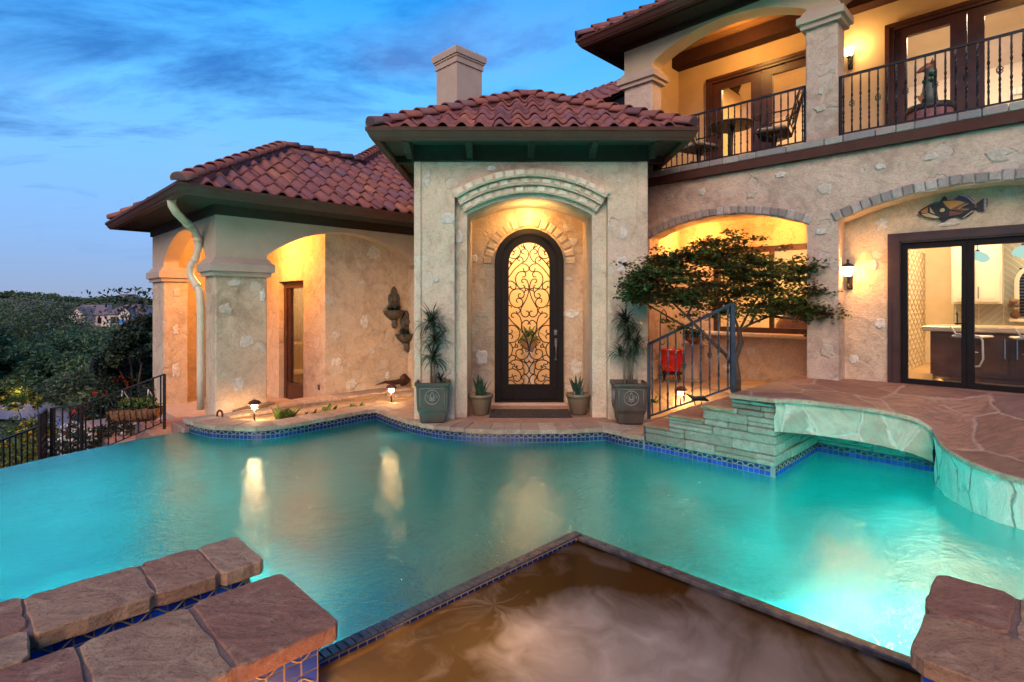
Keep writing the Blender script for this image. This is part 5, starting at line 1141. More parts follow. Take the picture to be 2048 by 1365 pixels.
railing('balcony_railing', 'long black twisted iron balcony railing right of the pale column', frR(-1.795, 7.2, Z3), frR(.66, 7.2, Z3), 4.128, 4.128, 3.465, 3.465, 29, ((0.004, Z3), (.996, Z3)), M['iron'], 3, 1)
railing('stair_railing', 'blue grey iron stair railing climbing beside the ledgestone steps', (*uv(6.24, 3.74), 0), (*uv(6.24, 2.645), 0), .965, 1.49, .03, .53, 10, ((0.0, 0.0), (1.0, .42)), M['iron_blue'], 3, 1, br=.0095, tr=.021)
# garden railing left of the pool: three runs
GR = 'iron railings outside the vanishing edge'
railing('garden_railing', 'dark iron railing sloping down beside the left arch carrying a hanging trough', (-4.86, 7.62, -.9), (-5.92, 7.50, -.9), .505, .10, -.16, -.62, 11, ((0, -.45), (1.0, -1.5)), M['iron'], 0, bask=False, tw=False, group=GR)
railing('garden_railing', 'short level iron railing between the sloping run and the gate posts', (-5.92, 7.50, -1.2), (-6.28, 7.42, -1.2), .10, .065, -.9, -.9, 4, ((.97, -1.5),), M['iron'], 0, bask=False, tw=False, group=GR)
railing('garden_railing', 'narrow iron railing turned edge on between two close posts', (-6.30, 7.36, -1.2), (-5.98, 6.9, -1.2), .07, .09, -1.0, -1.0, 7, ((0, -1.7), (1.0, -1.7)), M['iron'], 3, 1, group=GR)
railing('garden_railing', 'plain dark iron handrail dropping to the lower left corner', (-6.22, 7.2, -1.2), (-6.35, 5.7, -1.3), -.12, -.30, -.95, -1.15, 20, ((1.0, -1.7),), M['iron'], 0, bask=False, tw=False, group=GR)
# hanging coir trough
tr_ = thing('hanging_trough', 'coir lined wire trough of green plants hooked on the sloping garden railing', 'planter', (-5.30, 7.66, .0), R(6))
mb = MB(); mb.smooth = True
prf = [(-.12, .02), (-.115, -.04), (-.09, -.12), (-.04, -.165), (.04, -.165), (.09, -.12), (.115, -.04), (.12, .02)]
rows = []
for i in range(25):
    x = -.33 + i * .0275; k = 1 if 2 < i < 22 else .8; rows.append([mb.P(x, a * k + random.uniform(-.008, .008), b * k + random.uniform(-.010, .010) + (x * .06)) for a, b in prf])
for r0, r1 in zip(rows, rows[1:]):
    for k in range(7): mb.F([r0[k], r1[k], r1[k + 1], r0[k + 1]])
mb.F(rows[0]); mb.F(rows[-1])
build('coir_liner', mb, simple('coir', (.20, .085, .035), .95, var=.5, nscale=25, bump=1., bscale=50), tr_)
mb = MB()
for i in range(9): x = -.3 + i * .075; mb.tube([(x, a * 1.06, b * 1.06) for a, b in prf], .004, 4)
mb.tube([(-.33, -.127, .02), (.33, -.127, .06)], .006, 4); mb.tube([(-.33, .127, .02), (.33, .127, .06)], .006, 4); build('wire_frame', mb, M['iron'], tr_)
for hx_ in (-.14, .2):
    mb = MB(); mb.tube([(hx_, .12, .03), (hx_, .10, .14), (hx_ - .012, -.02, .28), (hx_, -.06, .20)], .009, 6); build('hook', mb, M['white'], tr_)
# ---- wall lanterns
def sconce(name, label, loc, fr, group):
    r = thing(name, label, 'wall lamp', loc, 0, group, fr)
    mb = MB(); mb.box(-.03, .03, .055, .08, -.17, .02, bev=.01); mb.tube([(0, .06, -.12), (0, .02, -.16), (0, -.02, -.14), (0, -.02, -.06)], .008, 6); mb.lathe([(.002, -.20), (.012, -.18), (.006, -.155)], 8, (0, -.02, .04)); mb.lathe([(.03, -.062), (.035, -.055), (.02, -.045)], 12, (0, -.02, 0)); build('bracket', mb, M['iron'], r)
    mb = MB(); mb.smooth = True; mb.lathe([(.03, -.05), (.055, -.02), (.062, .02), (.064, .05), (.070, .062)], 14, (0, -.02, 0), cap=False); build('glass_shade', mb, M['shade_lit'], r)
    mb = MB(); mb.lathe([(.072, .062), (.06, .085), (.02, .105), (.012, .12), (.018, .135), (.002, .16)], 12, (0, -.02, 0)); build('cap', mb, M['iron'], r) if 'lower' in name else None
    return r
s1 = thing('wall_lantern', 'lit glass wall lantern with scrolled bracket beside the kitchen doors', 'wall lamp', (-1.735, 7.33, 1.86), 0, 'lit wall lanterns', frR)
def sc_parts(r, capped):
    mb = MB(); mb.box(-.03, .03, .055, .08, -.2, .02, bev=.01); mb.tube([(0, .06, -.12), (0, .02, -.17), (0, -.02, -.14), (0, -.02, -.06)], .008, 6); mb.lathe([(.002, -.22), (.012, -.20), (.006, -.155)], 8, (0, -.02, .02)); mb.lathe([(.03, -.062), (.035, -.055), (.02, -.045)], 12, (0, -.02, 0)); build('bracket', mb, M['iron'], r)
    mb = MB(); mb.smooth = True; mb.lathe([(.03, -.05), (.055, -.02), (.062, .02), (.064, .05), (.070, .062)], 14, (0, -.02, 0), cap=False); build('glass_shade', mb, M['shade_lit'], r)
    if capped: mb = MB(); mb.lathe([(.072, .063), (.06, .085), (.02, .105), (.012, .12), (.018, .135), (.002, .16)], 12, (0, -.02, 0)); build('cap', mb, M['iron'], r)
sc_parts(s1, True)
s2 = thing('wall_lantern', 'lit open glass wall lantern on the balcony wall behind the column', 'wall lamp', (-2.02, 8.57, 4.93), 0, 'lit wall lanterns', frR); sc_parts(s2, False)
lamp('lantern_light', 'POINT', frR(-1.70, 7.27, 1.88), 62, (1, .46, .11), .05); lamp('lantern_light', 'POINT', frR(-1.98, 8.46, 5.0), 22, (1, .60, .22), .05)
# ---- path lights
PLG = 'tiered path lights in the planting beds'
pl0 = thing('path_light', 'lit tiered path light in the bed at the foot of the left column', 'path light', (-3.46, 7.32, -.085), 0, PLG)
mb = MB(); mb.tube([(0, 0, 0), (0, 0, .16)], .011, 8); build('stem', mb, M['brown'], pl0)
mb = MB()
for z, r in ((.165, .055), (.195, .062), (.225, .058)): mb.lathe([(r * .45, z), (r, z - .006), (r * 1.02, z), (r * .5, z + .008)], 18)
build('tiers', mb, simple('frosted_tier', (.5, .4, .28), .4), pl0)
mb = MB(); mb.smooth = True; mb.lathe([(.03, .162), (.036, .18), (.036, .215), (.030, .236)], 14); build('bulb', mb, M['path_bulb'], pl0)
mb = MB(); mb.lathe([(.085, .238), (.06, .268), (.02, .285), (.003, .29)], 18); build('hood', mb, M['brown'], pl0)
dup(pl0, (-1.90, 8.58, -.06), 0, 'lit tiered path light near the wall fountains left of the tower', PLG)
dup(pl0, (2.26, 7.30, .10), 0, 'lit tiered path light in the side garden behind the stair railing', PLG)
# warm wash low on the walls, from small uplights buried in the beds
lamp('bed_uplight', 'SPOT', (-1.35, 7.75, .0), 80, (1, .56, .22), .04, rot=(R(150), 0, R(60)), spot=120)
lamp('bed_uplight', 'SPOT', (1.95, 8.0, .25), 30, (1, .55, .2), .04, rot=(R(160), 0, R(-40)), spot=130)
# ---- square planters with a lily emblem
PG = 'square glazed planters flanking the entry'
def sq(mb, prof, rot=0, n=4, o=(0, 0, 0)):
    rings = []
    for h, z in prof:
        rings.append([mb.P(o[0] + x * h, o[1] + y * h, o[2] + z) for x, y in ((-1, -1), (-.9, -1.0), (.9, -1.0), (1, -1), (1, -.9), (1, .9), (1, 1), (.9, 1), (-.9, 1), (-1, 1), (-1, .9), (-1, -.9))])
    for a, b in zip(rings, rings[1:]):
        for k in range(12): mb.F([a[k], a[(k + 1) % 12], b[(k + 1) % 12], b[k]])
    return rings
pg = thing('square_planter', 'square dark glazed planter with a lily emblem left of the entry niche', 'planter', (-1.0, 6.93, 0), R(4), PG)
mb = MB(); rg = sq(mb, [(.135, 0), (.150, .02), (.165, .13), (.180, .165), (.186, .18), (.195, .45), (.200, .47), (.214, .478), (.216, .51), (.190, .512), (.184, .46)]); mb.F(rg[0][::-1]); build('body', mb, M['pot'], pg)
mb = MB(); mb.box(-.185, .185, -.185, .185, .44, .465); build('soil', mb, M['soil'], pg)
silver = simple('worn_silver_relief', (.30, .27, .24), .45, .3, bump=.2)
for k, (a_, nm) in enumerate(((0, 0), (-math.pi / 2, 0), (math.pi / 2, 0))):
    ca, sa = math.cos(a_), math.sin(a_)
    def q(x, z): y = -(.186 + (z - .18) * .033) - .004; return (x * ca - y * sa, x * sa + y * ca, z)
    mb = MB(); cz_ = .335
    mb.tube([q(.088 * math.cos(t / 20 * 2 * math.pi), cz_ + .088 * math.sin(t / 20 * 2 * math.pi)) for t in range(21)], .0045, 5)
    mb.tube([q(0, cz_ + .07), q(.02, cz_ + .03), q(.012, cz_ - .01), q(0, cz_ - .065), q(-.012, cz_ - .01), q(-.02, cz_ + .03), q(0, cz_ + .07)], .0045, 5)
    for s_ in (-1, 1): mb.tube([q(s_ * .008, cz_ - .045), q(s_ * .02, cz_ - .005), q(s_ * .04, cz_ + .03), q(s_ * .062, cz_ + .022), q(s_ * .058, cz_ - .005), q(s_ * .042, cz_ - .002)], .0045, 5); mb.tube([q(s_ * .008, cz_ - .03), q(s_ * .03, cz_ - .045), q(s_ * .038, cz_ - .028)], .004, 5)
    mb.tube([q(-.035, cz_ - .018), q(.035, cz_ - .018)], .005, 5)
    for x_ in (-.15, .15): mb.tube([q(x_, .22), q(x_, .44)], .0028, 4)
    mb.tube([q(-.15, .44), q(.15, .44)], .0028, 4)
    build('emblem', mb, silver, pg)
dup(pg, (1.47, 6.86, 0), R(-3), 'square dark glazed planter with a lily emblem beside the stair railing', PG)
# blue glass in the left planter
bg = MB(); bg.lathe([(.035, 0), (.036, .12), (.030, .12), (.030, .02)], 14); o = build('blue_tumbler', bg, simple('cobalt_glazed_cup', (.004, .012, .08), .15, bump=.02), base=(-1.13, 6.88, .465)); o.location = Vector((-1.13, 6.88, .465)) * S
bgm = MB(); 
tag(o, 'small dark blue cup standing in the soil of the left square planter', 'cup')
for v in o.data.vertices: v.co += Vector((1.13, -6.88, -.465)) * -0 
# ---- round pots
RG = 'round brown pots flanking the front door'
rp_ = thing('round_pot', 'round brown pot of sword leaves left of the doormat', 'pot', (-.42, 7.36, 0), 0, RG)
mb = MB(); mb.smooth = True; mb.lathe([(.095, 0), (.105, .01), (.15, .20), (.160, .235), (.170, .24), (.172, .272), (.158, .275), (.150, .235)], 28); build('body', mb, simple('brown_stoneware', (.17, .115, .07), .5, var=.15, bump=.15), rp_)
mb = MB(); mb.lathe([(.15, .23), (.15, .236)], 24); build('soil', mb, M['soil'], rp_)
dup(rp_, (.90, 7.40, 0), 0, 'round brown pot of sword leaves right of the doormat', RG)
# ---- door mat
dm_ = MB(); dm_.box(-.30, .79, 7.14, 7.62, -.004, .004)
for i in range(33):
    x = -.29 + i * .033
    if abs(x - .255) > .02: dm_.box(x, x + .010, 7.15, 7.61, .004, .016)
for j in range(15):
    y = 7.155 + j * .031; dm_.box(-.29, .235, y, y + .009, .005, .015); dm_.box(.255, .78, y, y + .009, .005, .015)
dm_.box(-.30, .79, 7.14, 7.155, .0, .018); dm_.box(-.30, .79, 7.605, 7.62, .0, .018)
o = build('doormat', dm_, simple('rubber_mat', (.035, .022, .018), .7, bump=.3)); tag(o, 'dark openwork rubber doormat in front of the arched entry door', 'doormat')
# ---- wall fountains on the recessed wall
WG = 'cast stone wall fountains with ferns'
vd = simple('verdigris_stone', (.085, .065, .045), .7, var=.5, nscale=14, bump=.8, bscale=30)
wfn = thing('wall_fountain', 'upper cast stone wall fountain left of the tower', 'fountain', (5.42, 8.44, 1.36), 0, WG, frL)
def shell(mb):
    rows = []
    for i in range(7):
        t = i / 6; r = .05 + .15 * math.sin(t * math.pi / 2); z = -.17 + .17 * t
        rows.append([mb.P((r * (1 + .06 * math.cos(k * 2 * math.pi / 2)) ) * math.cos(math.pi + math.pi * k / 16), -.0 + r * .85 * math.sin(math.pi + math.pi * k / 16), z) for k in range(17)])
    for a, b in zip(rows, rows[1:]):
        for k in range(16): mb.F([a[k], a[k + 1], b[k + 1], b[k]], True)
    mb.F(rows[-1])
mb = MB(); shell(mb); mb.lathe([(.205, -.012), (.215, 0), (.205, .012)], 24, (0, -.0, 0), sy=.85); build('bowl', mb, vd, wfn)
mb = MB(); mb.slabxz([(-.11, .0), (-.13, .06), (-.10, .13), (-.115, .22), (-.10, .29), (-.06, .315), (-.055, .36), (-.03, .41), (0, .44), (.03, .41), (.055, .36), (.06, .315), (.10, .29), (.115, .22), (.10, .13), (.13, .06), (.11, .0)][::-1], -.045, .0)
mb.ball((0, -.05, .22), .05, 10, 7, (1, .6, 1.2)); mb.ball((0, -.045, .355), .03, 8, 6); mb.tube([(-.08, -.05, .03), (-.09, -.05, .14), (-.05, -.055, .26)], .015, 6); mb.tube([(.08, -.05, .03), (.09, -.05, .14), (.05, -.055, .26)], .015, 6); build('back_plate', mb, vd, wfn)
mb = MB(); mb.lathe([(.02, -.31), (.045, -.29), (.06, -.24), (.05, -.19), (.07, -.16)], 12, (0, -.04, 0), sy=.8); build('corbel', mb, vd, wfn)
dup(wfn, (5.66, 8.41, .93), 0, 'lower cast stone wall fountain half hidden behind the tower edge', WG, frL)
# ---- bronze bird ornament on ledge
bo = thing('bird_ornament', 'dark bronze bird ornament perched on the sandstone ledge', 'ornament', (5.30, 8.24, .005), R(10), None, frL)
mb = MB(); mb.tube([(0, 0, 0), (0, 0, .08)], .012, 6); mb.lathe([(.06, 0), (.05, .012)], 10); build('stand', mb, M['iron'], bo)
mb = MB(); mb.smooth = True; mb.tube([(-.42, 0, .105), (-.20, 0, .13), (-.10, 0, .115), (.05, 0, .10), (.16, 0, .105), (.26, 0, .10), (.34, 0, .10)], [.006, .025, .03, .045, .05, .065, .03], 10); mb.slabxz([(.18, .02), (.32, .04), (.38, .12), (.26, .23), (.18, .18)][::-1], -.03, .03); build('body', mb, simple('bronze', (.07, .03, .02), .5, .4, bump=.6), bo)
# ---- hose reel ring / stake near left column
hr = MB(); hr.tube([(.035 * math.cos(t / 14 * 2 * math.pi), 0, .055 + .055 * math.sin(t / 14 * 2 * math.pi)) for t in range(15)], .014, 8); 
o = build('iron_ring', hr, M['brown']); o.location = Vector((-3.86, 7.20, -.03)) * S; tag(o, 'small rusty iron ring ornament standing left of the left path light', 'ornament')
bx_ = MB(); bx_.tube([(-.30, 0, .02), (-.1, .02, .05), (.05, 0, .035), (.2, .02, .07), (.27, .0, .06)], [.012, .022, .02, .03, .012], 8); o = build('driftwood', bx_, simple('driftwood', (.16, .09, .05), .8, var=.4, bump=.8)); o.location = Vector((*uv(2.92, 8.12), -.03)) * S; o.rotation_euler = (0, 0, R(42)); tag(o, 'thin piece of driftwood lying at the foot of the left column', 'driftwood')
yr = MB(); yr.smooth = True; yr.ball((0, 0, .075), .10, 12, 8, (1.15, .9, .8)); o = build('yellow_rock', yr, simple('honeycomb_limestone', (.42, .36, .10), .8, var=.5, nscale=9, bump=1., bscale=14)); o.location = Vector((*uv(5.58, 7.9), -.02)) * S; tag(o, 'rounded mossy yellow rock on the flat stone beside the tower', 'rock')
# ---- side garden: urn on stand, pedestal with flowers, hooks, star
ur = thing('red_urn', 'bright red glazed urn on an iron stand behind the stair railing', 'urn', (*uv(7.35, 4.02), .22), 0)
mb = MB(); mb.smooth = True; mb.lathe([(.08, .26), (.12, .28), (.16, .40), (.165, .50), (.15, .56), (.165, .575), (.165, .60), (.14, .60), (.13, .55)], 26); build('body', mb, simple('red_glaze', (.62, .018, .01), .2, var=.1, bump=.03), ur)
mb = MB()
for k in range(4): a = k * math.pi / 2 + .4; mb.tube([(.13 * math.cos(a), .13 * math.sin(a), .25), (.16 * math.cos(a), .16 * math.sin(a), .12), (.13 * math.cos(a), .13 * math.sin(a), 0)], .010, 6)
mb.tube([(.14 * math.cos(t / 16 * 2 * math.pi), .14 * math.sin(t / 16 * 2 * math.pi), .25) for t in range(17)], .008, 6); mb.lathe([(.15, .235), (.15, .26)], 20); build('stand', mb, M['iron'], ur)
pd = thing('stone_pedestal', 'square tan stone pedestal against the wall behind the stair railing', 'pedestal', (*uv(7.62, 3.80), .33), R(45))
mb = MB(); mb.box(-.14, .14, -.14, .14, 0, .05, bev=.01); mb.box(-.11, .11, -.11, .11, .05, .53, bev=.012); mb.box(-.14, .14, -.14, .14, .53, .57, bev=.01); build('block', mb, M['cap'], pd)
bw_ = thing('flower_bowl', 'terracotta bowl of white flowers on the stone pedestal', 'bowl', (*uv(7.62, 3.80), .90), 0)
mb = MB(); mb.smooth = True; mb.lathe([(.05, 0), (.12, .04), (.17, .10), (.16, .10)], 20); build('bowl', mb, simple('terracotta', (.30, .12, .05), .7), bw_)
hk = MB(); hk.tube([(0, 0, 0), (0, 0, 1.05), (.01, 0, 1.2), (.05, 0, 1.27), (.09, 0, 1.2), (.085, 0, 1.1)], .008, 6); hk.tube([(0, 0, .8), (.02, 0, .76), (.05, 0, .77), (.06, 0, .80)], .006, 6)
o = build('shepherd_hook', hk, M['iron']); o.location = Vector((*uv(6.9, 3.95), .15)) * S; tag(o, 'thin iron shepherd hook stuck in the side garden bed', 'garden hook')
sw = MB(); sw.lathe([(.002, -.01), (.07, -.01), (.075, 0), (.07, .01), (.002, .012)], 20)
for k in range(14):
    a = k / 14 * 2 * math.pi; w = .045 if k % 2 else .06; l_ = .16 if k % 2 == 0 else .12
    sw.F([sw.P(.07 * math.cos(a - .18), .07 * math.sin(a - .18), 0), sw.P(l_ * math.cos(a), l_ * math.sin(a), .004), sw.P(.07 * math.cos(a + .18), .07 * math.sin(a + .18), 0)])
o = build('sun_plaque', sw, simple('pale_stone_plaque', (.5, .38, .22), .7)); o.location = Vector(frR(-4.285, 7.82, 1.16)) * S; o.rotation_euler = (R(90), 0, R(45)); tag(o, 'pale sunburst plaque hanging on the side wall behind the stair railing', 'wall plaque')
gk = MB(); gk.smooth = True; gk.tube([(-.14, 0, .10), (-.05, 0, .05), (.05, 0, .055), (.12, 0, .02)], [.006, .028, .035, .008], 8); gk.tube([(-.05, 0, .05), (-.03, .02, -.06)], .006, 5); gk.tube([(.03, 0, .05), (.04, .02, -.06)], .006, 5)
o = build('lizard_ornament', gk, M['iron']); o.location = Vector((*uv(6.12, 3.0), .32)) * S; tag(o, 'small dark metal bird ornament on the steps behind the railing', 'ornament')
# ---- fish wall art above kitchen doors
fish = thing('fish_wall_art', 'painted tropical fish wall plaque above the kitchen doors', 'wall art', (-.80, 7.41, 2.50), 0, None, frR)
FS = .00041 * 1.0
def fpt(x, y): return ((x - 1000) * .000372, (-(y - 400)) * .00040)
def flat(nm, pts, y0, y1, mat): mb = MB(); mb.slabxz([fpt(*p) for p in pts][::-1] if 0 else [fpt(*p) for p in pts], y0, y1); return build(nm, mb, mat, fish)
blk = simple('fish_black_enamel', (.014, .009, .008), .6, bump=.05); org = simple('fish_orange_enamel', (.42, .16, .02), .3, bump=.05); brn = simple('fish_brown', (.16, .05, .02), .35, bump=.05); tan_ = simple('fish_tan', (.45, .30, .16), .4, bump=.05); teal = simple('fish_teal', (.02, .16, .16), .2, bump=.05)
flat('body', [(250, 420), (330, 340), (500, 250), (640, 185), (820, 165), (1040, 170), (1220, 215), (1400, 290), (1520, 370), (1540, 440), (1440, 520), (1280, 590), (1060, 630), (820, 650), (620, 630), (420, 570), (290, 490)], -.035, -.008, blk)
flat('cheek', [(330, 400), (480, 310), (480, 460), (340, 450)], -.042, -.034, org); flat('jaw', [(330, 480), (500, 470), (760, 610), (660, 625), (440, 560)], -.042, -.034, tan_)
flat('side_panel', [(830, 190), (1040, 185), (1200, 220), (1320, 280), (1000, 425), (900, 320)], -.042, -.034, org); flat('head_panel', [(560, 260), (700, 200), (820, 200), (960, 430), (900, 560), (700, 540), (640, 380)], -.041, -.034, teal) if 0 else None
flat('stripe', [(1010, 430), (1340, 285), (1390, 310), (1160, 425), (1400, 470), (1300, 520)], -.046, -.034, brn); flat('stripe', [(1160, 425), (1400, 312), (1405, 322), (1200, 425), (1410, 465), (1400, 475)], -.05, -.034, tan_); flat('belly', [(980, 460), (1290, 530), (1180, 580), (980, 600)], -.042, -.034, brn)
flat('gill', [(530, 300), (660, 520), (540, 450)], -.044, -.034, tan_)
flat('brow', [(600, 250), (640, 210), (740, 185), (800, 195), (720, 225), (650, 235)], -.048, -.034, teal)
mb = MB(); mb.ball((fpt(820, 425)[0], -.04, fpt(820, 425)[1]), .022, 10, 7, (1, .5, 1)); build('eye', mb, tan_, fish)
flat('dorsal_fin', [(1070, 165), (1200, 70), (1260, 60), (1400, 130), (1500, 240), (1530, 350), (1400, 280), (1220, 205)], -.028, -.010, simple('fish_fin', (.035, .015, .05), .35)); flat('fin_spine', [(770, 165), (820, 80), (870, 50), (920, 100), (930, 155)], -.028, -.010, blk); flat('tail_fin', [(1560, 330), (1720, 210), (1800, 220), (1800, 400), (1750, 530), (1650, 530), (1560, 460)], -.028, -.010, blk); flat('anal_fin', [(1130, 620), (1440, 500), (1510, 470), (1490, 570), (1380, 650), (1240, 685)], -.028, -.010, blk); flat('belly_fin', [(730, 650), (1010, 635), (860, 740), (800, 720)], -.028, -.010, blk)
flat('peduncle', [(1500, 360), (1570, 360), (1570, 450), (1500, 460)], -.03, -.010, brn)
mb = MB()
for i in range(13): t = i / 12; x, z = fpt(1230 + 270 * t, 80 + 200 * t * t + 20 * t); mb.box(x - .005, x + .005, -.034, -.027, z - .006, z + .004)
for i in range(9): x, z = fpt(1755, 235 + i * 36); mb.box(x - .012, x + .010, -.034, -.027, z - .0035, z + .0035)
for i in range(8): x, z = fpt(1290 + i * 26, 665 - i * 20); mb.box(x - .006, x + .006, -.034, -.027, z - .004, z + .004)
build('fin_speckles', mb, simple('fish_pale_marks', (.55, .42, .40), .5), fish)
# ---- balcony furniture
cast = simple('cast_bronze', (.055, .032, .022), .45, .55, var=.3, bump=.3)
bt = thing('bistro_table', 'round openwork cast metal bistro table on the balcony', 'table', (-3.32, 7.78, 3.42), 0, None, frR)
mb = MB(); mb.lathe([(.305, .615), (.32, .62), (.32, .64), (.305, .645), (.30, .63)], 36)
n_ = 9
for i in range(-n_, n_ + 1):
    for sg in (1, -1):
        d_ = i * .034
        if abs(d_) < .30:
            h_ = math.sqrt(.305 ** 2 - d_ ** 2); ca, sa = math.cos(.5 * sg * 1.2), math.sin(.5 * sg * 1.2)
            mb.tube([(ca * -h_ - sa * d_, sa * -h_ + ca * d_, .63), (ca * h_ - sa * d_, sa * h_ + ca * d_, .63)], .0052, 4)
build('table_top', mb, cast, bt)
mb = MB(); mb.lathe([(.03, .02), (.028, .3), (.034, .5), (.05, .61)], 12)
for k in range(4): a = k * math.pi / 2 + .3; mb.tube([(0, 0, .16), (.12 * math.cos(a), .12 * math.sin(a), .13), (.24 * math.cos(a), .24 * math.sin(a), .012)], .014, 6)
build('pedestal', mb, cast, bt)
CG = 'cast metal armchairs at the balcony table'
bc = thing('patio_chair', 'cast metal swivel armchair between the balcony table and pale column', 'chair', (-2.72, 7.76, 3.42), R(-78), CG, frR)
mb = MB(); mb.box(-.21, .21, -.20, .20, .36, .385, bev=.01)
for i in range(8): mb.tube([(-.2 + i * .057, -.2, .36), (-.15 + i * .043, .0, .30), (-.2 + i * .057, .2, .36)], .006, 4)
build('seat', mb, cast, bc)
mb = MB(); mb.box(-.20, .20, -.19, .17, .385, .43, bev=.018); build('cushion', mb, simple('beige_cushion', (.42, .33, .24), .9), bc)
mb = MB()
for s_ in (-1, 1): mb.tube([(s_ * .2, .19, .37), (s_ * .21, .24, .55), (s_ * .20, .29, .75), (s_ * .17, .33, .86)], .013, 6)
mb.tube([(-.17, .33, .86), (-.08, .345, .90), (0, .35, .88), (.08, .345, .90), (.17, .33, .86)], .013, 6); mb.tube([(-.2, .21, .45), (.2, .21, .45)], .009, 5)
for s_ in (-1, 1):
    mb.tube([(0, .22, .46), (s_ * .10, .25, .56), (s_ * .13, .28, .68), (s_ * .05, .30, .76), (0, .29, .70), (s_ * .03, .28, .66)], .007, 5); mb.tube([(s_ * .19, .23, .5), (s_ * .08, .27, .64), (s_ * .14, .31, .8), (s_ * .05, .335, .86)], .007, 5)
mb.tube([(0, .22, .46), (0, .34, .87)], .007, 5); build('backrest', mb, cast, bc)
for s_ in (-1, 1): mb = MB(); mb.tube([(s_ * .20, .26, .62), (s_ * .22, .1, .60), (s_ * .23, -.10, .60), (s_ * .23, -.19, .585), (s_ * .23, -.20, .54), (s_ * .23, -.16, .53)], .011, 6); mb.tube([(s_ * .23, -.15, .56), (s_ * .23, -.12, .48), (s_ * .21, -.16, .38)], .010, 6); build('armrest', mb, cast, bc)
mb = MB(); mb.lathe([(.03, .15), (.035, .36)], 10)
for k in range(4): a = k * math.pi / 2 + .78; mb.tube([(0, 0, .17), (.10 * math.cos(a), .10 * math.sin(a), .20), (.19 * math.cos(a), .19 * math.sin(a), .12), (.23 * math.cos(a), .23 * math.sin(a), .012)], .012, 6)
build('base', mb, cast, bc)
dup(bc, (-3.78, 7.72, 3.42), R(70), 'cast metal swivel armchair at the left end of the balcony', CG, frR)
# ---- statue on its tub
tb = thing('round_tub', 'pink brown round tub with dark rim on the balcony', 'planter', (-1.05, 7.95, 3.42), 0, None, frR)
mb = MB(); mb.smooth = True; mb.lathe([(.18, 0), (.215, .10), (.22, .30), (.215, .31)], 28); build('body', mb, simple('pink_clay', (.24, .10, .11), .7, var=.35, nscale=12), tb)
mb = MB(); mb.lathe([(.225, .30), (.235, .31), (.235, .365), (.20, .37), (.10, .37)], 28); build('rim', mb, simple('dark_rim', (.03, .028, .035), .6), tb)
tt = thing('animal_totem', 'carved animal totem statue standing on the pink balcony tub', 'statue', (-1.05, 7.95, 3.79), 0, None, frR)
mb = MB(); mb.smooth = True; mb.tube([(0, 0, 0), (-.005, 0, .12), (.0, 0, .28), (.01, 0, .40), (.0, 0, .47), (-.01, 0, .50)], [.085, .078, .065, .06, .052, .03], 12); build('post_body', mb, simple('slate_green_paint', (.07, .085, .08), .5, var=.3), tt)
mb = MB(); mb.smooth = True; mb.tube([(.04, 0, .45), (-.02, -.02, .46), (-.07, -.05, .435), (-.11, -.07, .41)], [.045, .05, .03, .015], 10)
for s_ in (-1, 1): mb.tube([(.02, s_ * .03, .48), (.035, s_ * .045, .55)], [.022, .004], 6)
build('head', mb, simple('brown_red_paint', (.20, .07, .035), .5, var=.4), tt)
mb = MB(); mb.smooth = True; mb.ball((.03, -.06, .30), .035); mb.ball((-.04, -.05, .29), .03); mb.tube([(.02, -.05, .36), (.05, -.09, .35)], [.03, .012], 8); build('frog', mb, simple('green_paint', (.015, .09, .035), .35), tt)
mb = MB(); mb.slabxz([(-.12, .14), (-.08, .13), (-.07, .17), (-.06, .12), (-.02, .10), (-.06, .08), (-.07, .03), (-.09, .07)], -.08, -.065); build('star', mb, simple('rust_paint', (.30, .11, .035), .5), tt)
# ---- hall pedestal and vase
hp = thing('hall_pedestal', 'pale stone pedestal seen through the entry door scrollwork', 'pedestal', (.30, 9.45, -.05), 0)
mb = MB(); mb.lathe([(.13, 0), (.14, .05), (.09, .10), (.08, .60), (.13, .66), (.15, .70), (.15, .74)], 20); build('column', mb, M['white'], hp)
vs_ = thing('hall_vase', 'tan ribbed vase standing on the hall pedestal', 'vase', (.30, 9.45, .69), 0)
mb = MB(); mb.smooth = True; mb.lathe([(.06, 0), (.13, .06), (.15, .13), (.12, .20), (.15, .23), (.13, .23)], 20); build('body', mb, simple('tan_vase', (.32, .22, .12), .6, var=.3, nscale=10, bump=.5), vs_)
# ---- kitchen
isl = thing('kitchen_island', 'brown wood kitchen island with pale veined counter', 'kitchen island', (0, 0, 0))
mb = MB(frR); mb.box(-1.065, 1.6, 8.10, 8.75, .66, 1.165); mb.box(-1.05, 1.6, 8.14, 8.72, .6, .66); 
for a in (-1.02, -.60, -.36, -.12, .18, .55): mb.box(a, a + .22 if a > -.7 else a + .38, 8.082, 8.1, .70, 1.13); 
build('cabinet_base', mb, simple('walnut_cabinet', (.15, .06, .022), .4, var=.35, nscale=4), isl)
mb = MB(frR); mb.box(-1.14, 1.7, 8.02, 8.8, 1.168, 1.23, bev=.012); build('countertop', mb, simple('veined_marble', (.62, .50, .36), .2, var=.25, nscale=3, bump=.02), isl)
for a in (-.41, -.37 + .06): mb = MB(frR); mb.box(a, a + .012, 8.055, 8.066, .88, 1.10); build('handle', mb, M['chrome'], isl)
SG_ = 'cream bar stools at the kitchen island'
bs_ = thing('bar_stool', 'cream pedestal bar stool beside the centre door stile', 'bar stool', (-.66, 7.86, .597), R(-20), SG_, frR)
mb = MB(); mb.lathe([(.13, 0), (.13, .008), (.02, .015)], 20); build('foot_plate', mb, M['chrome'], bs_)
mb = MB(); mb.tube([(0, 0, .01), (0, 0, .52)], .016, 10); mb.tube([(-.07, -.03, .36), (.07, -.03, .36)], .006, 5); build('pedestal', mb, M['chrome'], bs_)
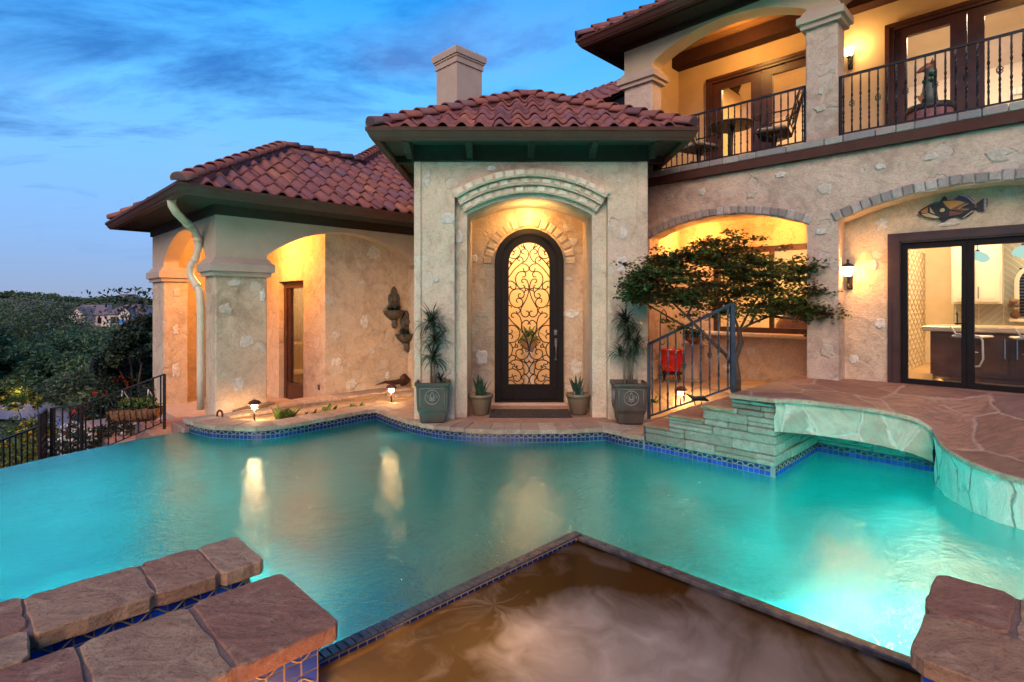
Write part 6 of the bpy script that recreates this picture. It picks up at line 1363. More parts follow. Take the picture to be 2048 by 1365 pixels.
mb = MB(); mb.box(-.14, .14, -.13, .13, .52, .545, bev=.01); build('seat', mb, M['white'], bs_)
mb = MB(); mb.tube([(-.15, -.12, .64), (-.10, -.12, .555), (.12, -.12, .54), (.145, -.12, .50), (.15, -.12, .30), (.12, -.12, .22), (-.02, -.12, .20)], .011, 6); build('frame', mb, M['white'], bs_)
dup(bs_, (-.20, 7.86, .597), R(15), 'cream pedestal bar stool toward the right edge of the kitchen', SG_, frR)
PGn = 'teal glass pendants over the island'
pn = thing('pendant_lamp', 'lit teal glass pendant beside the centre door stile', 'pendant lamp', (-.665, 8.45, 2.02), 0, PGn, frR)
mb = MB(); mb.tube([(0, 0, .10), (0, 0, .86)], .004, 4); mb.lathe([(.02, .07), (.02, .11)], 10); build('cord', mb, M['iron'], pn)
mb = MB(); mb.smooth = True
rws = []
for i, (r, z) in enumerate(((.02, .09), (.05, .075), (.08, .03), (.10, -.02))): rws.append([mb.P(r * (1 + (.22 * math.sin(k / 20 * 8 * math.pi) if i > 1 else 0)) * math.cos(k / 20 * 2 * math.pi), r * math.sin(k / 20 * 2 * math.pi), z + (.025 * math.cos(k / 20 * 6 * math.pi) if i > 1 else 0)) for k in range(20)])
for a, b in zip(rws, rws[1:]):
    for k in range(20): mb.F([a[k], a[(k + 1) % 20], b[(k + 1) % 20], b[k]])
build('glass_shade', mb, M['pendant_lit'], pn)
dup(pn, (-.27, 8.45, 2.06), R(40), 'lit teal glass pendant near the right edge of the kitchen', PGn, frR)
vk = thing('kitchen_vase', 'small brown flower vase on the kitchen window shelf', 'vase', (-.40, 10.02, 1.29), 0, None, frR)
mb = MB(); mb.smooth = True; mb.lathe([(.03, 0), (.06, .05), (.03, .11), (.035, .13)], 12)
build('body', mb, simple('brown_vase', (.14, .07, .03), .3), vk)
mb = MB()
for k in range(9): mb.ball((random.uniform(-.06, .06), random.uniform(-.05, .05), .17 + random.uniform(0, .08)), .028, 7, 5)
build('blooms', mb, simple('dried_blooms', (.30, .20, .14), .8), vk)
fa = MB(frR); fa.tube([(-.86, 8.55, 1.23), (-.86, 8.55, 1.36), (-.86, 8.51, 1.40), (-.86, 8.46, 1.36)], .008, 6); o = build('faucet', fa, M['iron']); tag(o, 'small dark gooseneck faucet on the island counter', 'faucet')
# ---- armchairs inside
ac = thing('armchair', 'tan patterned armchair seen through the left glass door', 'armchair', (4.82, 10.95, -.29), R(-20), None, frL)
fab = simple('tan_brocade', (.52, .36, .18), .85, var=.4, nscale=16, bump=.3)
mb = MB(); mb.box(-.3, .3, -.28, .28, .06, .42, bev=.04); build('seat', mb, fab, ac); mb = MB(); mb.box(-.3, .3, .18, .32, .3, 1.0, bev=.05); build('backrest', mb, fab, ac)
for s_ in (-1, 1): mb = MB(); mb.box(min(s_ * .3, s_ * .4), max(s_ * .3, s_ * .4), -.28, .28, .06, .60, bev=.04); build('armrest', mb, fab, ac)
ac2 = thing('brown_armchair', 'rounded brown leather armchair inside the window behind the maple', 'armchair', (-2.75, 8.95, .34), R(15), None, frR)
lt = simple('brown_leather', (.22, .09, .035), .45, bump=.2)
mb = MB(); mb.smooth = True; mb.box(-.3, .3, -.25, .3, .1, .5, bev=.08); build('seat', mb, lt, ac2); mb = MB(); mb.smooth = True; mb.ball((0, .2, .72), .34, 16, 10, (1.1, .35, 1.0)); build('backrest', mb, lt, ac2)
# ---- recessed downlights upstairs
for k, (a, b, l__) in enumerate(((-3.05, 9.6, 'lit round ceiling light behind the left balcony doors'), (-.95, 9.7, 'lit round ceiling light behind the right balcony doors'))):
    mb = MB(frR); mb.lathe([(.05, 0), (.05, .01)], 16, (a, b, 5.62 if k == 0 else 5.68)); o = build('ceiling_light', mb, M['downlight']); tag(o, l__, 'ceiling light')
# ================================================================ PLANTS AND LAND
random.seed(11); rng = np.random.default_rng(11)
def leafmat(name, stops, rough=.55, trans=.25):
    m = NM(name); c = m.ramp(m.attr(), stops); p = m.n('ShaderNodeBsdfPrincipled'); m.l(c, p.inputs['Base Color']); p.inputs['Roughness'].default_value = rough; p.inputs['Specular IOR Level'].default_value = .35
    t = m.n('ShaderNodeBsdfTranslucent'); m.l(c, t.inputs[0]); x = m.n('ShaderNodeMixShader'); x.inputs[0].default_value = trans
    m.l(p.outputs[0], x.inputs[1]); m.l(t.outputs[0], x.inputs[2]); m.l(x.outputs[0], m.out.inputs[0]); return m.m
LM = {
 'maple': leafmat('maple_leaf', [(0, (.07, .026, .012)), (.35, (.055, .055, .014)), (.7, (.065, .11, .022)), (1, (.14, .19, .04))], .5, .4),
 'cedar': leafmat('cedar_foliage', [(0, (.035, .062, .030)), (.5, (.075, .13, .050)), (.85, (.14, .20, .075)), (1, (.22, .27, .12))]),
 'oak': leafmat('oak_foliage', [(0, (.042, .060, .028)), (.5, (.10, .13, .052)), (.85, (.18, .19, .08)), (1, (.27, .26, .14))]),
 'dark': leafmat('dark_leaf', [(0, (.012, .020, .012)), (.6, (.028, .045, .022)), (1, (.06, .085, .04))]),
 'blade': leafmat('blade_leaf', [(0, (.012, .022, .012)), (.6, (.028, .045, .02)), (1, (.07, .09, .035))], .4, .15),
 'fresh': leafmat('fresh_leaf', [(0, (.04, .07, .015)), (.6, (.10, .16, .03)), (1, (.22, .28, .05))]),
 'yellow': leafmat('yellow_bloom', [(0, (.45, .26, .01)), (1, (.75, .52, .03))], .6, .3), 'whitef': leafmat('white_bloom', [(0, (.5, .45, .42)), (1, (.8, .74, .68))], .6, .3), 'redf': leafmat('red_bloom', [(0, (.45, .01, .01)), (1, (.75, .04, .015))], .6, .3),
}
bark = simple('bark', (.085, .055, .04), .9, var=.4, nscale=12, bump=1., bscale=30)
def leaves(C, L, W, up=.0, var=None, D=None):
    n = len(C); d = rng.normal(size=(n, 3)) if D is None else D + rng.normal(size=(n, 3)) * .35
    d[:, 2] *= (1 - up); d /= np.linalg.norm(d, axis=1)[:, None] + 1e-9
    a = rng.normal(size=(n, 3)); a[:, 2] += up * 2; w = np.cross(d, a); w /= np.linalg.norm(w, axis=1)[:, None] + 1e-9
    k = rng.uniform(.7, 1.3, n)[:, None]; l = L * k / 2; ww = W * k / 2
    V = np.stack([C - d * l, C + w * ww, C + d * l, C - w * ww], 1).reshape(-1, 3); v = rng.uniform(0, 1, n) if var is None else np.clip(var, 0, 1)
    return V, v
def build_leaves(name, parts, mat, parent=None, base=(0, 0, 0)):
    V = np.concatenate([p[0] for p in parts]); v = np.concatenate([p[1] for p in parts]); V = (V - np.array(base)) * S; n = len(V) // 4
    me = bpy.data.meshes.new(name); me.vertices.add(len(V)); me.vertices.foreach_set('co', V.astype(np.float32).ravel()); me.loops.add(len(V)); me.loops.foreach_set('vertex_index', np.arange(len(V), dtype=np.int32))
    me.polygons.add(n); me.polygons.foreach_set('loop_start', np.arange(0, len(V), 4, dtype=np.int32)); me.update(calc_edges=True)
    at_ = me.attributes.new('var', 'FLOAT', 'FACE'); at_.data.foreach_set('value', v.astype(np.float32)); me.materials.append(mat); me.validate()
    o = bpy.data.objects.new(name, me); COL.objects.link(o)
    if parent is not None: o.parent = parent
    else: o.location = Vector(base) * S
    return o
def clumps(cs, rs, n, L, W, flat=.7, up=0, tone=None):
    out = []
    for i, (c, r) in enumerate(zip(cs, rs)):
        k = int(n * (r / np.mean(rs)) ** 2); u = rng.normal(size=(k, 3)); u /= np.linalg.norm(u, axis=1)[:, None]; rad = rng.uniform(.35, 1.12, k) ** .6
        P = np.array(c) + u * rad[:, None] * np.array([r, r, r * flat]); v = rng.normal(.42, .2, k) + (0 if tone is None else tone[i])
        out.append(leaves(P, L, W, up, v))
    return out
def tree(name, label, x, y, zg, ztop, r, mat, group, nc=34, n=260, L=.17, W=.09, lean=0, sparse=False):
    t = thing(name, label, 'tree', (x, y, zg), 0, group); H = ztop - zg; cs = []; rs = []; tone = []
    for i in range(nc):
        a = random.uniform(0, 2 * math.pi); q = random.random() ** .5; h = random.uniform(.2, .97); w = math.sin(min(1, (h * .85 + .12)) * math.pi) ** .6
        cs.append((r * q * w * math.cos(a), r * q * w * math.sin(a), H * h)); rs.append(r * random.uniform(.15, .38)); tone.append(random.gauss(0, .26))
    mb = MB(); top_ = [(0, 0, 0), (lean * .2, 0, H * .3), (lean * .5, .05, H * .6), (lean, 0, H * .85)]; mb.tube(top_, [r * .06 + .04, r * .05 + .03, r * .035 + .02, .015], 7); build('trunk', mb, bark, t)
    for c in cs[::4]:
        mb = MB(); mb.tube([(0, 0, c[2] * .45), (c[0] * .5, c[1] * .5, c[2] * .75), c], [.05, .03, .01], 5); build('limb', mb, bark, t)
    build_leaves('crown', clumps(cs, rs, n, L, W, .7, .2, tone), mat, t); return t
# ---- Japanese maple behind the stair railing
mx_, my_, mz_ = 2.74, 6.62, .36
mt = thing('maple_tree', 'small dark Japanese maple spreading in front of the lit window', 'tree', (mx_, my_, mz_))
tr1 = [(0, 0, -.05), (.0, .0, .25), (-.03, .0, .45), (.03, -.02, .66), (.02, 0, .80)]
mb = MB(); mb.smooth = True; mb.tube(tr1, [.05, .038, .036, .034, .028], 9); mb.tube([(-.03, 0, .35), (-.16, -.03, .52), (-.42, -.05, .76), (-.62, -.02, .98), (-.8, 0, 1.15)], [.026, .024, .022, .016, .008], 7); build('trunk', mb, bark, mt)
limbs = [[(.02, 0, .80), (.16, .02, .88), (.42, .05, .98), (.75, .0, 1.12), (.95, 0, 1.2)], [(.02, 0, .80), (-.03, .05, 1.0), (-.10, .1, 1.25), (-.15, .1, 1.6)], [(.02, 0, .80), (.1, -.05, 1.0), (.22, -.1, 1.25), (.35, -.1, 1.55)], [(-.42, -.05, .76), (-.6, .1, .85), (-.95, .1, 1.05), (-1.2, .1, 1.2)], [(.42, .05, .98), (.6, -.1, .95), (.85, -.1, .92)], [(-.62, -.02, .98), (-.55, -.1, 1.2), (-.5, -.1, 1.45)], [(.16, .02, .88), (.35, .1, 1.15), (.6, .1, 1.4)], [(-.1, .1, 1.25), (-.35, .15, 1.4), (-.6, .15, 1.55)]]
for l_ in limbs:
    mb = MB(); q = [tuple(map(float, p)) for p in spl(l_, 4)]; mb.tube(q, [.018 * (1 - .75 * i / len(q)) for i in range(len(q))], 6); build('branch', mb, bark, mt)
cs, rs, tn = [], [], []
def pad(x, y, z, r, t=0): cs.append((x, y, z)); rs.append(r); tn.append(t)
for i in range(240):
    a = random.uniform(-1.33, 1.02); ed = abs(a + .15) / 1.2; hi = 1.90 - .50 * max(0, ed) ** 2.0; lo = (.80 if a > .25 else .86 if a > -.6 else .95) + (.08 if random.random() < .5 else 0)
    if a < -1.0: lo = 1.05
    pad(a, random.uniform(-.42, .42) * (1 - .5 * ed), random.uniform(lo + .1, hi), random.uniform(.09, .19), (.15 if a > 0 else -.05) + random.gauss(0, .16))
for (x, z) in ((-1.38, 1.62), (-1.30, 1.33), (1.03, 1.45), (1.05, 1.2), (1.0, .85), (.9, .78), (-.1, 2.0), (.25, 1.93), (-.35, 1.92), (.55, 1.82), (-.95, 1.8), (.75, 1.7), (-.85, .92), (-.7, .86)): pad(x, 0, z, .10, -.1)
C_ = []; vv = []; DD = []
for c, r, t in zip(cs, rs, tn):
    k = int(92 * (r / .14) ** 2); u = rng.normal(size=(k, 3)); u /= np.linalg.norm(u, axis=1)[:, None]; rad = rng.uniform(.1, 1.25, k)[:, None]
    C_.append(np.array(c) + u * rad * np.array([r * 1.35, r * 1.2, r * .42])); vv.append(rng.normal(.45, .16, k) + t)
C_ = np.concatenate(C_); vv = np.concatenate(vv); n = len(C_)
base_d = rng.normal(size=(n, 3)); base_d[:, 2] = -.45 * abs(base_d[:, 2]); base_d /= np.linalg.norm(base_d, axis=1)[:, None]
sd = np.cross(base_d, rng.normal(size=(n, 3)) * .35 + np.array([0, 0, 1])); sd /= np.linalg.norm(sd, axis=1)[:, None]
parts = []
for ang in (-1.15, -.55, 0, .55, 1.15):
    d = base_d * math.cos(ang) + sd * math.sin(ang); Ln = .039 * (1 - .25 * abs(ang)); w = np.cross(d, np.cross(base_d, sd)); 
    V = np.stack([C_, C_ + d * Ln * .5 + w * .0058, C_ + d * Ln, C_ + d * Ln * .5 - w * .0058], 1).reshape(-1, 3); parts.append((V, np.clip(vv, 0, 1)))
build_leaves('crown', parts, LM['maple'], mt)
# ---- blade plants
def blade(mb, o, az, ln, wd, rise, droop, seg=7, tone=.5):
    mb.col = min(1, max(0, random.gauss(tone, .2))); dx, dy = math.cos(az), math.sin(az); pv = None; x = 0; z = 0; el = rise
    for i in range(seg + 1):
        t = i / seg; w = wd * (1 - t ** 2.2) * (.5 + .9 * min(1, t * 4)) / 2; p = (o[0] + dx * x, o[1] + dy * x, o[2] + z); cur = (mb.P(p[0] - dy * w, p[1] + dx * w, p[2]), mb.P(p[0] + dy * w, p[1] - dx * w, p[2]))
        if pv: mb.F([pv[0], pv[1], cur[1], cur[0]])
        pv = cur; x += math.cos(el) * ln / seg; z += math.sin(el) * ln / seg; el -= droop / seg
def rosette(mb, o, n, ln, wd=.016, lo=-.1, hi=1.45, droop=1.75):
    for k in range(n): blade(mb, (o[0] + random.uniform(-.01, .01), o[1] + random.uniform(-.01, .01), o[2] + random.uniform(-.05, .03)), random.uniform(0, 2 * math.pi), ln * random.uniform(.7, 1.15), wd, random.uniform(lo, hi), droop * random.uniform(.6, 1.15))
dr1 = thing('dracaena', 'tall spiky dracaena with drooping tiers in the left square planter', 'plant', (-1.0, 6.93, .46))
mb = MB()
for p in ([(0, 0, 0), (.01, 0, .4), (-.02, 0, .80)], [(-.03, .02, 0), (-.03, 0, .3), (.03, 0, .58)], [(.02, -.02, 0), (.0, -.01, .34)]): mb.tube(p, [.016, .013, .011], 7)
build('canes', mb, simple('tan_cane', (.22, .15, .09), .8, var=.3, nscale=30, bump=.6), dr1)
for o_, n_, l_ in (((-.02, 0, .78), 95, .33), ((.03, 0, .56), 75, .31), ((0, -.01, .33), 60, .30), ((.10, -.05, .06), 30, .25)):
    mb = MB(); rosette(mb, o_, n_, l_); build('leaf_tuft', mb, LM['blade'], dr1)
dr2 = thing('dracaena', 'tall spiky dracaena on several bare canes in the right square planter', 'plant', (1.47, 6.86, .46))
mb = MB()
for p in ([(0, 0, 0), (-.02, 0, .45), (-.04, 0, .80)], [(.04, .02, 0), (.05, 0, .3), (.09, 0, .50)], [(-.05, -.02, 0), (-.07, 0, .3), (-.09, 0, .42)], [(.02, .03, 0), (.02, 0, .55)]): mb.tube(p, .014, 7)
build('canes', mb, bpy.data.materials['tan_cane'], dr2)
for o_, n_, l_ in (((-.04, 0, .80), 95, .32), ((.01, 0, .62), 70, .30), ((.09, 0, .48), 50, .31), ((-.09, 0, .40), 50, .31)):
    mb = MB(); rosette(mb, o_, n_, l_); build('leaf_tuft', mb, LM['blade'], dr2)
SPG = 'snake plants in the round pots'
snm = NM('snake_plant_leaf'); c = snm.mix(snm.ramp(snm.noise(22, 4, .6, 0, snm.co((1, 1, 3))), [(.42, 0.), (.55, 1.)]), (.012, .03, .016), (.04, .075, .04)); snm.pbr(c, .4); M['snake'] = snm.m
sp_ = thing('snake_plant', 'dark upright snake plant in the round pot left of the door', 'plant', (-.42, 7.36, .23), 0, SPG)
mb = MB()
for k in range(13): blade(mb, (random.uniform(-.05, .05), random.uniform(-.05, .05), 0), random.uniform(0, 6.28), random.uniform(.20, .34), .048, random.uniform(1.05, 1.5), random.uniform(-.1, .25), 8)
build('leaves', mb, M['snake'], sp_)
dup(sp_, (.90, 7.40, .23), 1.9, 'dark upright snake plant in the round pot right of the door', SPG)
def tuft(name, label, loc, n, ln, wd, mat, cat='plant', lo=.3, hi=1.4, droop=1.0, sp=.05, fr=None):
    mb = MB()
    for k in range(n): blade(mb, (random.uniform(-sp, sp), random.uniform(-sp, sp), 0), random.uniform(0, 6.28), ln * random.uniform(.6, 1.15), wd, random.uniform(lo, hi), droop)
    o = build(name, mb, mat); o.location = Vector(fr(*loc) if fr else loc) * S; tag(o, label, cat); return o
tuft('sword_fern', 'dark green sword fern in the lit bed right of the left path light', (-3.10, 7.46, -.085), 34, .26, .035, LM['fresh'], droop=.8, sp=.10)
tuft('bed_plant', 'bright yellow green leafy plant in the middle of the lit bed', (-2.62, 7.86, -.085), 44, .17, .045, LM['fresh'], sp=.13, lo=.2, droop=1.5)
tuft('bed_plant', 'small yellow green plant in the lit bed near the tower side', (-2.33, 8.1, -.085), 26, .15, .04, LM['fresh'], sp=.08, lo=.2, droop=1.4)
tuft('bed_plant', 'low dark plant between the two bright plants of the lit bed', (-2.83, 7.66, -.085), 18, .10, .03, LM['dark'], sp=.08, lo=.1)
tuft('fern', 'dark fern spilling from the upper wall fountain bowl', (5.36, 8.36, 1.38), 22, .20, .03, LM['dark'], lo=.1, hi=1.2, droop=1.4, fr=frL)
tuft('fern', 'dark fern spilling from the lower wall fountain bowl', (5.58, 8.33, .95), 26, .24, .03, LM['dark'], lo=.1, hi=1.2, droop=1.3, fr=frL)
tuft('porch_fern', 'small pale leaved plant on the porch floor behind the downspout', (2.95, 9.5, -.28), 26, .28, .03, LM['fresh'], lo=.5, droop=.9, fr=frL)
tuft('bed_plant', 'small green plant beside the red urn in the side garden', (*uv(6.75, 4.0), .12), 26, .14, .04, LM['fresh'], sp=.08, lo=.2, droop=1.3)
tuft('hall_plant', 'leafy green plant in the hall vase behind the door scrollwork', (.30, 9.45, .91), 60, .34, .03, LM['fresh'], lo=.0, hi=1.5, droop=1.8, sp=.05)
pn_ = thing('pansies', 'dark leaved pansies with white petals in the terracotta bowl', 'flowers', (*uv(7.62, 3.80), .96))
build_leaves('foliage', [leaves(np.array([rng.normal(0, .07, 300), rng.normal(0, .07, 300), rng.uniform(.0, .14, 300)]).T, .07, .045, .2)], LM['dark'], pn_)
build_leaves('petals', [leaves(np.array([rng.normal(0, .09, 70), rng.normal(0, .09, 70), rng.uniform(.04, .19, 70)]).T, .05, .045, .3)], LM['whitef'], pn_)
tp_ = thing('trough_plants', 'pale green succulents growing in the hanging coir trough', 'plants', (-5.28, 7.66, .03))
build_leaves('foliage', [leaves(np.array([rng.uniform(-.20, .24, 520), rng.normal(0, .05, 520), rng.uniform(.0, .12, 520)]).T, .07, .035, .2)], LM['fresh'], tp_)
# ---- flowering shrubs beyond the vanishing edge
def shrub(name, label, x, y, zg, zt, r, mat, fmat=None, nf=0, n=1500, L=.075, W=.035, fL=.06, group=None):
    t = thing(name, label, 'shrub', (x, y, zg), 0, group); H = zt - zg; cs = []; rs = []
    for i in range(16): a = random.uniform(0, 6.28); q = random.random() ** .5; cs.append((r * q * math.cos(a), r * q * math.sin(a), H * random.uniform(.15, .95))); rs.append(r * random.uniform(.2, .4))
    mb = MB()
    for c in cs[::3]: mb.tube([(0, 0, 0), (c[0] * .4, c[1] * .4, c[2] * .5), c], [.02, .014, .005], 5)
    build('stems', mb, bark, t); build_leaves('leaves', clumps(cs, rs, n // 16, L, W, .8, .2), mat, t)
    if fmat:
        idx = rng.integers(0, 16, nf); u = rng.normal(size=(nf, 3)); u /= np.linalg.norm(u, axis=1)[:, None]; P = np.array(cs)[idx] + u * (np.array(rs)[idx])[:, None] * 1.1
        Pm = np.repeat(P, 5, 0) + rng.normal(size=(nf * 5, 3)) * fL * .35; build_leaves('blossoms', [leaves(Pm, fL * .8, fL * .55)], fmat, t)
    return t
shrub('flowering_shrub', 'yellow flowering shrub at the lower left beyond the iron handrail', -7.7, 8.0, -1.9, -.38, .62, LM['fresh'], LM['yellow'], 110, 1900)
shrub('flowering_shrub', 'second yellow flowering shrub behind the narrow railing', -8.35, 9.7, -1.7, -.12, .42, LM['fresh'], LM['yellow'], 110, 2000)
shrub('flowering_shrub', 'yellow flowering shrub nearest the lower left corner', -7.35, 7.3, -1.9, -.42, .55, LM['fresh'], LM['yellow'], 90, 1500)
shrub('flowering_shrub', 'white flowering shrub behind the sloping garden railing', -6.6, 8.5, -1.8, -.42, .62, LM['dark'], LM['whitef'], 260, 2600)
shrub('flowering_shrub', 'dark shrub with pale blooms below the hanging trough', -6.2, 9.0, -1.8, -.2, .6, LM['dark'], LM['whitef'], 30, 2400)
shrub('flowering_shrub', 'scarlet flowering shrub above the hanging trough', -8.5, 12.2, -1.9, .05, .75, LM['dark'], LM['redf'], 34, 3000, fL=.10)
shrub('flowering_shrub', 'low orange flowering shrub between the gate and the road', -9.4, 12.1, -1.9, -.85, .5, LM['dark'], LM['redf'], 30, 1200, fL=.10)
shrub('leafy_shrub', 'low olive shrub at the far lower left below the road', -9.3, 10.2, -1.9, -.55, .8, LM['oak'], None, 0, 2600)
shrub('leafy_shrub', 'bright lime green shrub below the dark trees', -8.9, 13.0, -1.9, .05, .55, LM['fresh'], None, 0, 2400, L=.10)
shrub('leafy_shrub', 'dark leafy shrub hugging the left pier of the arch', -6.5, 10.4, -1.8, .25, .6, LM['dark'], None, 0, 3000)
# ---- trees down the slope
TG = 'trees filling the slope beyond the pool'
TR = [(-21.0, 23, -3.2, .9, 2.9, 'oak', 'grey green oak topping the far left of the slope'), (-17.6, 21, -3.0, .15, 2.4, 'cedar', 'dark cedar in the middle of the left slope'), (-20.6, 26, -3.4, .35, 2.6, 'oak', 'broad oak behind the dark cedar'),
      (-19.5, 26, -3.4, -.15, 2.2, 'oak', 'olive green oak below the distant mauve roof'), (-15.2, 20.5, -3.0, -.3, 2.0, 'cedar', 'rounded cedar left of the tall dark shrub'), (-17.2, 18.6, -2.6, .05, 2.0, 'cedar', 'large feathery cedar above the yellow shrubs'),
      (-16.6, 17.0, -2.3, .1, 1.7, 'cedar', 'feathery dark cedar at the left edge of the picture'), (-12.4, 16.6, -2.2, -.35, 1.6, 'oak', 'low oak above the stone road'), (-15.0, 18.0, -2.2, -.3, 1.5, 'cedar', 'low drooping cedar over the warm garden glow'),
      (-10.6, 15.0, -2.4, .1, 1.2, 'oak', 'green tree behind the lime shrub'), (-17.6, 17.5, -2.8, .9, 2.0, 'cedar', 'cedar rising past the left edge'), (-22.6, 31, -3.6, -.1, 2.8, 'oak', 'far olive oak under the brown hillside'), (-18.6, 25.5, -3.4, -.2, 2.0, 'cedar', 'dark cedar under the white gabled house'), (-26, 30, -3.6, 1.5, 3.0, 'oak', 'tall oak against the brown hill at far left'), (-15.5, 22.5, -3.2, .1, 1.9, 'cedar', 'cedar just left of the pier')]
for x, y, zg, zt, r, k, lb in TR: tree('oak_tree' if k == 'oak' else 'cedar_tree', lb, x, y, zg, zt, r, LM[k], TG, 42, 330 if y > 19 else 420, .16 if y > 19 else .15, .05)
tt_ = tree('tall_shrub_tree', 'dark upright shrub with sprigs against the left pier', -8.55, 12.4, -1.9, 1.25, .85, LM['dark'], None, 40, 420, .11, .05)
mb = MB()
for k in range(16): a = random.uniform(0, 6.28); q = random.uniform(0, .5); h = random.uniform(3.2, 3.75); mb.tube([(q * math.cos(a) * .5, q * math.sin(a) * .5, 2.4), (q * math.cos(a) * 1.3, q * math.sin(a), h)], [.012, .004], 4); 
build('sprigs', mb, bark, tt_)
SP = np.array([[random.gauss(0, .42), random.gauss(0, .25), random.uniform(2.9, 3.75)] for _ in range(420)]); build_leaves('sprig_leaves', [leaves(SP, .11, .05, .1)], LM['dark'], tt_)
tree('garden_tree', 'tree top showing above the left tile roof', -6.6, 24.0, -2.5, 8.05, 1.3, LM['dark'], None, 40, 260, .16, .08)
# ---- land: one sheet to the horizon
def TZ(x, y):
    d = max(0, -x - 5.2); z = -1.45 - .02 * min(d, 14) - .058 * max(0, min(d - 14, 60)); r = math.hypot(x, y)
    k = x / max(y, .1) if y > 0 else -9
    if r > 190:
        ridge = 5.5 if k < -.86 else 5.5 - (k + .86) * 22; ridge = max(ridge, 0.5); z += (ridge + 5.0 + 1.0 * math.sin(k * 17) + .6 * math.sin(k * 41)) * min(1, ((r - 190) / 210)) ** 1.1 if r < 400 else (ridge + 5.0 + 1.0 * math.sin(k * 17) + .6 * math.sin(k * 41)) * max(0, 1 - (r - 400) / 900)
    return z
g = MB(); g.smooth = True; rad = [0] + [3.2 * 1.09 ** i for i in range(74)]; NA = 200; prev = None
c0 = g.P(0, 0, -1.5); rows = []
for r in rad[1:]: rows.append([g.P(r * math.sin(a), r * math.cos(a), TZ(r * math.sin(a), r * math.cos(a))) for a in [2 * math.pi * k / NA for k in range(NA)]])
for k in range(NA): g.F([c0, rows[0][k], rows[0][(k + 1) % NA]])
for a, b in zip(rows, rows[1:]):
    for k in range(NA): g.F([a[k], b[k], b[(k + 1) % NA], a[(k + 1) % NA]])
gm_ = NM('ground'); c = gm_.mix(gm_.ramp(gm_.noise(.035, 8, .65, 1.), [(.42, 0.), (.60, 1.)]), (.045, .055, .03), (.30, .20, .145)); c = gm_.mix(gm_.ramp(gm_.noise(1.5, 8, .7), [(.4, 0.), (.7, .5)]), c, (.05, .05, .03)); gm_.pbr(c, .95, 0, gm_.bump(gm_.noise(3, 8, .7), .8, .1), .1)
o = build('ground', g, gm_.m); o['kind'] = 'structure'
# stone road below
rd = MB(); q = spl([(-26, 12.8), (-17, 14.6), (-12.6, 13.9), (-10.4, 12.6), (-8.6, 11.0), (-7.4, 9.6)], 6); q = [(float(a[0]), float(a[1])) for a in q]; qo = offs(q, 2.2)
for i in range(len(q) - 1): rd.quad((*q[i], TZ(*q[i]) + .12), (*q[i + 1], TZ(*q[i + 1]) + .12), (*qo[i + 1], TZ(*q[i + 1]) + .12), (*qo[i], TZ(*q[i]) + .12))
o = build('road', rd, flag('mauve_paving', [(.20, .16, .19), (.28, .22, .25), (.24, .19, .22)], 2.2, (.30, .27, .28), .04)); o['kind'] = 'structure'
# ---- far scrub on the hills
def scatter(n, r0, r1, k0, k1, s0, s1, ridge=False):
    P = []; R_s = []
    for i in range(n):
        r = random.uniform(r0, r1); k = random.uniform(k0, k1); a = math.atan(k); x, y = r * math.sin(a), r * math.cos(a); s = random.uniform(s0, s1); P.append((x, y, TZ(x, y) + s * .35)); R_s.append(s)
    return P, R_s
p1, r1 = scatter(90, 200, 385, -1.1, -.6, 1.2, 2.8); p2, r2 = scatter(150, 380, 410, -1.1, -.6, 1.6, 3.4); p3, r3 = scatter(360, 34, 105, -1.15, -.6, 1.1, 2.3)
hs = build_leaves('hillside_scrub', clumps(p1 + p2, r1 + r2, 60, 1.3, .8, .75), LM['oak']); hs['kind'] = 'stuff'; tag(hs, 'dark scrub and oaks scattered over the far brown hills', 'scrub')
vs2 = build_leaves('valley_woods', clumps(p3, r3, 95, .50, .26, .8), LM['oak']); vs2['kind'] = 'stuff'; tag(vs2, 'dense green woods filling the valley below the hills', 'woods')
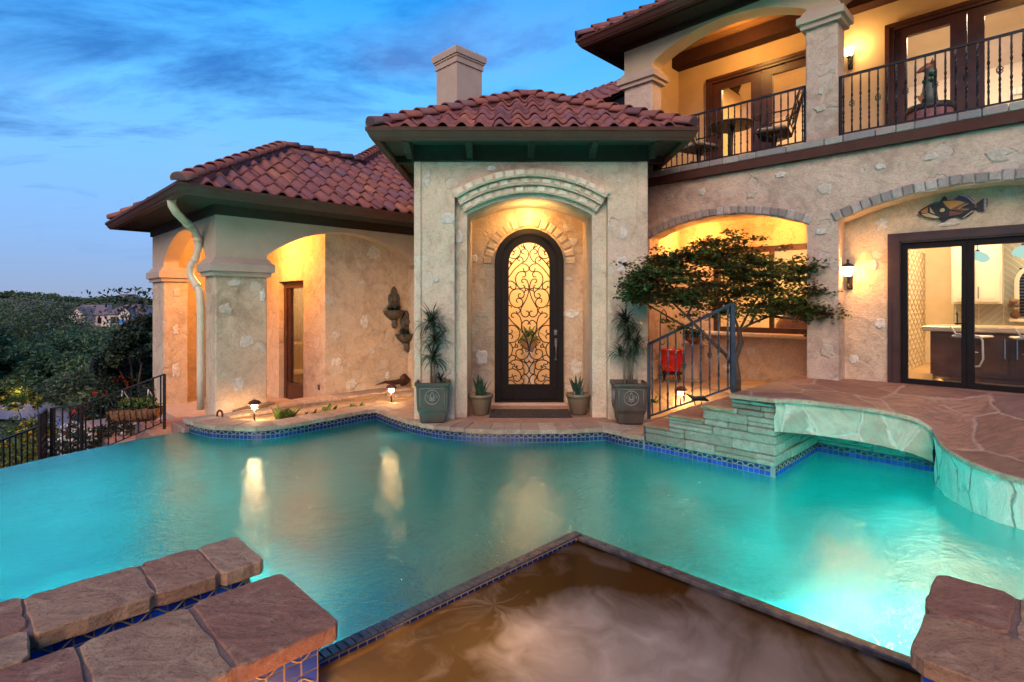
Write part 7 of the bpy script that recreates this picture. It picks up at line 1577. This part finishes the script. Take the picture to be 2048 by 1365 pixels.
# ---- far houses
def far_house(label, x, y, rz, w, d, h, rh, wall, roof, z0=-6):
    t = thing('distant_house', label, 'house', (x, y, z0), rz, 'houses across the valley'); H = h
    mb = MB(); mb.box(-w / 2, w / 2, -d / 2, d / 2, 0, H); mb.box(-w * .05, w * .25, -d / 2 - 3, -d / 2, 0, H); build('wall', mb, wall, t)
    mb = MB(); e = .7; a, b = w / 2 + e, d / 2 + e; c = [(-a, -b, H), (a, -b, H), (a, b, H), (-a, b, H)]; r0, r1 = (-a + b * .9, 0, H + rh), (a - b * .9, 0, H + rh)
    mb.quad(c[0], c[1], r1, r0); mb.quad(c[2], c[3], r0, r1); mb.F([mb.P(*c[1]), mb.P(*c[2]), mb.P(*r1)]); mb.F([mb.P(*c[3]), mb.P(*c[0]), mb.P(*r0)])
    g0, g1, gm2 = -w * .07, w * .27, w * .1; mb.quad((g0, -d / 2 - 3.4, H), (gm2, -d / 2 - 3.4, H + rh * .72), (gm2, 0, H + rh * .72), (g0, 0, H)); mb.quad((g1, -d / 2 - 3.4, H), (gm2, -d / 2 - 3.4, H + rh * .72), (gm2, 0, H + rh * .72), (g1, 0, H)); build('roof', mb, roof, t)
    mb = MB(); mb.F([mb.P(-w * .05, -d / 2 - 3.01, H), mb.P(w * .25, -d / 2 - 3.01, H), mb.P(gm2, -d / 2 - 3.01, H + rh * .68)]); build('gable', mb, wall, t)
    for wx in (-w * .35, -w * .2, w * .35): mb = MB(); mb.box(wx - .6, wx + .6, -d / 2 - .06, -d / 2 + .05, H * .35, H * .8); build('window', mb, M['black_metal'], t)
    return t
cw = simple('cream_render', (.62, .50, .44), .8, var=.05); mr = simple('mauve_roof', (.20, .125, .13), .8, var=.15, nscale=1)
far_house('wide cream house with mauve hipped roof and a pale gable across the valley', -113, 148, R(-8), 14, 7.5, 3.6, 2.6, cw, mr, -5.0)
far_house('second cream house with mauve roof partly behind the tall dark shrub', -99.5, 143, R(10), 9, 6, 3.8, 2.4, cw, mr, -4.9)
far_house('small pale house on the crest near the pier', -262, 372, R(5), 16, 9, 4, 3, cw, mr, 1.2)
pf = thing('playset', 'small white playset with blue canopy below the far houses', 'playset', (-56.6, 80.5, -3.6), .3)
mb = MB(); mb.box(-1.5, 1.5, -1, 1, 0, 1.0); mb.box(-1.3, -1.2, -.8, -.7, 1, 2.2); mb.box(-.5, -.4, -.8, -.7, 1, 2.2); build('frame', mb, M['white'], pf)
mb = MB(); mb.F([mb.P(-1.6, -1, 2.2), mb.P(-.1, -1, 2.2), mb.P(-.85, 0, 2.8)]); mb.F([mb.P(-1.6, 1, 2.2), mb.P(-.1, 1, 2.2), mb.P(-.85, 0, 2.8)]); mb.F([mb.P(-1.6, -1, 2.2), mb.P(-1.6, 1, 2.2), mb.P(-.85, 0, 2.8)]); mb.F([mb.P(-.1, -1, 2.2), mb.P(-.1, 1, 2.2), mb.P(-.85, 0, 2.8)]); build('canopy', mb, simple('blue_canvas', (.03, .16, .35), .7), pf)
# garden lamp glowing under the cedar
gl_ = thing('garden_lamp', 'lit garden lamp glowing under the drooping cedar', 'garden lamp', (-15.3, 17.0, -2.0))
mb = MB(); mb.tube([(0, 0, -.4), (0, 0, .85)], .03, 8); build('post', mb, M['iron'], gl_); mb = MB(); mb.smooth = True; mb.ball((0, 0, .9), .06); build('globe', mb, M['shade_lit'], gl_)
lamp('garden_glow', 'POINT', (-15.2, 16.8, -1.2), 30, (1, .6, .15), .12)
